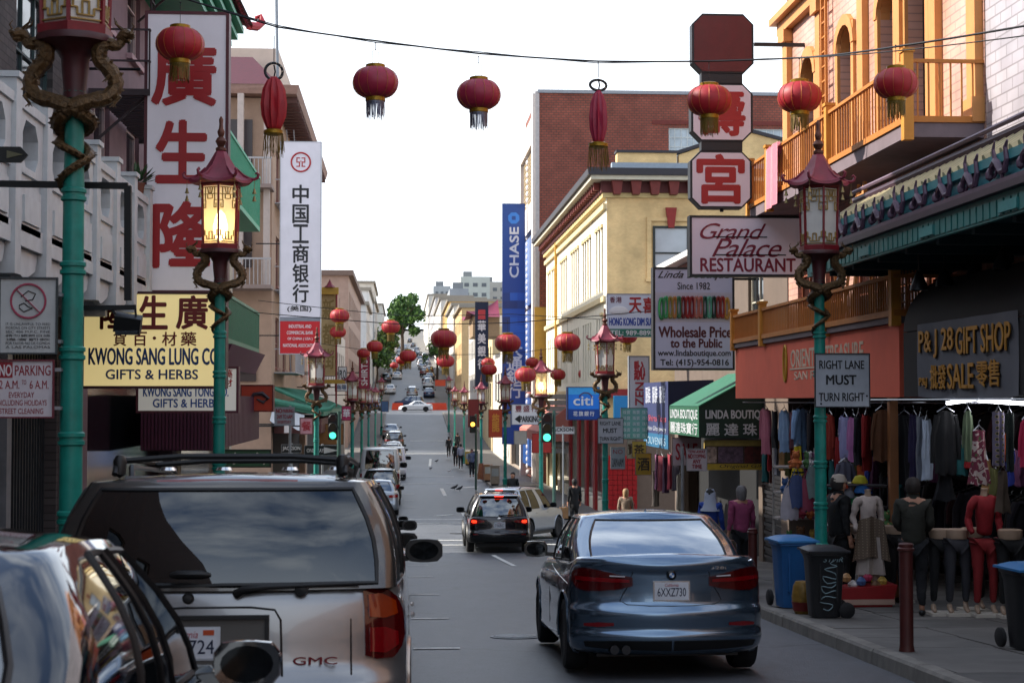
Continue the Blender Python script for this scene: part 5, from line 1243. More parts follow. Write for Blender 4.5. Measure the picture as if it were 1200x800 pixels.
t, F2, r = bsign('sign_box', 'orange red sign box with a dark fish like emblem', (283, 319, 452, 481), 40, .4, M('#a83418', .5, 0, .15, 4), M('#5d1a14', .5), .03)
q = MB(); x0, x1, z0, z1 = r; cx, cz = (x0 + x1) / 2 + .08, (z0 + z1) / 2
q.tube([(cx - .26, F2.O.y - .01, cz - .05), (cx - .15, F2.O.y - .012, cz + .1), (cx + .05, F2.O.y - .012, cz + .12), (cx + .2, F2.O.y - .012, cz), (cx + .08, F2.O.y - .012, cz - .1), (cx - .08, F2.O.y - .012, cz - .02)], [.02, .05, .06, .05, .04, .02], 6); q.build('emblem', M('#3a3038', .6), t)
# no parking board on its pole, far left junction signs
SG = M('#8c9094', .5, .4, .2, 8, dirt=.3)
def pole(x, Y, z1, r=.035, mat=None, name='pole', parent=None): return MB().tube([(x, Y, gz(Y) + .1), (x, Y, z1)], r, 8).build(name, mat or SG, parent)
def plate_sign(lab, px, Y, pm, rows, polepx=None, fm=None, th=.02, grp=None, cat='street sign', name='street_sign'):
    t, F_, r = bsign(name, lab, px, Y, th, pm, fm or SG, .012, grp, cat=cat)
    for (rect, s, m, kw) in rows: put_text(t, F_, r, rect, s, m, **kw)
    if polepx: x = at(polepx, 470, Y).x; pole(x, Y + .06, r[3] + .05, parent=t)
    return t, F_, r
GREY = M('#9aa0a6', .5, .1, .1, 5, dirt=.25); PLR = M('#8a1626', .5)
def P_(t, px, py): return px
plate_sign('small red and white no parking sign on a thin pole left of the green awning', (322, 345, 477, 498), 47.5, GREY, [((.06, .36, .68, .92), 'NO', PLR, dict(bold=.05)), ((.4, .95, .70, .90), 'PARKING', PLR, dict(bold=.03)), ((.1, .9, .36, .6), '2AM TO 6AM', PLR, dict(bold=.02)), ((.15, .85, .1, .26), 'EVERYDAY', PLR, dict(bold=.02))], 340)
plate_sign('black and white one way arrow plate beside the left traffic signal', (357, 398, 522, 533), 50, M('#15171a', .5), [((.06, .55, .3, .7), 'ONE WAY', WHT, dict(bold=.03)), ((.55, .97, .15, .85), '►', WHT, {})], 378, name='street_sign')
plate_sign('jackson street name plate low on the left', (330, 353, 521, 530), 50, M('#15171a', .5), [((.05, .95, .2, .8), 'JACKSON', WHT, dict(bold=.03))], 342)
# traffic signals
def signal(px, py, Y, lab, polepx, green=True, hgt=30):
    h = hgt / FPX * Y; w = h * .36; c = at(px, py, Y); t = thing('traffic_signal', lab, 'traffic light', (c.x, Y, c.z), group='traffic signals at the junctions', world=True)
    MB().box(c.x - w / 2, c.x + w / 2, Y, Y + w * .6, c.z - h / 2, c.z + h / 2).build('housing', M('#0c0e0f', .5), t, smooth=False)
    for i, (m, k) in enumerate(((M('#2a0808', .3), 0), (M('#2c2206', .3), 1), (M('#50ffc8', .3, 0, 0, emit=.9) if green else M('#062016', .3), 2))):
        if not green and k == 1: m = M('#ffb040', .3, 0, 0, emit=2.2)
        zz = c.z + h / 2 - h * (k + .5) / 3; MB().lathe([(w * .36, 0), (w * .36, -.01), (.001, -.03)], 16, mat=Matrix.Translation((c.x, Y - .005, zz)) @ Matrix.Rotation(-pi / 2, 4, 'X') @ Matrix.Rotation(pi, 4, 'X')).build('lens', m, t, fix=True)
        v = MB(); v.tube([(c.x + w * .4 * cos(a * pi / 10), Y - .08, zz + w * .4 * sin(a * pi / 10)) for a in range(11)], .012, 4); v.build('visor', M('#0c0e0f', .5), t)
    x = at(polepx, 470, Y).x; pole(x, Y + .25, c.z + h * .6, .06, M('#3b5a52', .5, .2), parent=t); arm(t, [(x, Y + .25, c.z), (c.x, Y + .1, c.z)], .03)
signal(390, 500, 49.5, 'green traffic signal on the left below the green awning', 397)
signal(641, 501, 59.5, 'green traffic signal beside the lit lamp at the far right corner', 650, True, 34)
signal(554, 497, 88, 'small signal showing amber beyond the junction on the right', 558, False, 20)
# ---- far left block ----
BEI = M('#ab8d78', .8, 0, .1, 2.5, .08, dirt=.15); FL5 = FL(-5.3)
holes = [(68 + i * 4.2, 70 + i * 4.2, z, z + 2.1) for i in range(5) for z in (1.4, 4.8, 8.4)]
t = bldg('apartment_building', 'beige apartment house with dark overhanging eaves behind the bank sign', FL5, 66, 90, 12.3, 9, BEI, holes + [(67, 89, -5, -1.2)])
for h in holes: window(t, FL5, *h, M('#8b5d52', .6), 1, 2)
MB().fbox(FL5, 66.5, 89.5, -5.5, -1.1, -.32, -.3).build('shop_glass', dark, t, smooth=False, fix=True)
MB().add([(-9, 65.3, 12.35), (-4.3, 65.3, 12.35), (-4.3, 90.5, 12.35), (-9, 90.5, 12.35), (-9, 65.3, 12.7), (-4.2, 65.2, 12.7), (-4.2, 90.6, 12.7), (-9, 90.6, 12.7)], [(0, 1, 2, 3)[::-1], (4, 5, 6, 7), (0, 1, 5, 4), (1, 2, 6, 5), (2, 3, 7, 6), (3, 0, 4, 7)]).build('eaves', M('#8f6f62', .7, 0, .15, 6), t, smooth=False)
for k in range(34): MB().box(-5.28, -4.32, 66 + k * .73, 66.16 + k * .73, 12.12, 12.34).build('rafter_end', M('#5a3a34', .7), t, smooth=False)
MB().add([(-14, 65.2, 12.72), (-5.0, 65.2, 12.72), (-6.4, 69, 14.6), (-14, 69, 14.6), (-5.0, 74, 12.72), (-6.4, 72, 14.6)], [(0, 1, 2, 3), (1, 4, 5, 2)]).build('hip_roof', M('#4c1420', .6, 0, .2, 6), t, smooth=False)
# corner loggia posts and south side
FSo = FS(65.98); 
for xx in (-9.2, -7.6, -6.5, -5.45): MB().box(xx - .12, xx + .12, 65.0, 65.3, 4.6, 12.3).build('loggia_post', M('#b9a9a0', .7, 0, .1), t, smooth=False)
for z in (4.6, 8.6):
    MB().box(-10, -5.2, 64.4, 65.9, z - .15, z).build('gallery_floor', M('#8d7a72', .7), t, smooth=False)
    for k in range(30): MB().box(-9.9 + k * .16, -9.87 + k * .16, 64.42, 64.45, z, z + 1.0).build('gallery_baluster', M('#a8a4a4', .5), t, smooth=False)
    MB().box(-10, -5.2, 64.4, 64.46, z + 1.0, z + 1.07).build('gallery_rail', M('#a8a4a4', .5), t, smooth=False)
for (xa, z) in ((-8.6, 9.4), (-7.0, 9.4), (-8.6, 5.4), (-7.0, 5.4), (-6.8, .8), (-8.6, .8)):
    MB().box(xa, xa + .9, 65.9, 65.97, z, z + 2).build('window', M('#3a2f30', .3), t, smooth=False)
MB().box(-9.2, -5.4, 70, 88, 12.7, 15.2).build('penthouse', M('#c9b4a4', .8, 0, .08, 2), t, smooth=False)
pt = MB(); pt.tube([(at(326, 100, 68).x, 68, 12), (at(322, -40, 68).x, 68, 21)], .07, 6); tag(pt.build('flagpole', M('#70757c', .4, .5)), 'thin grey pole rising out of the top of the picture beside the collapsed lantern', 'pole')
st = thing('fire_escape', 'white iron stair and platforms right of the bright green balcony', 'fire escape', (-5.0, 68, 2), world=True)
WI = M('#b0b0b4', .5, .3, .1)
for z in (1.2, 4.6, 8.2):
    MB().box(-5.28, -4.4, 67.2, 73, z - .04, z).build('platform', WI, st, smooth=False); q = MB()
    for k in range(20): q.bar((-4.4, 67.2 + k * .3, z), (-4.4, 67.2 + k * .3, z + .95), .03)
    q.bar((-4.4, 67.2, z + .95), (-4.4, 73, z + .95), .04); q.bar((-5.28, 67.2, z + .95), (-4.4, 67.2, z + .95), .04); q.build('railing', WI, st, smooth=False)
    for kk in (-.15, .15): MB().bar((-4.8 + kk, 72.6, z), (-4.8 + kk, 69, z + 3.3), .04).build('stair_string', WI, st, smooth=False)
# low row, tan block
t = bldg('shop_row', 'low pale shop row beyond the bank sign', FL5, 90.2, 150, 5.6, 8, M('#b9b0a6', .8, 0, .12, 2, dirt=.2), [(92 + i * 4, 94 + i * 4, 1.5, 4) for i in range(14)] + [(91, 149, -5.5, -1.5)])
for i in range(14): window(t, FL5, 92 + i * 4, 94 + i * 4, 1.5, 4, M('#7a6a62', .6), 1, 2, sill=False)
MB().fbox(FL5, 90.4, 149.5, -6, -1.4, -.32, -.3).build('shop_glass', dark, t, smooth=False, fix=True)
t = bldg('tall_house', 'tan brick house with dark cornice above the left shop row', FL5, 158, 205, 12.2, 9, M('#a3887a', .8, 0, .12, 2, dirt=.2), [(160 + i * 4.4, 162.2 + i * 4.4, z, z + 2.2) for i in range(10) for z in (2, 5.2, 8.6)])
for i in range(10):
    for z in (2, 5.2, 8.6): window(t, FL5, 160 + i * 4.4, 162.2 + i * 4.4, z, z + 2.2, M('#6a564e', .6), 1, 2, sill=False)
MB().box(-14.5, -4.8, 157.5, 205.5, 12.2, 12.7).build('cornice', M('#6e5a50', .7), t, smooth=False)
# green tiled arcade canopy left beyond the corner
t = thing('canopy', 'green tiled awning roof behind the left dragon lamp', 'awning', (-4, 72, -.5), world=True)
GT = M('#3c7a64', .6, 0, .15, 6, .1, dirt=.25)
x0 = -5.3; MB().add([(x0 - 3, 66.2, .55), (-3.2, 66.2, -.35), (-3.2, 88, -.35), (x0, 88, .55), (x0 - 3, 66.2, .3), (-3.2, 66.2, -.6), (-3.2, 88, -.6)], [(0, 1, 2, 3), (0, 4, 5, 1), (1, 5, 6, 2)]).build('roof_slope', GT, t, smooth=False)
for k in range(50): MB().tube([(x0, 66.3 + k * .43, .56), (-3.2, 66.3 + k * .43, -.33)], .07, 5).build('roof_tile', GT, t)
MB().tube([(-8.5, 66.1, .45), (-5.3, 66.1, .05), (-3.4, 66.1, -.35), (-2.9, 66.0, -.3), (-2.7, 66, -.1)], [.13, .12, .12, .1, .05], 6).build('eave_curl', GT, t)
MB().box(-5.2, -3.3, 66.4, 87, -1.3, -.7).build('fascia', M('#4a1c1c', .6, 0, .2, 2), t, smooth=False)
FGN = 'small shop signs along the left side'
SPL = [((376, 394, 343, 440), 80, M('#b0986c', .6, 0, .15, 3), 'beige vertical sign with faint calligraphy right of the bank sign', '新都街', M('#8a7340', .6)),
 ((421, 433, 418, 455), 86, M('#8f1838', .5, 0, .1), 'crimson vertical banner with white lettering', None, None),
 ((397, 406, 430, 447), 82, WHT, 'small white sign with black letters left of the crimson banner', 'PLO', INK),
 ((393, 407, 449, 458), 82, WHT, 'white sign with blue characters under the small black lettered sign', '商場', SBLUE),
 ((352, 366, 490, 508), 58, M('#a87880', .5, 0, .2, 6), 'pinkish panel sign under the white awning', '餐', PLR),
 ((333, 341, 487, 507), 56, WHT, 'narrow pale sign left of the pinkish panel sign', None, None),
 ((401, 411, 476, 492), 72, M('#a02050', .5), 'magenta square sign near the left lamp row', '華', WHT),
 ((447, 455, 470, 482), 120, M('#3a5a80', .5), 'blue small sign far down the left side', None, None), ((407, 418, 455, 470), 96, M('#b09060', .5), 'tan small sign far down the left side', None, None)]
for (px, Y, m, lab, tx, tm) in SPL:
    t, F2, r = bsign('shop_sign', lab, px, Y, .15, m, M('#50302c', .6), .03, FGN)
    if tx:
        n = len(tx) if Y == 80 else 1
        if n > 1:
            for i, ch in enumerate(tx): put_text(t, F2, r, (.12, .88, .80 - i * .3 - .12, .98 - i * .3 - .06), ch, tm, bold=.02)
        else: put_text(t, F2, r, (.1, .9, .2, .8), tx, tm, bold=.02)
    if px[0] == 421: put_text(t, F2, r, (.2, .8, .1, .9), 'SHIRTS', WHT, rot=90, bold=.03)
    x0, x1, z0, z1 = r; arm(t, [(-5.4, Y + .07, (z0 + z1) / 2), (x0, Y + .07, (z0 + z1) / 2)], .03)
t = thing('gold_gate', 'gold capped frame carrying lanterns right of the bank sign', 'frame', (at(393, 470, 80).x, 79.8, 1), world=True)
a = at(376, 345, 79.8); b = at(397, 337, 79.8); MB().box(a.x, b.x, 79.6, 79.9, a.z, b.z).build('gold_cap', M('#a88430', .5, .2), t); MB().lathe([(.3, 0), (.15, .12), (.05, .3), (.01, .4)], 6, c=((a.x + b.x) / 2, 79.7, b.z)).build('cap_roof', ROOFRED, t)
MB().tube([(b.x - .1, 79.6, a.z), (b.x - .1, 79.6, -1)], .05, 6, mi=0).build('red_post', RED, t); q = at(390, 447, 79.6); MB().box(q.x - .5, q.x + .6, 79.5, 79.7, q.z - .1, q.z + .1).build('gold_foot', M('#a88430', .5, .2), t)
t = thing('awning', 'small white fabric awning beside the left traffic signal', 'awning', (-4.6, 62, -1), world=True)
x0, x1, z0, z1 = pr(320, 357, 476, 492, 66); MB().grid(lambda i, j: (x0 + (x1 - x0) * i, 66 - 1.6 * j, z1 - (z1 - z0) * j * (1 + .15 * sin(i * 9)) - .1 * sin(i * 3.1) * 0 - .35 * i), 12, 6).build('cloth', M('#c3c5c8', .7, 0, .06), t)
# wooden brown front under the green roof
t, F2, r = bsign('shop_sign', 'ochre shop front panel under the green tiled awning', (372, 402, 497, 520), 70, .1, M('#7a5020', .6, 0, .2, 4), M('#50300c', .5), .03)
# hills behind and terraces of houses up the street
def house(px_side, X, Y0, Y1, z1, col, i, side):
    F_ = FL(X) if side < 0 else FR(X); g = gz((Y0 + Y1) / 2); n = max(1, int((Y1 - Y0) / 6)); hs = []
    for k in range(n):
        z = g + 3.5
        while z + 2.6 < z1: hs.append((Y0 + 2 + k * 6, Y0 + 4.2 + k * 6, z, z + 2)); z += 3.6
    m = M(col, .8, 0, .1, 1.5, dirt=.12); t = bldg('hill_house', 'x', F_, Y0, Y1, z1, 10, m, hs, zb=g - 6)
    for h in hs: window(t, F_, *h, M('#6a6660', .6), 1, 1, sill=False, rec=.2)
    s = 1 if side > 0 else -1
    # windows on the side that faces down the street
    fs = FS(Y0 - .01); z = g + 3.5
    while z + 2.6 < z1:
        for k in range(2):
            xa = X + s * (1.5 + k * 4); xa, xb = min(xa, xa + s * 1.8), max(xa, xa + s * 1.8); MB().fbox(fs, xa, xb, z, z + 2, -.1, .0).build('window', M('#454a50', .2, 0, .2), t, smooth=False, fix=True)
        z += 3.6
    MB().box(min(X - s * .4, X + s * 10), max(X - s * .4, X + s * 10), Y0 - .3, Y1 + .3, z1, z1 + .5).build('cornice', M('#8c8478', .7), t, smooth=False); return t
HL = [(-5.2, 230, 256, 13.6, '#c9c6c2'), (-5.4, 257, 292, 17.5, '#d5d4d2'), (-5.2, 293, 330, 18.0, '#b8bcc0'), (-6, 331, 372, 24, '#cfc8bc'), (-5.6, 440, 500, 26, '#c8c4bc')]
for i, (X, a, b, z, c) in enumerate(HL):
    t = house(0, X, a, b, z, c, i, -1); t['label'] = ['light grey house first on the left of the hill', 'white house with dark windows second on the left of the hill', 'blue grey house third on the left of the hill', 'cream house just left of the big tree', 'pale house behind the big tree on the hill'][i]; t['group'] = 'houses up the hill'
HR = [(8.4, 232, 262, 13.4, '#c9a878'), (8.2, 263, 300, 15.5, '#cfc8be'), (8.6, 301, 350, 18.5, '#d8b070'), (8.2, 351, 420, 22, '#d2ccc4'), (8.4, 421, 520, 27, '#b7b4b4'), (8.2, 521, 640, 34, '#c4c0b8')]
for i, (X, a, b, z, c) in enumerate(HR):
    t = house(0, X, a, b, z, c, i, 1); t['label'] = ['tan house first on the right of the hill', 'off white house second on the right of the hill', 'ochre house third on the right of the hill', 'long white house halfway up on the right of the hill', 'grey flat roofed house high on the right', 'grey block closing the view at the top right'][i]; t['group'] = 'houses up the hill'
for (px, py0, Y, w, h, c, lab) in ((508, 335, 640, 20, 22, '#9aa0a4', 'pale tower block beyond the hill houses'), (540, 324, 560, 34, 30, '#b4b8b0', 'greenish white tower block on the skyline left of the blue banner'), (527, 338, 470, 22, 30, '#8d9298', 'grey block with rooftop boxes on the skyline'), (565, 330, 600, 30, 30, '#a8a49c', 'pale block half hidden by the blue banner')):
    a = at(px, py0, Y); b = at(px + w, py0 + h, Y); t = thing('tower_block', lab, 'building', (a.x, Y, gz(Y)), world=True); MB().box(a.x, b.x, Y, Y + 30, gz(Y), a.z).build('wall', M(c, .8, 0, .08, .5), t, smooth=False)
    for k in range(3):
        for j in range(4):
            x = a.x + (b.x - a.x) * (.12 + k * .3); z = a.z - 2.2 - j * 3.4; MB().box(x, x + (b.x - a.x) * .16, Y - .1, Y, z - 1.3, z).build('window', M('#50565c', .2), t, smooth=False)
    MB().box(a.x + 1, a.x + 4, Y + 3, Y + 8, a.z, a.z + 2).build('roof_box', M('#777a7c', .8), t, smooth=False)
# trees
def tree(loc, h, rad, label, n=2600, col=('#3f6028', '#5f8038', '#2a4620'), leaf=.35, seed=1, squash=1):
    rr = random.Random(seed); t = thing('street_tree', label, 'tree', loc)
    tr = MB(); tr.tube([(0, 0, 0), (.1, 0, h * .25), (.0, .1, h * .5), (.2, 0, h * .75)], [h * .03, h * .024, h * .018, h * .008], 8)
    for k in range(9):
        a = rr.uniform(0, 2 * pi); z0 = h * rr.uniform(.3, .6); tr.tube([(0, 0, z0), (cos(a) * rad * .4, sin(a) * rad * .4, z0 + h * .12), (cos(a) * rad * .8, sin(a) * rad * .8, z0 + h * .22)], [h * .012, h * .008, h * .003], 5)
    tr.build('trunk', M('#4a3c30', .9, 0, .2, 5, .3), t)
    cl = [(Vector((rr.gauss(0, .42) * rad, rr.gauss(0, .42) * rad, h * .66 + rr.gauss(0, .2) * h * .6 * squash)), rad * rr.uniform(.14, .3)) for _ in range(40)]
    for ci in range(3):
        cr = MB()
        for _ in range(n // 3):
            c, r = cl[rr.randrange(40)]
            d = Vector((rr.gauss(0, 1), rr.gauss(0, 1), rr.gauss(0, 1))).normalized() * r * rr.uniform(.5, 1.45); p = c + d; nn = Vector((rr.gauss(0, 1), rr.gauss(0, 1), rr.gauss(0, .7))).normalized(); u = nn.orthogonal().normalized() * leaf * rr.uniform(.5, 1.2); w = nn.cross(u) * .6
            cr.add([p - u, p + w, p + u, p - w], [(0, 1, 2, 3)])
        cr.build('crown', M(col[ci], .7, 0, .3, 3), t, smooth=False)
    return t
g = gz(430); tree((at(471, 470, 425).x, 425, gz(425)), 18, 4.4, 'big green tree standing above the top of the street', 9000, leaf=.5, seed=4)
tree((-6.0, 330, gz(330)), 10, 4, 'dark bushy tree on the hill left side below the big tree', 2400, seed=5, leaf=.4)
tree((-4.6, 290, gz(290)), 7, 2.4, 'lower dark street tree on the left of the hill', 1500, seed=8, leaf=.32)
tree((6.3, 300, gz(300)), 9, 2.2, 'small dark tree among the houses on the right of the hill', 1200, seed=9, leaf=.32)
tree((-3.6, 372, gz(372)), 9, 2.6, 'yellowish green tree in front of the white hill houses', 1400, ('#5a6a24', '#6c7c2c', '#3c4c1c'), seed=11, leaf=.35)
HILL = M('#8a9080', .9, 0, .2, .02)
q = MB(); q.grid(lambda i, j: (-600 + 1300 * i, 900 + 300 * j, 40 + 12 * sin(i * 7) * j + 8 * j), 20, 3); kind(q.build('hills', HILL), 'structure')
# orange barriers at the far junction
for k, px in enumerate((505, 511, 517, 466)):
    x = at(px, 470, 226).x; b = MB(); b.prism([(x - .85, 0), (x + .85, 0), (x + .8, .35), (x + .72, 1.0), (x - .72, 1.0), (x - .8, .35)], Face((0, 226 + k * .3, gz(226)), (1, 0, 0), (0, -1, 0)), -.25, .25)
    tag(b.build('traffic_barrier', M('#d0401c', .5, 0, .1, 4), smooth=False, fix=True), ['orange plastic barrier nearest the crossing white sedan nose', 'orange plastic barrier in the middle of the right group', 'orange plastic barrier at the right end of the group', 'orange plastic barrier at the left behind the white sedan'][k], 'barrier', 'orange barriers at the far junction')
# ================= right side: far corner, yellow and brick buildings =================
YEL = brick_mat('#e4c48c', '#dcba84', '#ccaa78', 4.5, 'xz', .12, mort=.012); YELW = M('#e8e0ca', .8, 0, .08, 2, .05, dirt=.06); YTR = M('#d6c294', .75, 0, .1, 6, .1)
FR8 = FR(8.34); hs = []
for z in (4.6, .9):
    for g0, n in ((67.2, 3), (71.5, 4), (76.5, 4), (82.0, 4), (87.8, 3), (91.3, 2)):
        for k in range(n): hs.append((g0 + k * .95, g0 + k * .95 + .5, z, z + 2.6))
t = bldg('yellow_building', 'pale yellow corner building with a dark bracketed cornice', FR8, 66, 94, 8.7, 18, YELW, hs + [(67.4, 80, -4.2, -.6), (81, 93, -4.2, -.6)], th=.4)
YB = t
for h in hs: window(t, FR8, *h, M('#8a7448', .6), 1, 2, rec=.22, bw=.06, sill=False, gm=M('#4a4638', .15, 0, .2, 2, spec=.9))
for h in hs[:21]:
    q = MB(); q.fbox(FR8, h[0] - .1, h[1] + .1, h[3] + .05, h[3] + .2, .0, .09); q.build('window_hood', YTR, t, smooth=False, fix=True)
for z in (.3, 4.1, 7.9): MB().fbox(FR8, 66.0, 94, z, z + .22, .001, .14).build('string_course', YTR, t, smooth=False, fix=True)
MB().fbox(FR8, 66.2, 93.8, -5, -.4, -.45, -.42).build('shop_glass', M('#15110f', .1, 0, .2, spec=.9), t, smooth=False, fix=True)
MB().tube([(8.2, 86.6, -4.5), (8.2, 86.6, 8.6)], .08, 8).build('drainpipe', M('#c09030', .6), t)
# street side ground floor: red piers
RTILE = M('#8a1418', .4, 0, .12, 5, dirt=.2)
for y in (66.0, 69.2, 72.4, 75.6, 79.4): MB().fbox(FR8, y + .02, y + .8, -5, -.3, .001, .12).build('red_pier', RTILE, t, smooth=False, fix=True)
for y in (84, 88, 92): MB().fbox(FR8, y, y + .7, -5.5, -.4, .001, .12).build('stone_pier', M('#8f8468', .7, 0, .15), t, smooth=False, fix=True)
# south face
FY = FS(65.97)
q = MB(); q.fbox(FY, 8.36, 26, -5, 8.7, -.02, .012)
q.build('brick_face', YEL, t, smooth=False, fix=True)
for xa in (10.3, 14.5, 18.7):
    fr = MB(); fr.fbox(FY, xa - .35, xa + 1.75, 4.9, 5.02, .013, .12); fr.fbox(FY, xa - .3, xa - .12, 5.02, 7.4, .013, .09); fr.fbox(FY, xa + 1.52, xa + 1.7, 5.02, 7.4, .013, .09); fr.fbox(FY, xa - .3, xa + 1.7, 7.4, 7.55, .013, .1)
    w = fr.build('window_surround', YEL, t, smooth=False, fix=True); MB().fbox(FY, xa, xa + 1.4, 5.1, 7.1, .012, .03).build('pane', M('#a6b0b6', .1, 0, .15, 1, spec=1), w, smooth=False, fix=True)
    m_ = MB(); m_.fbox(FY, xa - .05, xa + .04, 5.05, 7.15, .02, .08); m_.fbox(FY, xa + 1.36, xa + 1.45, 5.05, 7.15, .02, .08); m_.fbox(FY, xa - .05, xa + 1.45, 7.1, 7.2, .02, .082); m_.fbox(FY, xa, xa + 1.4, 6.05, 6.12, .02, .07); m_.build('sash', M('#1c2422', .5), w, smooth=False, fix=True)
    MB().prism([(xa + .58, 7.12), (xa + .82, 7.12), (xa + .93, 7.95), (xa + .47, 7.95)], FY, .02, .16).build('keystone', M('#8a2018', .6), w, smooth=False, fix=True)
# cornice both sides
CD = M('#2a272e', .6, 0, .15, 4); CBR = M('#6e2a24', .7, 0, .2, 5); CLT = M('#c9c2ae', .7, 0, .1, 4)
c = MB(); c.box(7.50, 26.8, 65.15, 94.3, 9.2, 9.48); c.build('cornice', CD, t, smooth=False)
MB().box(7.62, 26.8, 65.28, 94.2, 9.02, 9.198).build('cornice_soffit', CLT, t, smooth=False)
MB().box(8.1, 26.8, 65.8, 94.1, 8.55, 9.018).build('frieze', M('#5d2a2a', .7, 0, .15), t, smooth=False)
MB().box(8.16, 26.8, 65.86, 94.05, 8.35, 8.548).build('moulding', M('#d0b880', .7, 0, .1, 10, .2), t, smooth=False)
for k in range(24): MB().prism([(8.5 + k * .78, 9.0), (8.95 + k * .78, 9.0), (8.87 + k * .78, 8.45), (8.58 + k * .78, 8.45)], FS(65.8), 0, .35).build('bracket', CBR, t, smooth=False, fix=True)
for k in range(36): MB().box(7.85, 8.09, 66.3 + k * .77, 66.6 + k * .77, 8.7, 9.015).build('bracket', CBR, t, smooth=False)
MB().box(8.6, 26, 66.2, 66.6, 9.48, 9.85).build('parapet', M('#8d9aa6', .6, 0, .1), t, smooth=False)
MB().box(8.9, 11.4, 66.8, 67.4, 9.48, 10.35).build('parapet_block', YEL, t, smooth=False)
MB().box(8.85, 11.45, 66.7, 67.45, 10.35, 10.45).build('coping', CD, t, smooth=False)
MB().prism([(11.5, 9.8), (17.5, 9.8), (17.5, 10.5), (14.4, 11.3), (11.5, 10.3)], FS(66.9), -.4, 0).build('gable', YEL, t, smooth=False, fix=True)
MB().prism([(11.4, 10.3), (14.4, 11.3), (17.6, 10.5), (17.6, 10.62), (14.4, 11.45), (11.4, 10.45)], FS(66.8), -.5, 0).build('gable_coping', CD, t, smooth=False, fix=True)
MB().box(8.345, 13, 65.9, 65.955, -5, -1.2).build('tan_dado', M('#6d5a4c', .8, 0, .1), t, smooth=False)
q = MB(); 
for k in range(6):
    for j in range(14): MB().box(8.36 + k * .2, 8.545 + k * .2, 65.80, 65.9, -5 + j * .2, -4.815 + j * .2).build('red_tile', M('#a01c20', .25, 0, .12, 9), t, smooth=False)
MB().box(8.3, 15, 65.4, 65.9, .15, .5).build('ledge', M('#8b1c1c', .6), t, smooth=False)
# brick building
RB = brick_mat('#8a4536', '#99503e', '#66443a', 1.7, 'xz', .4, mort=.05)
t = thing('brick_tower', 'tall red brick building rising behind the yellow corner building', 'building', (15, 100, gz(100)), world=True)
FB9 = FS(96); wins = [(15.9, 18.2, 13.6, 16.4), (21, 23.6, 13.6, 16.4), (26, 28.6, 13.6, 16.4)]
wall_with_holes(t, FB9, 8.1, 34, -6, 18.4, wins, RB, .4)
MB().box(8.1, 34, 96.9, 106.9, -6, 18.39).build('block', RB, t, smooth=False)
for w_ in wins: window(t, FB9, *w_, M('#c8ccc8', .5), 6, 5, gm=M('#9aa8b0', .1, 0, .3, 1.5, spec=1), bw=.07)
MB().box(8.0, 34.1, 95.9, 96.5, 18.4, 18.6).build('coping', M('#8d8f94', .5, .3), t, smooth=False)
for z in (13.2, 16.6): MB().fbox(FB9, 14.9, 34, z, z + .25, .001, .06).build('soldier_course', M('#6e2f28', .8, 0, .2, 6), t, smooth=False, fix=True)
MB().box(7.85, 8.1, 95.95, 96.05, -6, 18.5).build('corner_trim', M('#b8b0ac', .7), t, smooth=False)
# street side: pale frame, blue panels, screen
PAL = M('#d0c9c4', .7, 0, .08, 3); MB().box(7.7, 8.09, 96.1, 97, -5, 18.4).build('frame_pier', PAL, t, smooth=False); MB().box(7.7, 8.09, 106, 107, -5, 16.4).build('frame_pier', PAL, t, smooth=False)
for z in (15.5, 10.4): MB().box(7.7, 8.09, 97, 106, z, z + 1.6).build('frame_beam', PAL, t, smooth=False)
BLU = M('#1c4c90', .35, 0, .12, 1); 
for z in (-4, 1.5, 6): MB().box(7.85, 8.05, 97.05, 105.9, z, z + 4.2).build('blue_panel', BLU, t, smooth=False)
q = MB()
for k in range(16):
    for j in range(16): q.box(7.9, 8.0, 97.1 + k * .55, 97.45 + k * .55, 12.1 + j * .21, 12.22 + j * .21)
kind(q.build('lattice_screen', M('#b8a480', .7), t, smooth=False), 'stuff')
for k in range(54): MB().lathe([(.15, 0), (.2, .09), (.2, .2), (.15, .3)], 12, c=(at(619, 470, 103).x, 102.4, -4.6 + k * .4)).build('ribbed_drum', M('#ccc4c4', .6, 0, .1, 4), t)
# ---- right far row beyond ----
t = bldg('bank_building', 'pale bank building carrying the tall blue banner', FR8, 126, 150, 4.2, 10, M('#c9c3b8', .8, 0, .1, 2, dirt=.1), [(128 + i * 4, 130.4 + i * 4, 0, 2.4) for i in range(5)])
for i in range(5): window(t, FR8, 128 + i * 4, 130.4 + i * 4, 0, 2.4, M('#888', .6), 1, 2, sill=False)
t = bldg('cream_house', 'cream house behind the dark bank sign', FR8, 151, 178, 7.0, 10, M('#c8b48c', .8, 0, .1, 2, dirt=.1), [(153 + i * 4, 155.2 + i * 4, z, z + 2.2) for i in range(6) for z in (-.5, 3)])
for i in range(6):
    for z in (-.5, 3): window(t, FR8, 153 + i * 4, 155.2 + i * 4, z, z + 2.2, M('#76684c', .6), 1, 2, sill=False)
t = bldg('white_house', 'white house last on the right before the far junction', FR8, 179, 205, 9.5, 10, M('#cfcac2', .8, 0, .1, 2, dirt=.1), [(181 + i * 4, 183.2 + i * 4, z, z + 2.2) for i in range(6) for z in (1, 5)])
for i in range(6):
    for z in (1, 5): window(t, FR8, 181 + i * 4, 183.2 + i * 4, z, z + 2.2, M('#8a8478', .6), 1, 2, sill=False)
t = bldg('shop_house', 'narrow dark fronted shop between the brick and bank buildings', FR8, 107.2, 125.9, 2.5, 10, M('#a89888', .8, 0, .1, 2), [(108.5, 124.5, -4.8, -1.5)])
MB().fbox(FR8, 108, 125, -5.2, -1.4, -.36, -.33).build('shop_glass', dark, t, smooth=False, fix=True)
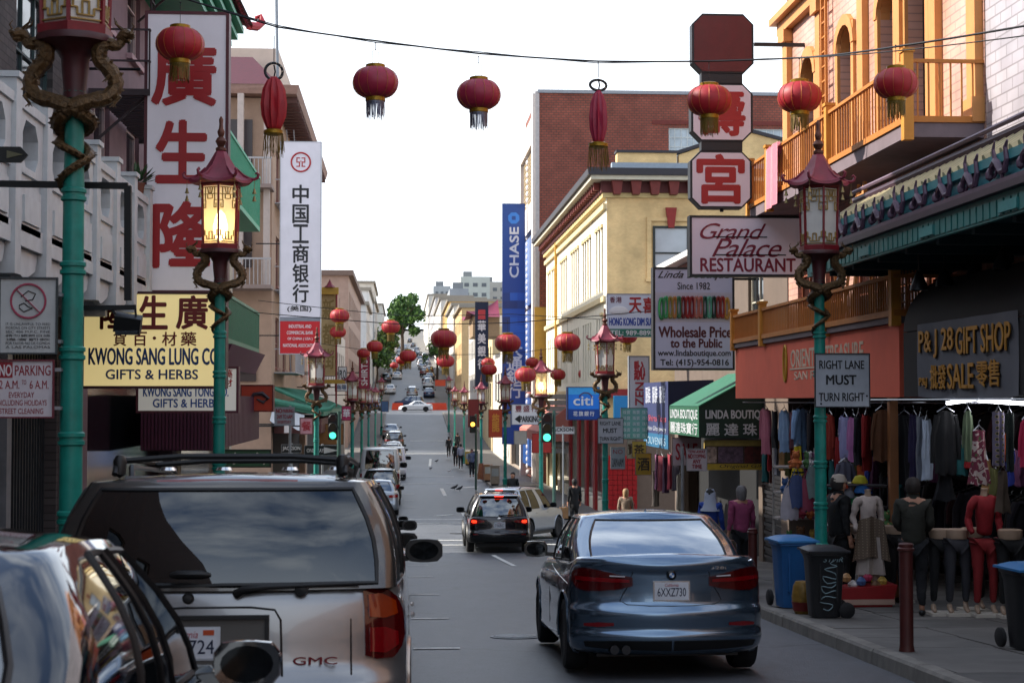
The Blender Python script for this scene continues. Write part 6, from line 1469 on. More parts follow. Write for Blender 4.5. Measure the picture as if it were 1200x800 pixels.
t = thing('pagoda_roof', 'purple red pagoda roof corner left of the dark bank sign', 'roof', (6.5, 140, 6), world=True)
pa = MB(); X0, X1, Ya, Yb = 5.4, 8.3, 138, 148
for (k, z, o) in ((0, 7.0, 0), ):
    n = 10
    def rf(i, j):
        e = j; zz = 7.2 + 1.7 * (1 - j) ** 1.7; sp = j ** 1.0; return (8.3 - (8.3 - X0) * sp + 0 * i, Ya + 3.5 * (1 - sp) + (Yb - Ya - 7 * (1 - sp)) * i, zz + .5 * sp * abs(2 * i - 1) ** 4)
    pa.grid(rf, 14, 10); pa.grid(lambda i, j: (X0 + (8.3 - X0) * (1 - j) + (8.3 - (X0 + (8.3 - X0) * (1 - j))) * i, Ya + 3.5 * (1 - j), 7.2 + 1.7 * (1 - j) ** 1.7 + .5 * j * (1 - i) ** 4), 8, 10)
pa.build('roof_slope', M('#7a2c44', .6, 0, .15, 3), t)
MB().box(6.0, 8.3, 139, 147, 5.6, 7.3).build('roof_wall', M('#8c7458', .8), t, smooth=False)
# ---- far signs right ----
t, F2, r = bsign('bank_banner', 'very tall blue bank banner beside the brick building', (589, 615, 239, 520), 100, .3, M('#14418c', .4, 0, .05, 1), M('#0e2f68', .5), .02)
x0, x1, z0, z1 = r; w = x1 - x0; rr = random.Random(4)
for k in range(2, 9):
    for j in range(3): MB().fbox(F2, x0 + w * j / 3, x0 + w * (j + 1) / 3, z1 - 5.0 - k * .5 * 1, z1 - 4.52 - k * .5, .001, .004).build('blue_square', M(rr.choice(['#1450a8', '#10387c', '#1c5cb4', '#0e2f70']), .4, 0, .03), t, smooth=False, fix=True)
letters(t, F2, 'CHASE', x0 + w * .32, x0 + w * .72, at(0, 322, 100).z, at(0, 262, 100).z, WHT, rot=90, bold=.04)
oc = MB(); cz = at(0, 251, 100).z; cx = x0 + w * .5; ro, ri = .38, .17
po = [(ro * cos(pi / 8 + k * pi / 4), ro * sin(pi / 8 + k * pi / 4)) for k in range(8)]; pi_ = [(ri * cos(pi / 4 + k * pi / 2), ri * sin(pi / 4 + k * pi / 2)) for k in range(4)]
for k in range(4):
    a, b, c_ = po[(2 * k) % 8], po[(2 * k + 1) % 8], po[(2 * k + 2) % 8]; oc.prism([(cx + p[0], cz + p[1]) for p in (a, b, (c_[0] * .98, c_[1] * .98), pi_[(k + 0) % 4], pi_[(k - 1) % 4])], F2, .005, .015)
oc.build('emblem', M('#2f7ad0', .4, 0, 0), t, smooth=False, fix=True)
for i, ch in enumerate('大通銀行'):
    a = at(594, 436 + i * 16 - 18, 100); b = at(612, 420 + i * 16 - 18, 100); letters(t, F2, ch, a.x, b.x, a.z, b.z, WHT, bold=.03)
t, F2, r = bsign('bank_sign', 'dark navy vertical bank sign with white characters', (557, 572, 354, 453), 118, .3, M('#10203c', .45, 0, .05), M('#0c1628', .5), .02)
x0, x1, z0, z1 = r; 
MB().fbox(F2, x0 + .2, x1 - .2, z1 - 1.25, z1 - .55, .005, .012).build('emblem', M('#b83c40', .5), t, smooth=False, fix=True)
for i, ch in enumerate('華美銀行'): put_text(t, F2, r, (.2, .8, .66 - i * .15, .78 - i * .15), ch, WHT, bold=.03)
t, F2, r = bsign('citi_sign' if False else 'bank_sign', 'square bright blue bank sign low on the right beside the red piers', (666, 702, 454, 491), 60, .5, M('#1a62b8', .35, 0, .25, 1.2, emit=.15), M('#0f2c60', .5), .03)
x0, x1, z0, z1 = r; w = x1 - x0; h = z1 - z0
MB().fbox(F2, x0, x1, z0, z0 + h * .32, .002, .006).build('lower_band', M('#123e88', .4), t, smooth=False, fix=True); MB().fbox(F2, x0, x1, z0 + h * .78, z1, .002, .005).build('upper_band', M('#3a9ad8', .4), t, smooth=False, fix=True)
put_text(t, F2, r, (.17, .8, .44, .72), 'citi', WHT, bold=.03, d=.01)
MB().tube([(x0 + w * (.56 + .2 * cos(a)), 60 - .015, z0 + h * (.68 + .16 * sin(a))) for a in [pi * k / 10 for k in range(11)]], .02, 5).build('red_arc', M('#5a2a50', .5), t)
for i, ch in enumerate('花旗銀行'): put_text(t, F2, r, (.16 + i * .18, .30 + i * .18, .1, .25), ch, WHT, d=.01, bold=.02)
arm(t, [(x1, 60.2, z0 + .6), (8.4, 66, z0 + .6)], .04)
t, F2, r = bsign('banner_sign', 'bright blue banner half hidden behind the teal boutique sign', (720, 742, 464, 492), 62, .2, M('#2a80b8', .4, 0, .1, 1), M('#3aa0c8', .5), .02)
RG = 'small shop signs along the right side'
t, F2, r = bsign('restaurant_sign', 'white dim sum restaurant sign on the yellow facade', (712, 767, 345, 394), 46, .2, M('#c6cad8', .5, 0, .05, 2, dirt=.1), M('#8a8e98', .5), .02)
x0, x1, z0, z1 = r; w = x1 - x0; h = z1 - z0
MB().fbox(F2, x0, x1, z0, z0 + h * .18, .001, .006).build('green_band', M('#1c6a58', .5), t, smooth=False, fix=True)
put_text(t, F2, r, (.05, .16, .80, .94), '香', M('#6a2c40', .5), bold=.02); put_text(t, F2, r, (.18, .30, .80, .94), '港', M('#6a2c40', .5), bold=.02); put_text(t, F2, r, (.46, .72, .56, .92), '天', BRED, bold=.03); put_text(t, F2, r, (.76, .98, .56, .92), '喜', BRED, bold=.03)
put_text(t, F2, r, (.04, .98, .26, .44), 'HONG KONG DIM SUM', M('#1c3c90', .5, 0, 0), bold=.035); put_text(t, F2, r, (.06, .98, .03, .14), 'TEL: 989-8898', WHT, bold=.03, d=.01)
MB().lathe([(.001, -.1), (.22, -.08), (.3, 0), (.2, .1), (.1, .14), (.001, .15)], 14, mat=Matrix.Translation((x0 + w * .24, F2.O.y - .01, z0 + h * .6)) @ Matrix.Diagonal((1, .05, 1, 1))).build('cloud_emblem', WHT, t)
t, F2, r = bsign('vertical_sign', 'white vertical sign with a red lantern drawing and red letters', (738, 760, 418, 478), 46.5, .2, M('#c8c4c8', .5, 0, .05, 2, dirt=.1), M('#7a7e84', .5), .03)
put_text(t, F2, r, (.3, .75, .05, .5), 'ZEN', M('#a82830', .5, 0, 0), rot=90, bold=.04); put_text(t, F2, r, (.25, .8, .55, .92), '點心', M('#a82830', .5, 0, 0), bold=.03)
t, F2, r = bsign('parking_sign', 'white parking sign with black arrow left of the far green signal', (600, 633, 474, 497), 62, .15, WHT, M('#6a6e74', .5), .02)
put_text(t, F2, r, (.28, .98, .12, .42), 'PARKING', INK, bold=.04)
for i, ch in enumerate('豐盛行'): put_text(t, F2, r, (.12 + i * .28, .34 + i * .28, .64, .96), ch, M('#7a2c38', .5), bold=.02)
MB().prism([(r[0] + .1, r[2] + .2), (r[0] + .3, r[2] + .36), (r[0] + .3, r[2] + .05)], F2, .003, .01).build('arrow', INK, t, smooth=False, fix=True)
plate_sign('jackson street name plate beside the far right green signal', (645, 673, 500, 508), 60.5, WHT, [((.05, .95, .2, .85), 'JACKSON', INK, dict(bold=.03))], 660)
t, F2, r = bsign('shop_sign', 'orange sign with a gold figure between the right dragon lamps', (573, 588, 480, 512), 78, .3, M('#b8401c', .5, 0, .1), M('#8c2c14', .5), .02, RG); put_text(t, F2, r, (.25, .8, .2, .85), '龍', M('#d89030', .5), bold=.02)
t, F2, r = bsign('shop_sign', 'mustard yellow tall board in front of the yellow building side', (627, 640, 360, 425), 95, .2, M('#b8913c', .7, 0, .15, 3), M('#a07c30', .5), .02, RG)
for (px, Y, c, lab, fm) in (((549, 561, 468, 500), 92, '#6a1c20', 'dark red box sign by the right lamp row', '#4a1014'), ((603, 617, 505, 520), 70, '#a09a90', 'grey square panel sign low on the right', '#707070'), ((624, 646, 508, 530), 64, '#a83028', 'red awning sign beside the far traffic signal', '#701818'), ((588, 598, 485, 500), 84, '#b8b4ac', 'pale small sign on the right lamp row', '#888'), ((510, 522, 445, 452), 150, '#b03c18', 'small orange sign far down on the right', '#802010')):
    bsign('shop_sign', lab, px, Y, .2, M(c, .5, 0, .1, 3), M(fm if len(fm) > 4 else '#888888', .5), .02, RG)
t = thing('awning', 'faded pink awning between the grey piers on the far right corner', 'awning', (7, 80, -1), world=True)
MB().add([(8.3, 80.5, -.2), (6.7, 80.5, -1.5), (6.7, 93, -1.5), (8.3, 93, -.2), (6.7, 80.5, -2.0), (6.7, 93, -2.0), (8.3, 80.5, -2.0)], [(0, 1, 2, 3), (1, 4, 5, 2), (0, 6, 4, 1)]).build('cloth', M('#b06c60', .8, 0, .1, 2), t, smooth=False)
# white corrugated shutter board and pale banners right
t = thing('roller_screen', 'pale grey ribbed screen behind the far right lamp', 'screen', (7.4, 70, 0), world=True)
for k in range(10): MB().box(7.2, 8.3, 81.0, 81.1, -2.6 + k * .3, -2.35 + k * .3).build('rib', M('#98928c', .6), t, smooth=False)
# ================= right side: orange balcony building, shops, canopy =================
ORG_ = M('#b8732c', .6, 0, .12, 4, .06, dirt=.15); ORL = M('#c8894c', .6, 0, .1, 4, dirt=.12); XF = 8.1; FX = FR(XF)
TILEM = brick_mat('#cf9d88', '#c99f90', '#a88478', 1.0, 'yz', .25, size=(.42, .13), rough=.35, mort=.012)
TILEW = brick_mat('#b4aeb4', '#aaa4ac', '#8a8488', 1.0, 'yz', .25, size=(.40, .16), rough=.4, mort=.012)
# white tiled house nearest on the right
t = bldg('tiled_house', 'white tiled house at the right edge above the ornate canopy', FX, 10, 21.95, 12, 8, TILEW, [(10.5, 12.6, 4.5, 7)], zb=2.0)
MB().box(XF, 16, 10, 21.95, -4, 2.0).build('back_wall', M('#1c1a1c', .9, 0, .2), t, smooth=False) if False else None
# orange house
hs = [(24.4, 25.4, 3.9, 6.9), (25.95, 26.9, 3.9, 6.9), (28.55, 29.45, 3.9, 6.85), (31.2, 32.2, 3.9, 6.85)]
lowh = [(23.2, 24.6, 1.25, 3.2), (25.2, 26.6, 1.25, 3.2), (27.2, 28.6, 1.25, 3.2), (29.4, 30.6, 1.25, 3.2), (31.6, 32.8, 1.25, 3.2)]
t = bldg('orange_house', 'house with pink tiles, orange pilasters and orange balconies on the right', FX, 22, 33.6, 11, 9, TILEM, hs + lowh, zb=1.14)
OH = t
for h in hs:
    w = window(t, FX, *h, M('#1c1a1a', .5), 2, 3, sill=False, arch=.42, wallm=ORL, rec=.3, gm=M('#15181c', .1, 0, .2, 2, spec=.9))
    s = MB(); s.fbox(FX, h[0] - .16, h[0], h[2], h[3], .0, .06); s.fbox(FX, h[1], h[1] + .16, h[2], h[3], .0, .06)
    for k in range(8):
        a0, a1 = pi * k / 8, pi * (k + 1) / 8; c = (h[0] + h[1]) / 2; r0, r1 = .5, .66; s.prism([(c + r0 * cos(a0), h[3] - .4 + r0 * .85 * sin(a0)), (c + r1 * cos(a0), h[3] - .4 + r1 * .95 * sin(a0)), (c + r1 * cos(a1), h[3] - .4 + r1 * .95 * sin(a1)), (c + r0 * cos(a1), h[3] - .4 + r0 * .85 * sin(a1))], FX, .001, .08)
    s.build('arch_trim', ORL, t, smooth=False, fix=True)
for h in lowh: window(t, FX, *h, M('#8a4c34', .6), 2, 3, sill=True, arch=.3, wallm=M('#8a4c3a', .8), gm=M('#2a1a18', .1, 0, .3, 2))
for y, w_ in ((22.05, .35), (23.75, .3), (25.5, .34), (27.6, .34), (30.5, .34), (33.15, .4)):
    p = MB(); p.fbox(FX, y, y + w_, 3.9, 7.5, .001, .12); p.fbox(FX, y - .06, y + w_ + .06, 7.5, 7.75, .001, .2); p.fbox(FX, y - .05, y + w_ + .05, 3.9, 4.25, .002, .18); p.build('pilaster', ORL, t, smooth=False, fix=True)
for (z0, z1, d) in ((7.76, 8.0, .16), (8.0, 8.14, .3), (8.6, 8.85, .35), (8.85, 9.05, .5)): MB().fbox(FX, 21.96, 33.7 + d, z0, z1, .001, d).build('cornice_band', ORL, t, smooth=False, fix=True)
lad = MB()
for y in (29.95, 30.25): lad.fbox(FX, y, y + .05, 3.9, 9.5, .1, .15)
for k in range(19): lad.fbox(FX, 30.0, 30.25, 4.1 + k * .28, 4.13 + k * .28, .1, .14)
lad.build('wall_ladder', ORG_, t, smooth=False, fix=True)
def rail_balcony(name, lab, X, Y0, Y1, zf, zt, posts, slab, sp, ends=True, sub='#6b6064', fm=ORG_):
    t = thing(name, lab, 'balcony', ((X + XF) / 2, (Y0 + Y1) / 2, zf), world=True)
    MB().box(X, XF, Y0, Y1, zf - slab, zf).build('floor_slab', M(sub, .7, 0, .12, 3, dirt=.3), t, smooth=False)
    MB().box(X - .03, X + .05, Y0 - .03, Y1, zf + .004, zf + .09).build('bottom_rail', fm, t, smooth=False); MB().box(X - .03, X + .05, Y0 - .03, Y1, zt, zt + .05).build('top_rail', fm, t, smooth=False)
    MB().box(X + .05, XF, Y0 - .03, Y0 + .04, zf + .004, zf + .09).build('bottom_rail', fm, t, smooth=False); MB().box(X + .05, XF, Y0 - .03, Y0 + .02, zt, zt + .05).build('top_rail', fm, t, smooth=False)
    n = int((Y1 - Y0) / sp); me = None
    for k in range(1, n):
        y = Y0 + (Y1 - Y0) * k / n
        if me is None: o = MB().box(-.011, .011, -.011, .011, zf + .09, zt).build('baluster', fm, t, smooth=False); me = o.data
        else: o = link('baluster', me, t)
        r0 = Vector(ORG[t.name]); o.location = Vector((X + .01, y, 0)) - Vector((0, 0, 0)); o.location.x -= 0
        # mesh was stored relative to the balcony origin of x=0,y=0: undo
        o.location = (X + .01, y, 0)
    for k in range(1, 7): x = X + (XF - X) * k / 7; o = link('baluster', me, t); o.location = (x, Y0 - .005, 0)
    for y in posts: q = MB(); q.box(X - .06, X + .08, y - .07, y + .07, zf - slab - .05, zt + .14); q.box(X - .08, X + .10, y - .09, y + .09, zt + .14, zt + .19); q.build('post', M('#c8862c', .55, 0, .1, 5, dirt=.1), t, smooth=False)
    return t
t = rail_balcony('balcony', 'upper orange railed balcony with a towel hung over it', 7.0, 22.05, 32.4, 3.88, 4.72, (22.05, 26.2, 30.6, 32.35), .2, .15, sub='#74666c')
t = rail_balcony('balcony', 'lower orange railed balcony on top of the red shop fascia', 6.92, 22.4, 33.7, 1.2, 1.74, (22.45, 26.2, 30.9, 33.6), .09, .12)
lt = MB()
for k in range(16): lt.box(7.28, 7.30, 22.6 + k * .15, 22.63 + k * .15, 1.22, 2.0); 
for k in range(6): lt.box(7.27, 7.31, 22.6, 24.95, 1.3 + k * .13, 1.32 + k * .13)
lt.build('lattice_panel', ORG_, t, smooth=False)
# towel on the rail
t = thing('towel', 'pink checked towel hanging over the far part of the upper orange balcony', 'towel', (6.93, 30.2, 4.8), world=True)
TW = M('#c87888', .9, 0, .1, 8); q = MB(); q.grid(lambda i, j: (6.90 + .02 * sin(i * 14) - .015 * j, 29.4 + 1.0 * i, 4.81 - 1.15 * j - .05 * i), 20, 16); q.grid(lambda i, j: (6.935 + .02 * sin(i * 14) + .2 * j, 29.4 + 1.0 * i, 4.81 - .5 * j), 20, 8, flip=True); q.build('cloth', TW, t)
q = MB()
for k in range(14): q.add([(6.895 + .02 * sin(k / 14 * 14) - .015 * j, 29.42 + 1.0 * k / 14 + dy, 4.805 - 1.14 * j - .05 * k / 14) for j in (0, 1) for dy in (0, .025)], [(0, 1, 3, 2)])
q.build('stripe', M('#d8a0a8', .9), t, smooth=False)
# two trestle ladders stored under the balcony
for y in (25.5, 27.6):
    t = thing('step_ladder', 'orange step ladder frame under the upper balcony, ' + ('nearer one' if y < 26 else 'farther one'), 'ladder', (7.6, y, 1.3), world=True); q = MB()
    for dy in (-.25, .25): q.bar((7.35, y + dy * .7, 3.5), (7.1, y + dy, 1.3), .05); q.bar((7.35, y + dy * .7, 3.5), (7.65, y + dy, 1.3), .04)
    for k in range(7): q.bar((7.33 - k * .03, y - .24, 3.3 - k * .3), (7.33 - k * .03, y + .24, 3.3 - k * .3), .04)
    q.build('frame', ORL, t, smooth=False)
# red fascia awning box
t = thing('shop_fascia', 'long plain red fascia over the clothes shop under the lower balcony', 'awning', (7.4, 28, 0), world=True)
REDF = M('#e0684e', .75, 0, .1, 1.2, .04, dirt=.08)
MB().box(6.98, 8.08, 22.42, 33.7, .06, 1.10).build('fascia_box', REDF, t, smooth=False)
FF = FR(6.98); CRW = M('#cfb8a0', .6, 0, 0); gold = M('#b8902c', .5, .2, 0)
def ft(body, px0, px1, py0, py1, m, F_=FF, X=6.98, tt=None, **k):
    a = atx(px0, (py0 + py1) / 2, X); b = atx(px1, (py0 + py1) / 2, X); z1 = atx((px0 + px1) / 2, py0, X).z; z0 = atx((px0 + px1) / 2, py1, X).z
    return letters(tt or t, F_, body, min(a.y, b.y), max(a.y, b.y), z0, z1, m, flip=True, **k)
ft('ORIENTAL TREASURE', 927, 1012, 405, 427, CRW, bold=.02); ft('SAN FRANCISCO', 931, 1004, 433, 443, CRW, bold=.02)
a = atx(926, 425, 6.98); b = atx(1000, 425, 6.98); a.z = atx(967, 429.5, 6.98).z; MB().fbox(FF, b.y, a.y, a.z - .01, a.z + .02, .002, .01).build('rule', CRW, t, smooth=False, fix=True)
c = atx(921, 426, 6.98); MB().tube([(6.965, c.y + .12 * cos(k * pi / 10), c.z + .33 * sin(k * pi / 10)) for k in range(20)], .022, 5, closed=True).build('emblem', gold, t)
q = MB(); q.lathe([(.001, -.24), (.06, -.2), (.03, -.05), (.07, .05), (.03, .14), (.05, .2), (.001, .26)], 10, mat=Matrix.Translation((6.975, c.y, c.z)) @ Matrix.Diagonal((.2, 1, 1, 1))); q.build('emblem_figure', gold, t)
# lower wall (ground floor): dark interior with shop openings
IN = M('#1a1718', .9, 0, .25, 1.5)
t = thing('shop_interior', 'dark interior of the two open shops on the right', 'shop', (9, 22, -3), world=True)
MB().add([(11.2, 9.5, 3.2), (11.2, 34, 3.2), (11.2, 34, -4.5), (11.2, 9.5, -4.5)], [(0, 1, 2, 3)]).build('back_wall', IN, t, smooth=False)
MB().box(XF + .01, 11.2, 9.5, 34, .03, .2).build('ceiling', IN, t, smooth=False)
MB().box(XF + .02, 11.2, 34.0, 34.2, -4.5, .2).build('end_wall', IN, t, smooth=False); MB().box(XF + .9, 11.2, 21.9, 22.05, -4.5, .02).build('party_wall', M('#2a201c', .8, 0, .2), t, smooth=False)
sp = at(1036, 560, 22.6); MB().box(6.86, 6.98, 22.5, 22.62, -3.2, .05).build('post', M('#94603a', .55, 0, .1), t, smooth=False)
for k in range(5):
    for j in range(4):   # shelves with dim goods on the back wall
        MB().box(10.8, 11.15, 12 + k * 4.2, 15.8 + k * 4.2, -3.2 + j * .7, -3.16 + j * .7).build('shelf', M('#3a2c22', .8), t, smooth=False)
# --- ornate green canopy with dragons ---
t = thing('canopy', 'ornate teal and cream tiled canopy with dragon figures above the gift shop', 'canopy', (7, 18, 2), world=True)
CT = M('#2f7a76', .5, 0, .18, 5, .1, dirt=.3); PUR = M('#3f2a38', .5, 0, .15, 5, dirt=.2); CRR = M('#b8ac86', .6, 0, .18, 3, .15, dirt=.25); Y0, Y1 = 9.5, 24.5; XC = 6.2
def prof(x0, z0, x1, z1, x2, z2, x3, z3): return [(x0, z0), (x1, z1), (x2, z2), (x3, z3)]
def ext(P, name, m, ya=Y0, yb=Y1):
    n = len(P); MB().add([(x, y, z) for y in (ya, yb) for x, z in P], [tuple(range(n))[::-1], tuple(range(n, 2 * n))] + [(i, (i + 1) % n, n + (i + 1) % n, n + i) for i in range(n)]).build(name, m, t, smooth=False, fix=True)
ext([(6.2, 1.9), (6.26, 1.9), (6.26, 2.16), (6.2, 2.16)], 'fascia_board', CT)
for k in range(74): MB().box(6.185, 6.2, Y0 + .02 + k * .2, Y0 + .17 + k * .2, 1.93, 2.1).build('fascia_slat', CT, t, smooth=False)
for k in range(6): MB().box(6.165, 6.2, Y0 + 1.2 + k * 2.6, Y0 + 1.7 + k * 2.6, 1.95, 2.06).build('fascia_block', M('#3a8a88', .5), t, smooth=False)
ext([(6.12, 2.165), (6.3, 2.165), (6.3, 2.24), (6.12, 2.24)], 'purple_moulding', PUR); ext([(6.16, 2.245), (6.34, 2.245), (6.34, 2.30), (6.16, 2.30)], 'pink_moulding', M('#5a4254', .5, 0, .2), Y0, Y1 - .05)
ext([(6.28, 2.305), (6.36, 2.305), (6.4, 2.56), (6.3, 2.56)], 'teal_band', M('#2f7480', .5, 0, .15, 4, dirt=.2)); ext([(6.24, 2.5), (6.42, 2.5), (6.42, 2.6), (6.24, 2.6)], 'teal_cap', M('#38848a', .5, 0, .15, 4))
ext([(6.3, 2.605), (6.98, 3.0), (6.98, 2.9), (6.4, 2.55)], 'roof_slope', CRR)
for k in range(58): y = Y0 + .12 + k * .26; MB().tube([(6.3, y, 2.625), (6.5, y, 2.70), (6.98, y, 3.02)], .055, 6).build('roof_tile', CRR, t)
MB().tube([(6.98, Y0, 3.08), (6.98, Y1 + .1, 3.08)], .07, 8).build('ridge', PUR, t); MB().tube([(6.9, Y0, 3.2), (6.9, Y1, 3.2)], .03, 6).build('ridge_pipe', M('#6d5a6a', .5), t)
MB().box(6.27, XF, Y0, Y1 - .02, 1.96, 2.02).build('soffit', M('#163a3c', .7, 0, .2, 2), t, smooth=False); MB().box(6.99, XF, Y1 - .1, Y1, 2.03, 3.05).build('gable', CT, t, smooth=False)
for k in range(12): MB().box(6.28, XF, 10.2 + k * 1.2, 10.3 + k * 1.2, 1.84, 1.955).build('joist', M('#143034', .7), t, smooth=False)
DRG = M('#5a4458', .5, 0, .2, 12, .2, dirt=.2); dp = None
for k in range(16):
    y = 22.6 - k * .87
    if k == 0:
        root = MB(); P = [(0, .26, 0), (0, .20, .10), (0, .1, .14), (0, .02, .10), (0, -.06, .02), (0, -.16, .02), (0, -.22, .12), (0, -.18, .24), (0, -.24, .30)]
        root.tube(P, [.02, .035, .04, .045, .04, .035, .03, .025, .012], 7)
        root.tube([(0, .1, .14), (0, .16, .26), (0, .12, .34)], [.03, .02, .01], 6); root.tube([(0, .04, .1), (0, .08, .02), (0, .14, -.02)], [.025, .02, .012], 6); root.tube([(0, -.1, .02), (0, -.08, -.06), (0, -.02, -.08)], [.025, .02, .012], 6)
        root.lathe([(.001, -.06), (.045, -.03), (.05, .02), (.02, .07), (.001, .08)], 8, c=(0, .27, .02))
        dm = root.mesh('dragon_figure', DRG)
    o = link('dragon_figure', dm, t); o.parent = t; oo = Vector(ORG[t.name]); o.location = Vector((6.22, y, 2.36)) - oo + Vector((0, 0, R.uniform(-.02, .02))); o.scale = (1, 1, R.uniform(.9, 1.15))
# lamp spots under the canopy
for (px, py, on) in ((1142, 328, 1), (1175, 316, 0), (1077, 340, 0), (1107, 335, 0)):
    c = at(px, py, 20.5 if px < 1160 else 19); t = thing('shop_lamp', 'round spot lamp under the teal canopy, ' + ('the one that is lit' if on else 'unlit at px' if 0 else ['left most unlit', 'unlit beside the lit one', 'unlit nearest the right edge'][{1077: 0, 1107: 1, 1175: 2}[px]]), 'lamp', tuple(c), group='spot lamps under the teal canopy')
    MB().lathe([(.02, .25), (.05, .2), (.11, .06), (.12, 0), (.11, 0), (.04, .1)], 14).build('shade', M('#1c1c20', .4, .4), t)
    MB().lathe([(.001, .0), (.09, .01), (.06, .06)], 12).build('bulb', M('#ffcf70', .4, 0, 0, emit=9) if on else M('#5a5a60', .3), t); MB().tube([(0, 0, .25), (0, 0, max(.3, 1.95 - c.z))], .012, 5).build('stem', M('#1c1c20', .4), t)
# dark barrel awning and the banner
t = thing('awning', 'dark barrel shaped awning behind the gift shop banner', 'awning', (7.2, 20, .5), world=True)
DK = M('#1d1a1a', .8, 0, .2, 3)
MB().grid(lambda i, j: (7.6 - .72 * sin(j * pi / 2), 12 + 9.9 * i, .95 + .75 * cos(j * pi / 2) - .0), 24, 10).build('cloth', DK, t); MB().grid(lambda i, j: (7.6 - .72 * sin(j * pi / 2) * i, 21.9, .95 + .75 * cos(j * pi / 2) * i), 6, 10).build('end_cap', DK, t)
MB().box(6.88, 7.6, 12, 21.9, .06, .94).build('valance_box', DK, t, smooth=False)
XB = 6.84; t = thing('banner', 'grey cloth banner with gold lettering of the gift shop', 'banner', (XB, 20, .1), world=True); FBn = FR(XB)
A = atx(1074, 420, XB).y; B_ = atx(1191, 420, XB).y; za, zb_ = .06, 1.02
MB().grid(lambda i, j: (XB + .02 + .012 * sin(i * 22 + j * 3) , B_ + (A - B_) * i, za + (zb_ - za) * j - .03 * sin(i * pi) * (1 - j)), 40, 10).build('cloth', M('#66686f', .85, 0, .1, 3, .1), t)
GL = M('#c08a30', .45, .3, .1, 10); 
def banner_text(body, u0, u1, v0, v1, **k):
    # a drop-shadow coloured backing letter then the gold face
    for (m, d, o) in ((M('#2a1c14', .7, 0, 0), .004, .012), (GL, .016, 0)): letters(t, FBn, body, A - (A - B_) * u1 - o, A - (A - B_) * u0 - o, za + (zb_ - za) * v0 - o, za + (zb_ - za) * v1 - o, m, d=d, flip=True, bold=.015, **k)
banner_text('P& J 28', .04, .42, .52, .90); banner_text('GIFT SHOP', .45, .96, .54, .88); banner_text('P&J', .04, .13, .12, .26); banner_text('批發', .17, .34, .10, .42); banner_text('SALE', .36, .62, .1, .42); banner_text('零售', .65, .86, .12, .44)
# fluorescent tubes
for i, (pa, pb, ya, yb) in enumerate(((1111, 1145, 472, 467), (1148, 1189, 469, 472), (1192, 1230, 472, 474))):
    a = atx(pa, ya, 7.0); b = atx(pb, yb, 7.0); t = thing('tube_light', ['white tube light left most under the banner', 'white tube light in the middle under the banner', 'white tube light at the right picture edge'][i], 'light', tuple(a), world=True, group='tube lights over the clothes'); MB().bar(a, b, .05, .04).build('tube', M('#f4f6ff', .4, 0, 0, emit=9), t, smooth=False); MB().bar(a + Vector((0, 0, .045)), b + Vector((0, 0, .045)), .09, .03).build('housing', WHT, t, smooth=False)
# ---- the projecting restaurant sign ----
t = thing('restaurant_sign', 'stack of octagonal chinese signs hung from a black arm', 'sign', (6.4, 32, 3), world=True); Ys = 32.0; FO = FS(Ys)
OF = M('#20242a', .5, .2, .1); OP = M('#d0c6d2', .45, 0, .04, 2, emit=.03, dirt=.08)
def octa(px0, px1, py0, py1, pm, ch=None, cw=None):
    a = at(px0, py1, Ys); b = at(px1, py0, Ys); x0, x1, z0, z1 = a.x, b.x, a.z, b.z; c = (x1 - x0) * .17
    P = lambda g: [(x0 + c, z0 + g), (x1 - c, z0 + g), (x1 - g, z0 + c), (x1 - g, z1 - c), (x1 - c, z1 - g), (x0 + c, z1 - g), (x0 + g, z1 - c), (x0 + g, z0 + c)]
    MB().prism(P(0), FO, -.28, 0).build('sign_box', OF, t, smooth=False, fix=True); MB().prism(P(.045), FO, .001, .012).build('panel', pm, t, smooth=False, fix=True)
    if ch: w = x1 - x0; h = z1 - z0; letters(t, FO, ch, x0 + w * cw[0], x0 + w * cw[1], z0 + h * cw[2], z0 + h * cw[3], BRED, d=.016, bold=.035, ext=.006, res=4)
octa(811, 883, 17, 86, M('#5c1c20', .6, 0, .15, 4, dirt=.2)); octa(810, 882, 98, 166, OP, '壽', (.14, .86, .12, .88)); octa(809, 881, 177, 244, OP, '宮', (.12, .86, .10, .92))
for (y0, y1) in ((86, 98), (166, 177)): a = at(822, y1, Ys); b = at(870, y0, Ys); MB().box(a.x, b.x, Ys, Ys + .24, a.z, b.z).build('spacer', OF, t, smooth=False)
a = at(884, 52, Ys + .1); b = at(943, 52, Ys + .1); MB().bar((a.x, Ys + .12, a.z), (XF + .05, Ys + .12, a.z), .07).build('arm', OF, t, smooth=False)
a = at(846, 17, Ys); MB().tube([(a.x, Ys + .12, a.z), (a.x, Ys + .12, -.2 + 4.0)], .04, 6).build('mast', OF, t)
t, F2, r = bsign('restaurant_sign', 'white rectangular restaurant sign with crimson script below the octagonal signs', (811, 939, 256, 321), 31.6, .28, OP, OF, .045)
CRS = M('#7a1230', .5, 0, .05)
def script(tt, F_, Yd, body, x0, x1, y0, y1, m=CRS, **k): a = at(x0, y1, Yd); b = at(x1, y0, Yd); return letters(tt, F_, body, a.x, b.x, a.z, b.z, m, **k)
script(t, F2, 31.6, 'Grand', 820, 898, 262, 280, shear=.45, space=.92, res=4); script(t, F2, 31.6, 'Palace', 834, 916, 280, 301, shear=.45, space=.92, res=4); script(t, F2, 31.6, 'RESTAURANT', 821, 932, 303, 318, bold=.03)
for (x0, x1, y) in ((836, 899, 277.5), (838, 921, 298.5)): a = at(x0, y, 31.6); b = at(x1, y, 31.6); MB().fbox(F2, a.x, b.x, a.z - .012, a.z + .012, .003, .01).build('rule', INK, t, smooth=False, fix=True)
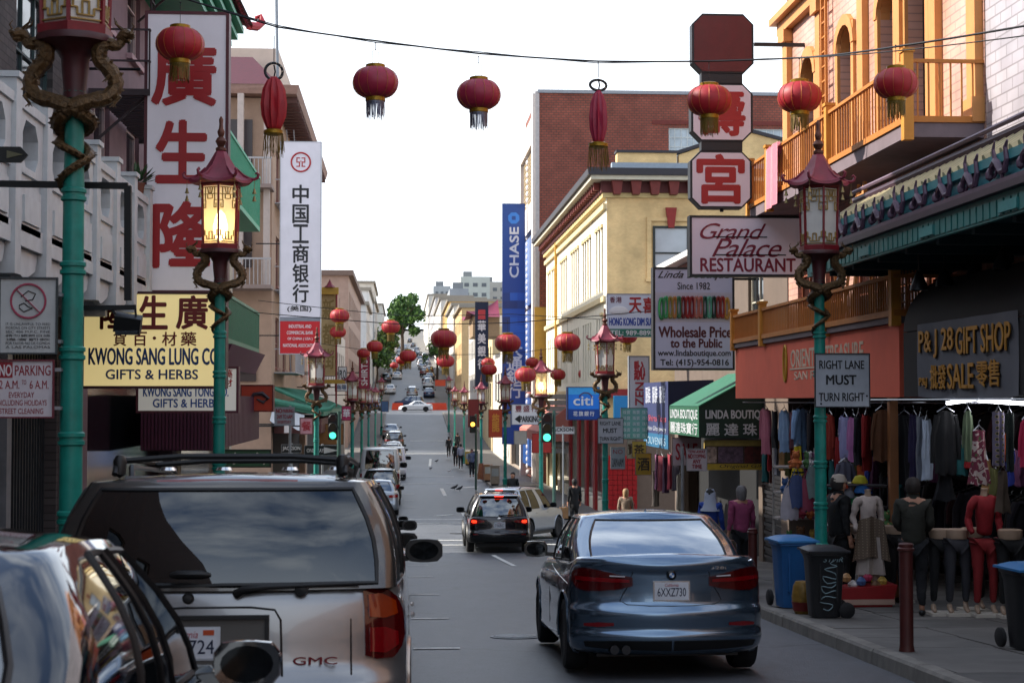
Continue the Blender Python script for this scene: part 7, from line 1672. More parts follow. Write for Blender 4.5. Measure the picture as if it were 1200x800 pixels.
arm(t, [(r[1], 31.8, r[3] - .1), (XF + .1, 31.8, r[3] - .1)], .03); arm(t, [(r[1], 31.8, r[2] + .1), (XF + .1, 31.8, r[2] + .1)], .03)
# boutique board
t, F2, r = bsign('boutique_sign', 'large pale boutique board showing a row of jade bangles', (768, 858, 316, 431), 37, .3, M('#a9acc4', .45, 0, .05, 1.5, emit=.03, dirt=.06), M('#1a1d22', .5), .05)
def L2(body, x0, x1, y0, y1, m=INK, **k): return script(t, F2, 37, body, x0, x1, y0, y1, m, **k)
L2('Linda Boutique', 771, 856, 318, 328, shear=.5, bold=.015); L2('Since 1982', 794, 832, 331, 339, bold=.01); L2('Wholesale Price', 772, 857, 383, 395, M('#4c1420', .5), bold=.045); L2('to the Public', 786, 846, 397, 407, M('#4c1420', .5), bold=.045)
L2('www.lindaboutique.com', 771, 856, 410, 419, bold=.02); L2('Tel: (415)-954-0816', 774, 854, 421, 430, bold=.025)
a = at(768, 377, 37); b = at(858, 343, 37); MB().fbox(F2, a.x, b.x, a.z, b.z, .001, .004).build('photo_panel', M('#b4b2c0', .5, 0, .04), t, smooth=False, fix=True)
cols = ['#2f7a4a', '#3c8f5a', '#8a7a3c', '#a0703c', '#356a4c', '#6a1a1c', '#8c2020', '#7a1a20', '#a8685c', '#a05a50', '#1d4a3c', '#5aa088', '#123024', '#7a2420', '#8a2a24', '#b0843c']
for k, c in enumerate(cols):
    p = at(775 + k * 5.1, 360 + (1.5 if k in (0, 15) else 0), 37); q = MB(); q.tube([(p.x + .05 * cos(i * pi / 9), 37 - .02, p.z + .24 * sin(i * pi / 9)) for i in range(18)], .034, 6, closed=True); q.build('bangle_picture', M(c, .3, 0, .25, 20), t)
arm(t, [(r[1], 37.2, r[3] - .2), (XF + .1, 37.2, r[3] - .2)], .03)
# ---- the house behind the boutique board (near corner) ----
GRB = M('#9c9488', .8, 0, .12, 2, dirt=.3)
t = bldg('corner_shop_house', 'low tan house with a white coping behind the boutique board', FX, 33.7, 48, 3.9, 9, M('#64564c', .8, 0, .12, 2, dirt=.2), [(34.4, 36.2, -4.4, -.6), (36.6, 47.4, -4.4, -.6), (36, 37.6, 1.4, 3.2), (40, 41.6, 1.4, 3.2), (44, 45.6, 1.4, 3.2)], zb=-6)
for a in (36, 40, 44): window(t, FX, a, a + 1.6, 1.4, 3.2, M('#c0b8a8', .6), 2, 2)
MB().box(7.6, 17, 33.65, 48.2, 3.9, 4.06).build('coping', M('#c4c2c0', .6, 0, .1), t, smooth=False); MB().box(7.95, 8.09, 33.8, 48, 3.4, 3.89).build('brick_band', M('#7a4a40', .8, 0, .2, 6), t, smooth=False)
MB().fbox(FX, 36.6, 47.4, -5, -.5, -.62, -.6).build('shop_glass', dark, t, smooth=False, fix=True)
q = MB()
for k in range(46): q.prism([(33.9, -4.4 + k * .09), (36.5, -4.4 + k * .09), (36.5, -4.325 + k * .09), (33.9, -4.325 + k * .09)], FX, -.06, -.02 - .03 * (k % 2))
q.build('roller_shutter', M('#26262a', .5, .4, .15, 4), t, smooth=False, fix=True)
SBF = FS(47.98)
# navy awning
NAV = M('#141c3a', .7, 0, .12, 2); t = thing('awning', 'navy blue awning with white lettering beyond the green boutique awning', 'awning', (7.4, 44, -.4), world=True)
XN = 6.9; yn = 41.9; yf = 46.2
MB().add([(XN, yn, .52), (XN, yf, .52), (XF, yf, .56), (XF, yn, .56), (XN, yn, -.5), (XF, yn, -.5), (XN, yf, -.5), (XF, yf, -.5)], [(0, 3, 2, 1), (0, 4, 5, 3), (1, 2, 7, 6), (4, 6, 7, 5)]).build('cloth', NAV, t, smooth=False)
MB().box(XN, XN + .02, yn, yf, -1.25, .52).build('street_panel', M('#26305a', .7, 0, .12, 2), t, smooth=False); MB().box(XN - .006, XN - .001, yn, yf, -1.25, -.88).build('blue_band', M('#1a5c80', .7), t, smooth=False)
FN = FR(XN - .001)
for k in range(3): letters(t, FN, '服裝', yn + .5 + k * 1.25, yn + 1.4 + k * 1.25, -.05, .4, M('#b8bcc8', .6, 0, 0), d=.004, rot=0, flip=True, bold=.02)
letters(t, FN, 'T Shirts Tops', yn + .3, yf - .3, -.6, -.38, M('#9c4050', .6, 0, 0), flip=True, d=.004, bold=.02); letters(t, FN, 'Fashion Gifts Jewelry', yn + .3, yf - .3, -.84, -.68, M('#a8acb8', .6, 0, 0), flip=True, d=.004); letters(t, FN, 'SOUVENIRS', yn + .4, yf - .4, -1.18, -.98, M('#90a8b8', .6, 0, 0), flip=True, d=.008)
# green boutique awning
t = thing('awning', 'dark green boutique awning with a lighter sloping top', 'awning', (7.3, 38, -.3), world=True)
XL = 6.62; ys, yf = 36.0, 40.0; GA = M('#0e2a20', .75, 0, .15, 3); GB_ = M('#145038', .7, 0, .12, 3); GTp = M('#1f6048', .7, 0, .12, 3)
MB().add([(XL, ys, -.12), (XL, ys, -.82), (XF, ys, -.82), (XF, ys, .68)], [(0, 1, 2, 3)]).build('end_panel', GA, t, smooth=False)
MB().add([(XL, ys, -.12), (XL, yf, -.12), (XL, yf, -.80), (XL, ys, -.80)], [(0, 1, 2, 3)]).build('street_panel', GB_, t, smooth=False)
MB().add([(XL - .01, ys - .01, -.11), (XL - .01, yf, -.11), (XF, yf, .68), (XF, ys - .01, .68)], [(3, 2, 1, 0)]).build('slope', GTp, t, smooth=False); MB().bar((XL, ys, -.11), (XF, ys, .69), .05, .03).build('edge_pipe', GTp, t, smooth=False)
FG1 = FS(ys - .002); FG2 = FR(XL - .002); WL = M('#b8bcc0', .6, 0, 0)
a = at(827, 492, ys); b = at(896, 482, ys); letters(t, FG1, 'LINDA BOUTIQUE', a.x, b.x + .12, a.z, b.z + .03, WL, d=.003, bold=.03)
for i, ch in enumerate('麗達珠'):
    a = at(827 + i * 22, 510, ys); b = at(843 + i * 22, 496, ys); letters(t, FG1, ch, a.x, b.x, a.z, b.z, WL, d=.003, bold=.02)
letters(t, FG2, 'LINDA BOUTIQUE', ys + .15, yf - .15, -.44, -.2, WL, d=.003, bold=.03, flip=True); letters(t, FG2, '麗達珠寶行', ys + .15, yf - .15, -.76, -.5, WL, d=.003, bold=.02, flip=True)
# yellow poster strip, red small banners, teal drop banner
t, F2, r = bsign('poster_board', 'yellow edged poster strip with jewellery pictures under the green awning', (826, 912, 516, 550), 36.3, .06, M('#3c2c24', .6, 0, .3, 6), M('#a88c3c', .6), .01)
x0, x1, z0, z1 = r
MB().fbox(F2, x0, x1, z1 - .12, z1, .001, .01).build('top_band', M('#b09c50', .6, 0, .2, 12), t, smooth=False, fix=True); MB().fbox(F2, x0, x1, z0, z0 + .13, .001, .01).build('bottom_band', M('#b0962c', .6, 0, .2, 12), t, smooth=False, fix=True)
for k, (u0, u1, c) in enumerate(((.02, .16, '#a08c80'), (.18, .52, '#5c4a5c'), (.54, .66, '#5a2020'), (.67, .79, '#4a2018'), (.80, .98, '#5a2420'))): MB().fbox(F2, x0 + (x1 - x0) * u0, x0 + (x1 - x0) * u1, z0 + .15, z1 - .14, .001, .008).build('picture', M(c, .5, 0, .7, 14), t, smooth=False, fix=True)
put_text(t, F2, r, (.2, .85, .03, .18), 'Original Gifts', INK, d=.011, shear=.2)
for (px, Y, c, lab, tx, tc) in (((788, 821, 513, 545), 39, '#c0a8ac', 'white and red banner under the green awning', 'SALE', '#a02430'), ((728, 763, 478, 514), 45.5, '#6aa898', 'teal banner covered in small white characters', '手錶珠寶', '#d0dcd8'), ((741, 757, 517, 535), 45, '#b89838', 'yellow sign with a dark figure below the teal banner', '茶', '#302010'), ((735, 745, 515, 537), 45.2, '#b0a890', 'pale scroll shaped sign left of the yellow sign', '寶', '#403020'), ((745, 763, 531, 556), 44.5, '#a08020', 'small yellow and black sign lower on the near corner', '酒', '#181410')):
    t, F2, r = bsign('shop_sign', lab, px, Y, .05, M(c, .6, 0, .12, 4), M('#50403c', .6), .01, RG)
    if len(tx) == 4 and tc == '#d0dcd8':
        for k in range(5):
            for j in range(3): put_text(t, F2, r, (.06 + j * .32, .30 + j * .32, .80 - k * .19, .93 - k * .19), '珠寶', M(tc, .6, 0, 0))
    else: put_text(t, F2, r, (.12, .88, .2, .8), tx, M(tc, .6, 0, 0), bold=.02)
plate_sign('white and red no stopping any time sign below the green awning', (805, 828, 526, 551), 35.0, M('#b4acb0', .5, 0, .1, 5), [((.06, .94, .82, .95), 'TOW-AWAY', PLR, dict(bold=.04)), ((.06, .28, .56, .78), 'NO', PLR, dict(bold=.05)), ((.32, .94, .58, .76), 'STOPPING', PLR, dict(bold=.02)), ((.3, .7, .34, .52), 'ANY', PLR, dict(bold=.04)), ((.25, .75, .1, .28), 'TIME', PLR, dict(bold=.04))], 800)
# right lane signs
for (px, Y, lab) in (((956, 1018, 415, 476), 21.08, 'large right lane must turn right sign on the near right lamp post'), ((701, 730, 490, 519), 42.8, 'smaller right lane must turn right sign on the lamp post before the junction')):
    t, F2, r = bsign('street_sign', lab, px, Y, .02, M('#a6abb3', .45, .1, .1, 4, dirt=.15), M('#23262b', .5), .014, 'right lane signs', cat='street sign')
    put_text(t, F2, r, (.07, .91, .72, .88), 'RIGHT LANE', INK, bold=.012); put_text(t, F2, r, (.2, .76, .42, .60), 'MUST', INK, bold=.03); put_text(t, F2, r, (.06, .91, .10, .26), 'TURN RIGHT', INK, bold=.012)
    for (u, v) in ((.1, .05), (.96, .2)): MB().lathe([(.014, 0), (.01, .008), (.001, .01)], 8, mat=Matrix.Translation((r[0] + (r[1] - r[0]) * u, Y - .003, r[2] + (r[3] - r[2]) * v)) @ Matrix.Rotation(pi / 2, 4, 'X')).build('bolt', INK, t)
    arm(t, [(at(961 if Y < 30 else 709, 470, Y).x, Y + .14, (r[2] + r[3]) / 2), ((r[0] + r[1]) / 2, Y + .02, (r[2] + r[3]) / 2)], .02, SG)
plate_sign('grey regulation plate under the farther right lane sign', (716, 732, 524, 549), 47.4, GREY, [((.15, .85, .7, .9), 'NO', PLR, {}), ((.1, .9, .1, .5), '2AM-6AM', INK, {})])
# near-left street signs on the first lamp
t, F2, r = bsign('street_sign', 'worn no pigeon feeding sign with a red crossed circle at the left edge', (0, 66, 327, 413), 11.45, .015, M('#b9bdbd', .45, .1, .12, 6, dirt=.3), M('#3a3f42', .5), .012, cat='street sign')
x0, x1, z0, z1 = r; w = x1 - x0; h = z1 - z0; cx, cz = x0 + w * .5, z0 + h * .70; RP = M('#a03a54', .5, 0, .15, 8)
MB().tube([(cx + .118 * cos(k * pi / 14), 11.443, cz + .118 * sin(k * pi / 14)) for k in range(28)], .008, 5, closed=True).build('ring', RP, t); MB().bar((cx - .08, 11.443, cz + .08), (cx + .08, 11.443, cz - .08), .014, .005).build('slash', RP, t, smooth=False)
q = MB(); q.tube([(cx - .05, 11.446, cz + .03), (cx, 11.446, cz + .07), (cx + .05, 11.446, cz + .05), (cx + .03, 11.446, cz + .01), (cx - .02, 11.446, cz + .0)], .004, 4); q.tube([(cx - .06, 11.446, cz - .03), (cx - .03, 11.446, cz - .015), (cx, 11.446, cz - .04), (cx + .03, 11.446, cz - .05), (cx - .03, 11.446, cz - .075), (cx - .06, 11.446, cz - .05)], .004, 4, closed=True); q.build('hand_drawing', INK, t)
for k, s in enumerate(('IT IS UNLAWFUL TO FEED', 'PIGEONS ON CITY STREETS', 'SEC 486 M.P.C. FINE', '請勿餵飼白鴿', '違者罰款', 'POR FAVOR NO DE COMIDA', 'A LAS PALOMAS')): put_text(t, F2, r, (.1, .9, .37 - k * .052, .405 - k * .052), s, M('#3a3c40', .6, 0, 0), d=.002, ext=.0005)
t, F2, r = bsign('street_sign', 'red and white no parking two to six street cleaning sign at the left edge', (-6, 62, 423, 488), 11.45, .015, M('#cbc5cb', .45, .1, .1, 6, dirt=.25), M('#6a2030', .5), .01, cat='street sign')
x0, x1, z0, z1 = r; w = x1 - x0; h = z1 - z0; MB().fbox(F2, x0 + .005, x0 + w * .30, z0 + h * .70, z1 - .005, .001, .003).build('red_block', PLR, t, smooth=False, fix=True)
put_text(t, F2, r, (.07, .28, .73, .93), 'NO', WHT, d=.004, bold=.04, ext=.0005); put_text(t, F2, r, (.34, .96, .74, .92), 'PARKING', PLR, d=.002, bold=.02, ext=.0005); put_text(t, F2, r, (.07, .42, .5, .65), '2 A.M.', PLR, d=.002, bold=.01, ext=.0005); put_text(t, F2, r, (.46, .54, .58, .66), 'TO', PLR, d=.002, ext=.0005); put_text(t, F2, r, (.6, .93, .5, .65), '6 A.M.', PLR, d=.002, bold=.01, ext=.0005)
put_text(t, F2, r, (.24, .68, .34, .44), 'EVERYDAY', PLR, d=.002, bold=.01, ext=.0005); put_text(t, F2, r, (.04, .9, .20, .30), 'INCLUDING HOLIDAYS', PLR, d=.002, bold=.01, ext=.0005); put_text(t, F2, r, (.08, .84, .05, .15), 'STREET CLEANING', PLR, d=.002, bold=.01, ext=.0005)
for z in (at(0, 350, 11.5).z, at(0, 400, 11.5).z, at(0, 440, 11.5).z, at(0, 480, 11.5).z): pass
q = MB()
for py in (345, 400, 433, 478): z = at(0, py, 11.5).z; q.box(at(60, 470, 11.5).x, at(72, 470, 11.5).x, 11.47, 11.56, z - .012, z + .012)
q.build('clamp', SG, t, smooth=False)
# floodlight on a black pipe frame
t = thing('floodlight', 'black floodlight on a pipe frame in front of the yellow lit sign', 'floodlight', tuple(at(150, 370, 12)), world=True)
a = at(-20, 215, 12); b = at(150, 218, 12); q = MB(); q.bar(a, b, .045); q.bar(b, at(150, 352, 12), .05); q.build('pipe_frame', M('#101214', .5, .3), t, smooth=False)
q = MB(); q.bar(at(97, 361, 12), at(158, 360, 12), .035); q.bar(at(158, 357, 12), at(160, 376, 12), .015); q.bar(at(130, 360, 12), at(138, 372, 12), .02); q.build('crossarm', M('#101214', .5, .3), t, smooth=False)
c = at(150, 379, 12); MB().cbox(c, (.19, .11, .12), rot=Matrix.Rotation(.35, 4, 'X') @ Matrix.Rotation(.15, 4, 'Y')).build('lamp_box', M('#0c0d0f', .5), t, smooth=False); MB().cbox(c + Vector((0, -.03, -.06)), (.16, .1, .02), rot=Matrix.Rotation(.35, 4, 'X')).build('lens', M('#3a4046', .1), t, smooth=False)
t = thing('street_sign', 'small black street blade with a pointed end at the left edge', 'street sign', tuple(at(15, 181, 12.4)), world=True); a = at(-20, 190, 12.4); b = at(24, 172, 12.4); MB().prism([(a.x, a.z), (b.x, a.z), (b.x + .055, (a.z + b.z) / 2), (b.x, b.z), (a.x, b.z)], FS(12.4), -.03, 0).build('blade', M('#181c1c', .5), t, smooth=False, fix=True)
q = MB(); q.prism([(b.x - .1, a.z + .03), (b.x + .02, (a.z + b.z) / 2), (b.x - .1, b.z - .03)], FS(12.395), 0, .003); q.build('arrow', M('#6a6a50', .5), t, smooth=False, fix=True)

# ================= street furniture =================
BOL = M('#4a1c18', .5, .1, .15, 6, dirt=.25)
def bollard(px, pyb, Y, h, lab):
    x = at(px, 470, Y).x; t = thing('bollard', lab, 'bollard', (x, Y, gz(Y) + .15), group='dark red bollards on the right pavement')
    MB().lathe([(.075, 0), (.07, .03), (.065, .06), (.065, h - .08), (.08, h - .07), (.08, h - .05), (.068, h - .04), (.07, h - .01), (.05, h)], 20).build('post', BOL, t)
bollard(1060, 762, 15.2, 1.02, 'nearest dark red bollard in front of the man looking at the clothes')
bollard(881, 660, 23.5, 1.0, 'dark red bollard between the sedan and the woman in pink')
bollard(672 + 40, 560, 52, .9, 'far dark bollard near the junction kerb')
def wheelie(body, lid, lab, px, Y, s=1.0, yaw=0, graf=False):
    x = at(px, 470, Y).x; t = thing('wheelie_bin', lab, 'bin', (x, Y, gz(Y) + .15), yaw, 'wheeled rubbish bins on the right kerb'); t.scale = (s, s, s)
    b = MB()
    rings = [(.20, .20, .02), (.215, .22, .2), (.25, .27, .8), (.27, .30, .88), (.29, .32, .89), (.29, .32, .95)]
    for (hx, hy, z) in rings:
        for k in range(24):
            a = 2 * pi * k / 24; cx = cos(a); cy = sin(a); n_ = 6; rr = (abs(cx) ** n_ + abs(cy) ** n_) ** (-1 / n_); b.v.append((hx * cx * rr, hy * cy * rr, z))
    for j in range(len(rings) - 1):
        for k in range(24): b.f.append((j * 24 + k, j * 24 + (k + 1) % 24, (j + 1) * 24 + (k + 1) % 24, (j + 1) * 24 + k)); b.m.append(0)
    b.f.append(tuple(reversed(range(24)))); b.m.append(0)
    for kx in (-.12, .12): b.box(kx - .012, kx + .012, -.272, -.22, .25, .78)
    b.build('tub', body, t, ang=30)
    l_ = MB(); l_.grid(lambda i, j: ((-.30 + .6 * i), (-.34 + .68 * j), .955 + .06 * (1 - (2 * i - 1) ** 4) * (1 - (2 * j - 1) ** 4)), 10, 10); l_.box(-.30, .30, -.34, .34, .93, .957); l_.tube([(-.2, .38, .93), (.2, .38, .93)], .018, 6); l_.build('lid', lid, t, ang=30)
    for sg in (-1, 1):
        MB().lathe([(.1, -.03), (.115, -.02), (.115, .02), (.1, .03), (.001, .03)], 18, axis='y' if graf else 'x', c=(.27, sg * .2, .115) if graf else (sg * .25, .26, .115)).build('wheel', M('#141416', .7), t, fix=True)
    if graf:
        g = MB(); P = [(.0, .86), (.1, .84), (.02, .78), (.12, .74), (-.06, .7), (.09, .64), (.1, .56), (-.08, .6), (-.02, .5), (.13, .52), (.04, .44), (-.1, .46), (-.05, .36), (.1, .4), (.12, .3), (-.04, .32), (-.12, .24), (.06, .2), (.0, .12), (-.1, .16)]
        P2 = []
        for i in range(len(P) - 1):
            a, b_, c_, d_ = P[max(0, i - 1)], P[i], P[i + 1], P[min(len(P) - 1, i + 2)]
            for u in (0, .33, .66): P2.append(tuple(.5 * (2 * b_[k] + (c_[k] - a[k]) * u + (2 * a[k] - 5 * b_[k] + 4 * c_[k] - d_[k]) * u * u + (3 * b_[k] - a[k] - 3 * c_[k] + d_[k]) * u ** 3) for k in (0, 1)))
        g.tube([(x_, -.225 - .06 * z_, z_) for x_, z_ in P2], .008, 4); g.build('graffiti', M('#7f969c', .6), t)
        letters(t, Face((0, -.283, 0), (1, 0, 0), (0, -1, 0)), 'SYMR', -.08, .2, .80, .87, M('#7f969c', .6), d=.0, ext=.002, shear=.3)
    return t
BLUB = M('#1c5a94', .5, 0, .1, 6, .05, dirt=.15); BLKB = M('#15171b', .5, 0, .15, 6, dirt=.1)
wheelie(BLUB, M('#2a70a8', .5, 0, .1), 'blue wheelie bin behind the black one with graffiti', 927, 21.3, .94, .06)
wheelie(BLKB, BLKB, 'black wheelie bin covered in pale graffiti on the near right kerb', 964, 19.55, .86, 0, True)
wheelie(BLKB, M('#2a70a8', .5, 0, .1), 'dark bin with a blue lid cut off by the right picture edge', 1205, 15.2, .82, .1)
wheelie(M('#1c3c64', .5), M('#2a5080', .5), 'small dark blue bin beyond the silver suv', 592, 62.5, 1.1, 0)
t = thing('garden_stool', 'gold and red ceramic drum standing between the blue and the black bin', 'stool', (at(940, 470, 20.2).x - .0, 20.2, gz(20.2) + .15)); MB().lathe([(.11, 0), (.13, .05), (.15, .2), (.13, .34), (.1, .4), (.001, .41)], 16).build('drum', M('#8a6a2c', .4, .2, .3, 14), t); MB().lathe([(.135, .04), (.14, .1), (.152, .15)], 16).build('red_band', M('#6a1a18', .4), t)
for (px, Y, c, lab, s) in ((606, 66.5, '#8a6a44', 'brown cardboard box pile on the far right corner', 1.1), (618, 63, '#3a8a3a', 'green topped news rack beside the silver suv roof', .8), (628, 63.5, '#2a5080', 'blue box beside the green topped rack', .7), (549, 124, '#b89838', 'yellow topped news box far along the right kerb', 1.0), (556, 118, '#6a6e72', 'grey cabinet far along the right kerb', 1.2), (580, 92, '#8c8478', 'grey newspaper rack along the right kerb', 1.1), (572, 97, '#8c6a50', 'tan newspaper rack along the right kerb', 1.0)):
    x = at(px, 470, Y).x; t = thing('news_box', lab, 'box', (x, Y, gz(Y) + .15)); MB().box(-.25, .25, -.22, .22, .12, 1.0 * s).build('cabinet', M(c, .6, 0, .15, 5), t, smooth=False); MB().box(-.28, .28, -.25, .25, 1.0 * s, 1.05 * s).build('top', M(c, .5, 0, .1, 8), t, smooth=False); MB().box(-.2, .2, -.235, -.22, .5 * s, .9 * s).build('door', M('#9aa4a8', .2), t, smooth=False); MB().box(-.2, .2, -.18, .18, 0, .12).build('foot', dark, t, smooth=False)

# ================= goods =================
GRP = 'clothes hung outside the gift shops'
def garment(px, py, wpx, hpx, X, col, lab, kind_='shirt', facing='street', col2=None, pat=None, Y=None):
    """px,py = top middle; the cloth has folds, thickness, sleeves and a hanger"""
    p = at(px, py, Y) if Y else atx(px, py, X); s = p.y / FPX; w = wpx * s; h = hpx * s
    if facing == 'street': w = min(w * 3.0, .9); h *= 1.1
    t = thing('hanging_' + kind_, lab, {'shirt': 'shirt', 'dress': 'dress', 'scarf': 'scarf', 'coat': 'coat'}[kind_], tuple(p), {'street': pi / 2 + R.uniform(-.75, .35), 'front': 0, 'turn': .5}[facing], GRP)
    m = M(col, .85, 0, .14, 7) if not pat else pat
    f1, f2, ph = R.uniform(9, 16), R.uniform(4, 7), R.uniform(0, 6); sleeves = kind_ in ('shirt', 'coat'); body = w * (.62 if sleeves else .8)
    def sil(v):   # half width at height v from the top
        if kind_ == 'scarf': return w * .45
        if kind_ == 'dress': return body * .5 * (.62 + .1 * v + .55 * v * v) if v > .06 else body * .34
        return body * .5 * (.66 + .34 * min(1, v * 5)) * (1 + .08 * v)
    for sg, nm in ((-1, 'front'), (1, 'back')):
        mb = MB(); mb.grid(lambda i, j: ((2 * i - 1) * sil(j), sg * (.05 * sqrt(max(0, 1 - (2 * i - 1) ** 2)) + .0) + .02 * sin(f1 * i + ph) * (.3 + j) + .008 * sin(f2 * j * 2 + i * 3), -.03 - h * j + (.07 * w * abs(2 * i - 1) * -1 if j < .05 else 0) + .015 * sin(f1 * i) * j), 14, 10, flip=(sg > 0)); mb.build(nm, m, t)
    if sleeves:
        for sg in (-1, 1):
            q = MB(); sl = h * R.uniform(.55, .8); q.tube([(sg * sil(.1) * .9, 0, -.06 - .04 * h), (sg * (sil(.1) + w * .1), .0, -.1 - sl * .4), (sg * (sil(.1) + w * .13), .01, -.06 - sl)], [w * .10, w * .085, w * .06], 8); q.build('sleeve', m if not col2 else M(col2, .85, 0, .1, 7), t)
    if col2 and not sleeves:
        for z in (.3, .55, .8): MB().grid(lambda i, j: ((2 * i - 1) * sil(z) * 1.01, -(.05 * sqrt(max(0, 1 - (2 * i - 1) ** 2)) + .006) + .02 * sin(f1 * i + ph) * (.3 + z), -.03 - h * z - j * h * .06), 12, 1).build('stripe', M(col2, .85), t)
    hg = MB(); hg.tube([(-w * .25, 0, -.05), (0, 0, .02), (w * .25, 0, -.05)], .008, 4); hg.tube([(0, 0, .02), (0, 0, .06), (.02, 0, .08)], .005, 4); hg.build('hanger', M('#8a8c90', .3, .8), t); return t
def pattern_mat(c1, c2, c3, sc, kindp='voronoi'):
    m = bpy.data.materials.new('print_%d' % len(bpy.data.materials)); m.use_nodes = True; n = m.node_tree.nodes; l = m.node_tree.links.new; b = n['Principled BSDF']; b.inputs['Roughness'].default_value = .85
    t_ = n.new('ShaderNodeTexCoord'); r = n.new('ShaderNodeValToRGB'); r.color_ramp.interpolation = 'CONSTANT'; e = r.color_ramp.elements; e[0].color = (*srgb(c1), 1); e[0].position = 0; e[1].color = (*srgb(c2), 1); e[1].position = .45; x = e.new(.6); x.color = (*srgb(c3), 1)
    if kindp == 'plaid':
        wv = n.new('ShaderNodeTexWave'); wv.inputs['Scale'].default_value = sc; l(t_.outputs['Object'], wv.inputs[0]); w2 = n.new('ShaderNodeTexWave'); w2.bands_direction = 'Z'; w2.inputs['Scale'].default_value = sc; l(t_.outputs['Object'], w2.inputs[0])
        mm = n.new('ShaderNodeMath'); mm.operation = 'MULTIPLY'; l(wv.outputs['Fac'], mm.inputs[0]); l(w2.outputs['Fac'], mm.inputs[1]); l(mm.outputs[0], r.inputs[0])
    else:
        no = n.new('ShaderNodeTexNoise'); no.inputs['Scale'].default_value = sc; no.inputs['Detail'].default_value = 2; no.inputs['Distortion'].default_value = 1.5; l(t_.outputs['Object'], no.inputs[0]); l(no.outputs['Fac'], r.inputs[0])
    l(r.outputs[0], b.inputs['Base Color']); return m
PL1 = pattern_mat('#6d6478', '#b09c4c', '#2a2a24', 5, 'plaid'); FLO = pattern_mat('#b0a098', '#6a2438', '#4a5a34', 7); PL2 = pattern_mat('#6a5a4c', '#201814', '#94806a', 6, 'plaid')
GS = [ # px, py, w, h, X, colour, label, kind, facing
 (897, 476, 13, 50, 7.2, '#a05a6c', 'pink shirt at the left end of the clothes under the red fascia', 'shirt', 'street'), (908, 478, 10, 42, 7.2, '#101014', 'black shirt with yellow badge next to the pink shirt', 'shirt', 'street'),
 (919, 478, 9, 46, 7.2, '#7c98b8', 'narrow light blue garment left of the near lamp post', 'shirt', 'street'), (929, 480, 8, 40, 7.2, '#5a3038', 'dark wine shirt between the light blue ones', 'shirt', 'street'), (938, 476, 15, 48, 7.1, '#7a98bc', 'light blue shirt just left of the near lamp post', 'shirt', 'street'),
 (935, 520, 17, 38, 7.0, '#c0a814', 'yellow top with dark stripes left of the near lamp post', 'dress', 'front'), (972, 482, 9, 50, 7.1, '#8a2818', 'rust red top right behind the near lamp post', 'shirt', 'street'),
 (990, 484, 16, 46, 6.9, '#8c8cb4', 'lavender blouse under the near right lane sign', 'shirt', 'street'), (1000, 486, 10, 48, 6.9, '#b070a4', 'pink violet garment right of the lavender blouse', 'shirt', 'street'), (1006, 484, 9, 54, 6.9, '#1a1a22', 'black garment with pale dots right of the violet one', 'shirt', 'street'),
 (1015, 482, 14, 62, 7.0, '#8a1414', 'bright red garment beside the brown poncho', 'coat', 'street'), (1033, 477, 30, 62, 6.8, '#5c3820', 'brown fringed poncho hanging left of the wooden post', 'coat', 'front'), (990, 538, 30, 34, 6.7, '#5c5c6c', 'grey printed sweatshirt low under the lavender blouse', 'shirt', 'front'),
 (1060, 482, 18, 76, 7.1, '#0e0e14', 'black coat with red pattern right of the wooden post', 'coat', 'street'), (1071, 482, 8, 72, 7.1, '#2a2448', 'dark purple garment behind the black coat', 'shirt', 'street'), (1079, 484, 8, 70, 7.0, '#70747c', 'grey garment right of the purple one', 'shirt', 'street'), (1086, 488, 8, 66, 7.0, '#a8b4c4', 'pale blue white garment left of the big black dress', 'shirt', 'street'),
 (1108, 478, 42, 76, 6.75, '#0b0b0e', 'big black sweater hanging in the middle of the gift shop', 'coat', 'front'), (1107, 540, 30, 44, 6.8, '#101218', 'black sheer dress under the big black sweater', 'dress', 'front'),
 (1134, 478, 16, 60, 6.75, '#5c6a50', 'olive patterned top left of the tropical print dress', 'shirt', 'front'), (1147, 500, 28, 66, 6.7, '#b0a098', 'tropical leaf print dress in the gift shop', 'dress', 'front'), (1170, 478, 16, 66, 6.65, '#a08c50', 'yellow plaid scarf right of the tropical print dress', 'scarf', 'front'),
 (1183, 480, 12, 70, 6.65, '#17211c', 'dark green plaid scarf beside the yellow plaid one', 'scarf', 'front'), (1204, 486, 26, 60, 6.5, '#b8284c', 'crimson quilted jacket cut off by the right picture edge', 'coat', 'front'),
 (1175, 548, 20, 50, 6.7, '#4a3c30', 'long brown knitted garment below the plaid scarves', 'dress', 'front'), (950, 480, 12, 60, 7.2, '#2a2426', 'charcoal shirt hidden behind the near lamp post', 'shirt', 'street'), (1047, 480, 9, 40, 7.3, '#3c2a20', 'dark brown top behind the wooden post', 'shirt', 'street'),
 (1020, 540, 20, 30, 7.5, '#7a1210', 'red cloth low behind the hats', 'dress', 'front'), (902, 520, 10, 40, 7.6, '#6c3020', 'terracotta bag like top under the black shirt', 'dress', 'street')]
for g_ in GS:
    (px, py, w, h, X, c, lab, kd, fc) = g_; pat = {'tropical leaf print dress in the gift shop': FLO, 'yellow plaid scarf right of the tropical print dress': PL1, 'dark green plaid scarf beside the yellow plaid one': pattern_mat('#17211c', '#3a4838', '#101010', 6, 'plaid')}.get(lab)
    garment(px, py, w, h, X, c, lab, kd, fc, '#16140c' if 'dark stripes' in lab else None, pat)
k = 0
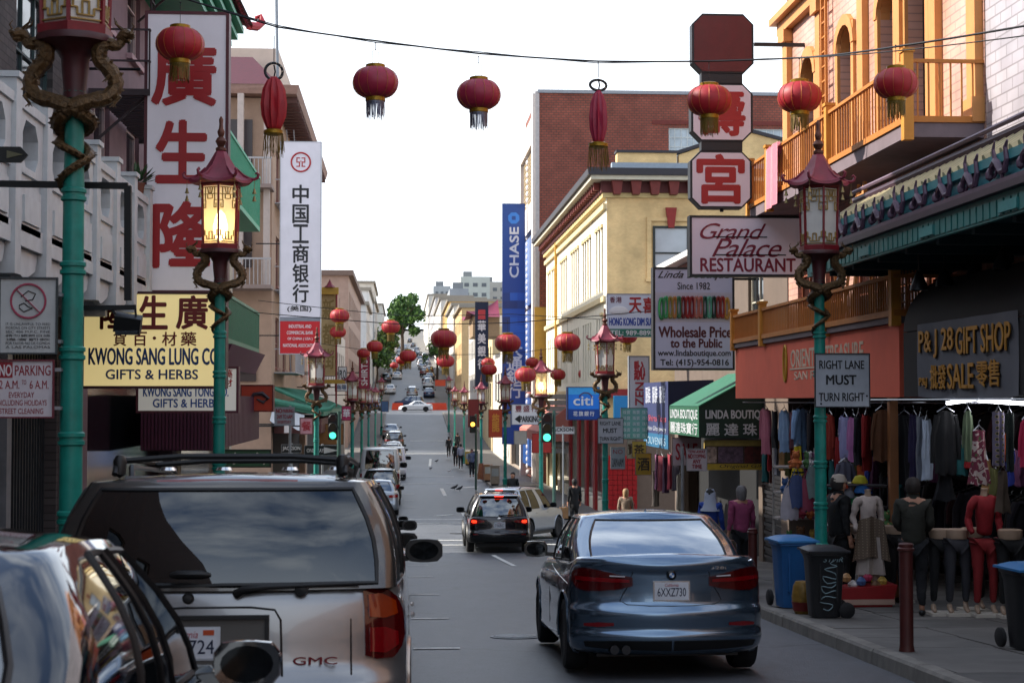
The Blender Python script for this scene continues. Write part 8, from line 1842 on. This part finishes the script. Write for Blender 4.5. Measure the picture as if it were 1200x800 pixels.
for (x0, x1, where) in ((893, 948, 'between the pink shirt and the near lamp post'), (972, 1028, 'between the near lamp post and the wooden post'), (1050, 1098, 'right of the wooden post'), (1122, 1200, 'under the banner near the right picture edge')):
    for (cn_, c) in (('teal', '#1c5a5c'), ('orange', '#a84a1c'), ('white', '#a8a8b0'), ('plum', '#4c2040'), ('olive', '#4a4a20'), ('scarlet', '#981c20'), ('royal blue', '#1c2c7c'), ('camel', '#8c6a40')):
        garment(x0 + (x1 - x0) * ((k * 5) % 8 + .5) / 8, R.uniform(500, 545), R.uniform(6, 10), R.uniform(30, 44), 7.45, c, cn_ + ' garment on the second rack ' + where, R.choice(['shirt', 'dress', 'shirt']), 'street'); k += 1
# far stall (near corner) scarves
for k, (px, c, lab) in enumerate(((770, '#8a5a78', 'mauve scarf at the near corner stall'), (775, '#6a2030', 'wine red scarf beside the mauve one'), (780, '#4a3048', 'plum scarf at the near corner stall'), (785, '#8c2838', 'red scarf right of the plum one'), (792, '#2c2430', 'black scarf at the near corner stall'), (797, '#b0a898', 'cream scarf under the red banner'), (768, '#a09080', 'tan scarf leftmost low at the near corner stall'))):
    garment(px, 530 + (k % 3) * 2 + (20 if k > 4 else 0), 6, 38, 7.0, c, lab, 'scarf', 'street')
rk = thing('clothes_rail', 'long steel rail carrying the clothes under the red fascia and banner', 'rail', (7, 20, 0), world=True)
for (X, Ya, Yb, z) in ((7.1, 13, 33.5, -.02), (6.85, 13, 24, .02)): MB().tube([(X, Ya, z), (X, Yb, z)], .014, 6).build('rail', M('#8a8c90', .3, .9), rk)
# ================= people =================
TMP = bpy.data.scenes.new('workbench')
from mathutils import noise
def skin(name, V, E, rad, mat, parent, sub=1, root=0):
    cl = name in ('jacket', 'coat', 'trousers', 'sweater', 'leggings'); sub += cl
    me = bpy.data.meshes.new('s'); me.from_pydata(V, E, []); o = bpy.data.objects.new('s', me); TMP.collection.objects.link(o)
    md = o.modifiers.new('k', 'SKIN'); md.use_smooth_shade = True
    for i, r in enumerate(rad): me.skin_vertices[0].data[i].radius = (r, r) if not isinstance(r, tuple) else r
    for i in range(len(V)): me.skin_vertices[0].data[i].use_root = (i == root)
    o.modifiers.new('s', 'SUBSURF').levels = sub; TMP.view_layers[0].update()
    m2 = bpy.data.meshes.new_from_object(o.evaluated_get(TMP.view_layers[0].depsgraph)); bpy.data.objects.remove(o)
    m2.materials.clear(); m2.materials.append(mat); m2.name = name
    if cl:
        ph = R.uniform(0, 9); a_ = .006 if name == 'leggings' else .016
        for v in m2.vertices: p = v.co; v.co = p + v.normal * a_ * (noise.noise(Vector((p.x * 9 + ph, p.y * 9, p.z * 14))) + .6 * noise.noise(Vector((p.x * 20, p.y * 20, p.z * 34 + ph))))
    m2.shade_smooth(); return link(name, m2, parent)
SKN = M('#a87860', .6, 0, .08, 8)
def person(lab, px, Y, H, yaw, top, legs, hair, coat='jacket', walk=.0, hat=None, fem=False, elbow=(0, 0), off=0, skinm=SKN, shoes='#1a1a1c'):
    x = at(px, 470, Y).x; t = thing('person', lab, 'person', (x, Y, gz(Y) + .15 * (1 if off == 0 else 0)), yaw); k = H / 1.7; t.scale = (k, k, k)
    V, E, Rr = [], [], []
    def a(p, r, par=None): V.append(p); Rr.append(r); (E.append((par, len(V) - 1)) if par is not None else None); return len(V) - 1
    J = {}
    pel = a((0, 0, .95), .13); w = a((0, 0, 1.1), .115, pel); ch = a((0, .0, 1.28), .14, w); up = a((0, -.01, 1.41), .10, ch); nk = a((0, .0, 1.49), .055, up); h1 = a((0, .02, 1.545), .07, nk); h2 = a((0, .015, 1.61), .092, h1); h3 = a((0, .01, 1.67), .075, h2); a((0, .105, 1.595), .012, h2)
    for sg in (-1, 1): a((sg * .088, .01, 1.6), .014, h2)
    arms = []; lg = []
    for i, sg in enumerate((-1, 1)):
        e = elbow[i]; sw = walk * sg * .5; S_ = (sg * .17, 0, 1.41); El = (sg * (.215), -.02 + sw * .4, 1.14); Wr = (sg * (.24 - .1 * e), sw + .22 * e + .03, .92 + .16 * e); d = Vector(Wr) - Vector(El); d.normalize(); Hn = tuple(Vector(Wr) + d * .08)
        s = a(S_, .062, up); el = a(El, .044, s); wr = a(Wr, .027, el); hn = a(Hn, .034, wr); arms.append((S_, El, Wr, Hn))
        side = Vector((0, 1, 0)); 
        for f in range(4): b = Vector(Hn) + side * (-.027 + .018 * f) + d * .02; m1 = b + d * (.035 + .006 * (f in (1, 2))); a(tuple(m1 + d * .02 + Vector((-sg * .012, 0, 0))), .0085, a(tuple(m1), .009, a(tuple(b), .0095, hn)))
        b = Vector(Wr) + side * .035 + d * .03; a(tuple(b + side * .03 + d * .045), .009, a(tuple(b + side * .012 + d * .015), .011, wr))
        Hp = (sg * .09, 0, .9); Kn = (sg * .095, .04 + walk * sg, .5); An = (sg * .095, (-.03 + walk * sg * (1.8 if sg * walk > 0 else 1.9)), .09 + (abs(walk) * .15 if sg * walk < 0 else 0)); To = (An[0] + sg * .02, An[1] + .15, .035)
        hp = a(Hp, .088, pel); kn = a(Kn, .058, hp); an = a(An, .036, kn); a(To, .03, an); lg.append((Hp, Kn, An, To))
    skin('body', V, E, Rr, skinm, t)
    fc = MB()
    for sg in (-1, 1): fc.lathe([(.001, -.008), (.011, 0), (.001, .008)], 6, c=(sg * .032, .098, 1.615))
    fc.tube([(-.025, .102, 1.555), (0, .107, 1.552), (.025, .102, 1.555)], .004, 4); fc.build('face', M('#3a2420', .5), t)
    tm = top if not isinstance(top, str) else M(top, .85, 0, .2, 7, 1); lm = M(legs, .85, 0, .2, 7, 1)
    V, E, Rr = [], [], []
    hem = {'jacket': .86, 'coat': .62, 'long': .5, 'shirt': .9}[coat]; b = a((0, 0, hem), .165 + (.9 - hem) * .08); b2 = a((0, 0, 1.0), .16, b); c_ = a((0, 0, 1.26), .165, b2); u = a((0, -.01, 1.405), .125, c_); a((0, 0, 1.485), .072, u)
    for (S_, El, Wr, Hn) in arms: s = a(S_, .078, u); e = a(El, .056, s); a(Wr, .042, e)
    skin('jacket' if coat != 'long' else 'coat', V, E, Rr, tm, t)
    V, E, Rr = [], [], []; b = a((0, 0, .93), .135)
    for (Hp, Kn, An, To) in lg: h = a((Hp[0], Hp[1], .86), .10, b); kk = a(Kn, .074, h); a((An[0], An[1], An[2] + .03), .055, kk)
    skin('trousers', V, E, Rr, lm, t); MB().lathe([(.125, 1.40), (.095, 1.44), (.078, 1.50), (.07, 1.53), (.062, 1.525), (.07, 1.45)], 16, mat=Matrix.Diagonal((1, .9, 1, 1))).build('collar', tm, t)
    for (Hp, Kn, An, To) in lg: skin('shoe', [(An[0], An[1] - .04, An[2] - .04), (An[0], An[1] + .05, An[2] - .045), (To[0], To[1] + .03, To[2] - .0)], [(0, 1), (1, 2)], [.045, .05, .035], M(shoes, .5), t)
    if hair != 'bald': 
        hm = M(hair, .7, 0, .25, 40, .4); q = MB(); q.lathe([(.001, .115), (.06, .10), (.092, .05), (.098, .0), (.088, -.05 if not fem else -.10), (.075, -.085 if not fem else -.15), (.05, -.09)], 18, mat=Matrix.Translation((0, -.012, 1.625)) @ Matrix.Diagonal((1, 1.12, 1, 1)))
        for i, p in enumerate(q.v):
            if p[1] > .045 and p[2] < 1.66: q.v[i] = (p[0], .045, p[2])
        q.build('hair', hm, t)
    if hat == 'cap': q = MB(); q.lathe([(.001, .11), (.07, .095), (.103, .03), (.105, 0)], 18, mat=Matrix.Translation((0, 0, 1.64)) @ Matrix.Diagonal((1, 1.1, 1, 1))); q.grid(lambda i, j: ((2 * i - 1) * .075, .09 + .09 * j * (1 - .5 * (2 * i - 1) ** 2), 1.655 - .02 * j - .015 * (2 * i - 1) ** 2), 6, 3); q.build('cap', M('#b8aca0', .8), t)
    if hat == 'hood': q = MB(); q.lathe([(.001, .13), (.07, .11), (.11, .03), (.115, -.05), (.13, -.16), (.19, -.27), (.2, -.31)], 18, mat=Matrix.Translation((0, -.015, 1.61)) @ Matrix.Diagonal((1, .95, 1, 1))); q.build('headscarf', M('#a8b0c0', .8, 0, .08), t)
    return t
p1 = person('older man with thinning hair in a dark olive jacket facing the gift shop clothes', 1069, 19.6, 1.66, radians(-18), '#26261f', '#16171c', '#241c18', 'jacket', 0, elbow=(.9, .9), shoes='#121214')
person('man with a pale cap and black jacket standing behind the near lamp post', 982, 21.9, 1.72, radians(-78), '#0c0d10', '#101114', '#2a2422', 'jacket', 0, 'cap')
person('grey haired woman in a rose pink cardigan beside the dark red bollard', 868, 27.5, 1.62, radians(10), '#8c3c60', '#14161c', '#6c6a6a', 'jacket', .05, fem=True)
t = person('person with a pale headscarf and blue top left of the woman in pink', 832, 29, 1.58, radians(-20), '#1c3c8c', '#20222a', '#202020', 'jacket', 0, 'hood', fem=True)
t = person('person in a long black coat carrying a paper bag at the far right corner', 673, 57, 1.72, radians(12), '#08090c', '#0a0a0e', '#0c0a0a', 'coat', .08, shoes='#c8c8c8')
q = at(661, 607, 57); b = thing('paper_bag', 'brown paper bag held by the person in the long black coat', 'bag', (q.x, 57, q.z)); MB().prism([(-.14, 0), (.14, 0), (.15, .38), (.07, .40), (-.05, .37), (-.15, .39)], Face((0, 0, 0), (1, 0, 0), (0, -1, 0)), -.07, .07).build('bag_body', M('#94704c', .85, 0, .1), b, smooth=False, fix=True); MB().tube([(-.06, 0, .38), (-.03, 0, .5), (.03, 0, .5), (.06, 0, .38)], .008, 4).build('handle', M('#94704c', .8), b)
t = person('woman in a tan padded coat with a black shoulder bag near the red tiles', 733, 48.5, 1.6, radians(-10), '#8a7868', '#1a1a20', '#9a7c58', 'coat', .04, fem=True)
b = thing('shoulder_bag', 'black bag on the shoulder of the woman in the tan padded coat', 'bag', (at(733, 470, 48.5).x + .24, 48.4, gz(48.5) + .85)); MB().lathe([(.001, 0), (.14, .03), (.16, .15), (.1, .28), (.001, .3)], 12, mat=Matrix.Diagonal((1, .5, 1, 1))).build('bag_body', M('#101014', .5), b); MB().tube([(.08, 0, .25), (-.02, 0, .55), (-.1, .02, .25)], .012, 4).build('strap', M('#101014', .5), b)
person('person in black walking by the green poster far along the right pavement', 601, 66, 1.72, radians(160), '#0a0b0e', '#0c0d10', '#100c0a', 'coat', .06)
FP_ = 'distant people on the right pavement'
for (px, Y, c, l, lab) in ((526, 140, '#101218', '#0c0c10', 'distant person in black left of the far right lamps'), (540, 118, '#9aa0b4', '#14141a', 'distant person in a pale blue shirt near the kerb'), (536, 150, '#1a1c20', '#101014', 'distant dark figure under the far dragon lamps'), (553, 104, '#606a80', '#181a20', 'distant person in grey blue by the brown lamp foot'), (534, 122, '#0f0f12', '#0f0f12', 'distant dark figure right of the person in black')):
    person(lab, px, Y, 1.75, radians(180 * (px % 2)), c, l, '#181210', 'jacket', .08)['group'] = FP_
for (px, Y, c, lab) in ((440, 96, '#2a4a70', 'distant person in blue on the left pavement'), (436, 84, '#1a1a1e', 'distant person in dark clothes on the left pavement'), (445, 120, '#b0a090', 'distant person in a light top on the left pavement')):
    person(lab, px, Y, 1.72, pi, c, '#14141a', '#181210', 'jacket', .08)['group'] = 'distant people on the left pavement'
# ---- shop mannequins ----
GM_ = 'mannequins in front of the gift shop'; BEIGE = M('#a08874', .5, 0, .05)
def legs_m(px, Y, c, lab, top=None, h=1.0):
    x = at(px, 470, Y).x; t = thing('mannequin', lab, 'mannequin', (x, Y, gz(Y) + .17), radians(180), GM_)
    MB().box(-.17, .17, -.14, .16, -.015, .02).build('base', M('#c0b8ac', .6), t, smooth=False)
    V = [(0, 0, .92)]; E = []; r = [.13]
    for sg in (-1, 1): b = len(V); V += [(sg * .09, 0, .84), (sg * .095, .03, .48), (sg * .10, 0, .14)]; r += [.095, .06, .042]; E += [(0, b), (b, b + 1), (b + 1, b + 2)]
    skin('leggings', V, E, r, M(c, .8, 0, .1, 9), t)
    for sg in (-1, 1): skin('foot', [(sg * .10, 0, .13), (sg * .10, -.01, .07), (sg * .11, .10, .03)], [(0, 1), (1, 2)], [.036, .038, .026], BEIGE, t)
    if top:
        V = [(0, 0, .95), (0, 0, 1.1), (0, .02, 1.28), (0, 0, 1.4)]; E = [(0, 1), (1, 2), (2, 3)]; r = [.12, .10, .13, .08]
        for sg in (-1, 1): b = len(V); V += [(sg * .155, 0, 1.38), (sg * .195, -.04, 1.15), (sg * .17, .06, .98)]; r += [.058, .045, .036]; E += [(3, b), (b, b + 1), (b + 1, b + 2)]
        skin('sweater', V, E, r, M(top, .8, 0, .15, 12, .5), t); MB().lathe([(.05, 1.44), (.04, 1.5), (.05, 1.53), (.001, 1.54)], 12).build('neck', BEIGE, t)
    else: MB().lathe([(.135, .92), (.15, .97), (.15, 1.03), (.13, 1.04), (.001, 1.04)], 18, mat=Matrix.Diagonal((1, .8, 1, 1))).build('waist_form', BEIGE, t)
legs_m(1101, 19.7, '#0c0d10', 'leg mannequin in black leggings, leftmost of the row right of the man'); legs_m(1120, 19.6, '#2c2c32', 'leg mannequin in dark grey leggings, second of the row right of the man')
legs_m(1152, 19.4, '#7a1418', 'mannequin in a red knitted sweater and red leggings', '#84101a'); legs_m(1182, 19.2, '#0c0d10', 'leg mannequin in black leggings right of the red dressed mannequin'); legs_m(1138, 20.3, '#101014', 'leg mannequin set back between the grey and the red one')
legs_m(1016, 21.6, '#c0b0a0', 'mannequin wearing a white dress and brown plaid shawl', '#b8a8a0')
t = thing('shawl', 'brown plaid shawl draped over the mannequin in white', 'shawl', (at(1016, 470, 21.5).x, 21.55, gz(21.5) + 1.0)); MB().grid(lambda i, j: ((2 * i - 1) * (.2 + .1 * j), -.19 + .05 * sin(i * 12), .5 - .75 * j - .1 * abs(2 * i - 1)) if True else 0, 14, 10).build('cloth', PL2, t); t.scale = (.85, 1, .72)
MB().grid(lambda i, j: ((2 * i - 1) * (.16 + .08 * j), -.14 + .05 * sin(i * 12), .1 - .7 * j), 14, 6).build('dress_skirt', M('#b0a49c', .85), t)
for k, px in enumerate((1046, 1052, 1004)): legs_m(px, 22.2, '#120e10', ['leg mannequin in black just left of the man', 'second leg mannequin in black hidden behind the man', 'leg mannequin in black behind the toys'][k])
# ---- hats, bags, toys, boxes ----
GH = 'hats piled on the stand behind the near lamp post'
for (px, py, c, lab) in ((985, 572, '#b83c14', 'orange cap on top of the hat stand'), (1010, 577, '#1c5a98', 'blue cap with a white badge on the hat stand'), (1008, 566, '#a8a020', 'yellow knitted hat above the blue cap'), (999, 590, '#1a6a3c', 'green and yellow cap low on the hat stand'), (1019, 592, '#181a20', 'black cap at the right of the hat stand'), (993, 583, '#6a6c74', 'grey cap in the middle of the hat stand'), (975, 588, '#8a1c1c', 'dark red cap at the left of the hat stand')):
    p = at(px, py, 22.6); t = thing('hat', lab, 'hat', tuple(p), R.uniform(0, 6), GH); MB().lathe([(.001, .12), (.07, .10), (.11, .03), (.11, 0)], 16).build('crown', M(c, .8, 0, .12, 9), t); MB().grid(lambda i, j: ((2 * i - 1) * .08, -.09 - .09 * j * (1 - .5 * (2 * i - 1) ** 2), .02 - .02 * j), 6, 3).build('brim', M(c, .8, 0, .12, 9), t)
t = thing('display_stand', 'wire stand holding the hats and toys', 'stand', (at(1000, 470, 22.8).x, 22.8, gz(22.8) + .15)); q = MB()
for z in (.5, .95, 1.3, 1.6): q.box(-.5, .45, -.2, .2, z, z + .025)
for sx in (-.5, .43): q.box(sx, sx + .03, -.2, -.17, 0, 1.75); q.box(sx, sx + .03, .17, .2, 0, 1.75)
q.build('frame', M('#2c2a2c', .5, .4), t, smooth=False)
t2 = thing('display_stand', 'white shelved stand crammed with plush toys left of the near lamp post', 'stand', (at(937, 470, 25).x, 25.2, gz(25) + .15)); q = MB()
for z in (.3, .7, 1.1, 1.5, 1.9): q.box(-.35, .35, -.2, .2, z, z + .03)
for sx in (-.35, .32): q.box(sx, sx + .03, .17, .2, 0, 2.2)
q.build('frame', M('#9a948e', .5), t2, smooth=False)
cs = ['#b8a898', '#8c2c3c', '#a87c50', '#c0b8b4', '#3c5a88', '#a83050', '#6a4a30', '#b09040', '#487040', '#c8c0c0', '#704060', '#b06030']
rr = random.Random(9); used_ = []
cn = {'#b8a898': 'cream', '#8c2c3c': 'wine red', '#a87c50': 'tan', '#c0b8b4': 'white', '#3c5a88': 'blue', '#a83050': 'pink', '#6a4a30': 'brown', '#b09040': 'mustard', '#487040': 'green', '#c8c0c0': 'pale grey', '#704060': 'purple', '#b06030': 'orange'}
for k in range(44):
    left = k < 22; kk = k % 22; c = cs[(kk * 5 + (0 if left else 3)) % 12]
    if left: p = Vector((at(937, 470, 25).x + rr.uniform(-.3, .3), 25.0, gz(25) + .15 + [.33, .73, 1.13, 1.53, 1.93][kk % 5] + .06))
    else: p = Vector((at(1002, 470, 22.4).x + rr.uniform(-.5, .45), 22.5, gz(22.5) + .15 + [.53, .98, .1][(kk + kk // 12) % 3] + .07))
    s = rr.uniform(.08, .12); t = thing('plush_toy', '%s plush toy on the %s stand, %s shelf' % (cn[c], 'crammed white' if left else 'hat', ['lowest', 'second', 'third', 'fourth', 'top'][kk % 5] if left else ['middle', 'upper', 'bottom'][(kk + kk // 12) % 3]), 'toy', tuple(p), rr.uniform(-1, 1), 'plush toys on the %s stand' % ('crammed white' if left else 'hat'))
    q = MB(); q.lathe([(.001, -.8 * s), (.7 * s, -.6 * s), (.8 * s, 0), (.4 * s, .6 * s), (.6 * s, .9 * s), (.55 * s, 1.4 * s), (.001, 1.7 * s)], 9)
    for sg in (-1, 1): q.lathe([(.001, 1.4 * s), (.25 * s, 1.6 * s), (.001, 1.9 * s)], 6, c=(sg * .45 * s, 0, 0)); q.tube([(sg * .6 * s, 0, .2 * s), (sg * 1.1 * s, -.4 * s, -.1 * s)], [.28 * s, .2 * s], 5); q.tube([(sg * .4 * s, 0, -.5 * s), (sg * .7 * s, -.8 * s, -.7 * s)], [.3 * s, .25 * s], 5)
    q.build('body', M(c, .9, 0, .2, 20, .4), t)
t = thing('tub', 'red tub of goods on the pavement right of the black bin', 'tub', (at(1002, 470, 21.4).x, 21.4, gz(21.4) + .15)); MB().prism([(-.4, 0), (.42, 0), (.5, .30), (-.5, .24)], Face((0, 0, 0), (1, 0, 0), (0, -1, 0)), -.25, .2).build('body', M('#8c1418', .5, 0, .1), t, smooth=False, fix=True); MB().box(-.42, .44, -.26, -.252, .05, .12).build('label_band', M('#b09080', .6), t, smooth=False)
for k in range(8):
    c = cs[k]; t = thing('trinket', '%s trinket heaped in the red tub' % cn[c], 'trinket', (at(1002, 470, 21.4).x - .35 + k * .1, 21.35 + .05 * (k % 2), gz(21.4) + .42 + .05 * (k % 3)), group='trinkets in the red tub'); MB().lathe([(.001, -.05), (.06, -.03), (.07, .02), (.03, .07), (.001, .08)], 7).build('body', M(c, .6, 0, .3, 20), t)
for (px, py, c, lab) in ((925, 570, '#b0a8b0', 'white plastic bag hanging beside the toy stand'), (946, 560, '#883048', 'pink bag hanging above the toy stand'), (933, 556, '#3c4c78', 'blue bag hanging above the toy stand'), (953, 545, '#6a7a78', 'grey green bag left of the near lamp post'), (968, 610, '#8a6a98', 'lilac bag behind the black bin')):
    p = at(px, py, 24.5); t = thing('bag', lab, 'bag', tuple(p)); MB().grid(lambda i, j: (.14 * (2 * i - 1) * (.5 + .5 * sin(min(1, j * 1.3) * pi / 2)), -.06 * sin(pi * i) * j, -.5 * j + .02 * sin(i * 20)), 10, 8).build('front', M(c, .6, 0, .15, 8), t); MB().tube([(-.05, 0, 0), (0, 0, .12), (.05, 0, 0)], .008, 4).build('handle', M(c, .6), t)
# ---- rear rails packed with dark clothes: nothing tells these apart ----
protos = []
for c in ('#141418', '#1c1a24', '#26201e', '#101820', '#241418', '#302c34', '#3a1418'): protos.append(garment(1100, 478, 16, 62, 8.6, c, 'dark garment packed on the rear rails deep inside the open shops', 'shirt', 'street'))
k = 0
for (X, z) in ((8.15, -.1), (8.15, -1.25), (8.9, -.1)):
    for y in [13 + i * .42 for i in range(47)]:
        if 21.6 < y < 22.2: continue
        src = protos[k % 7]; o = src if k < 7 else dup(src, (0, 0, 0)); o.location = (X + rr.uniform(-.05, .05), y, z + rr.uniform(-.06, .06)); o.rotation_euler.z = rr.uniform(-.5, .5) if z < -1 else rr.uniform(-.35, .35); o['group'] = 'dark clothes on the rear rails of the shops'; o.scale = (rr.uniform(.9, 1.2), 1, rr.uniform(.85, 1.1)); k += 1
# birds on the road
for i, (px, Y, sc) in enumerate(((527, 113, 1), (533, 89, 1.2), (539, 88, 1.1), (512, 133, 1), (505, 118, .8))):
    t = thing('pigeon', ['white pigeon by the far right kerb', 'grey pigeon on the road, left of two', 'grey pigeon on the road, right of two', 'dark pigeon far down the road', 'small dark pigeon in mid road'][i], 'bird', (at(px, 470, Y).x, Y, gz(Y) + .05)); t.scale = (sc * .95,) * 3; m = M('#c8c8cc' if i == 0 else '#2a2c32', .7)
    q = MB(); q.tube([(-.2, 0, .10), (-.1, 0, .12), (0, 0, .15), (.09, 0, .2), (.12, 0, .26), (.17, 0, .255)], [.015, .05, .07, .045, .03, .006], 8); q.tube([(0, .02, .1), (.01, .02, 0)], .007, 4); q.tube([(0, -.02, .1), (-.02, -.02, 0)], .007, 4); q.build('body', m, t)
bpy.data.scenes.remove(TMP)
# ---- the block behind the photographer (it shows in paint and glass) ----
for (X, s, c, lab) in ((-5.0, -1, '#5d4a44', 'brown house row behind the photographer on the left'), (8.1, 1, '#8a6a58', 'tan house row behind the photographer on the right')):
    F = FL(X) if s < 0 else FR(X); hs = [(-56 + i * 4.2, -54.2 + i * 4.2, z, z + 2.1) for i in range(15) for z in (1.6, 5.2)]
    t = bldg('house_row', lab, F, -58, 7.9 if s < 0 else 9.9, 9.0 if s < 0 else 7.0, 9, M(c, .8, 0, .15, 2, dirt=.2), [h for h in hs if h[3] < 6.9], zb=-3)
    for h in hs:
        if h[3] < 6.9: window(t, F, *h, M('#b0a89c', .6), 1, 2, sill=False)
    for i in range(12): MB().fbox(F, -56 + i * 5.2, -52 + i * 5.2, -2.5, .9, .002, .06).build('shop_glass', M('#0d1013', .1, 0, .3, spec=.8), t, smooth=False, fix=True)
t = thing('end_block', 'pale apartment block closing the street behind the photographer', 'building', (2, -95, 4), world=True); MB().box(-30, 30, -110, -95, -3, 11).build('wall', M('#8a8078', .8, 0, .1, .5), t, smooth=False)
for i in range(12):
    for j in range(3): MB().box(-28 + i * 4.8, -26 + i * 4.8, -95, -94.95, 1.5 + j * 3.4, 3.6 + j * 3.4).build('window', M('#30363c', .15), t, smooth=False)
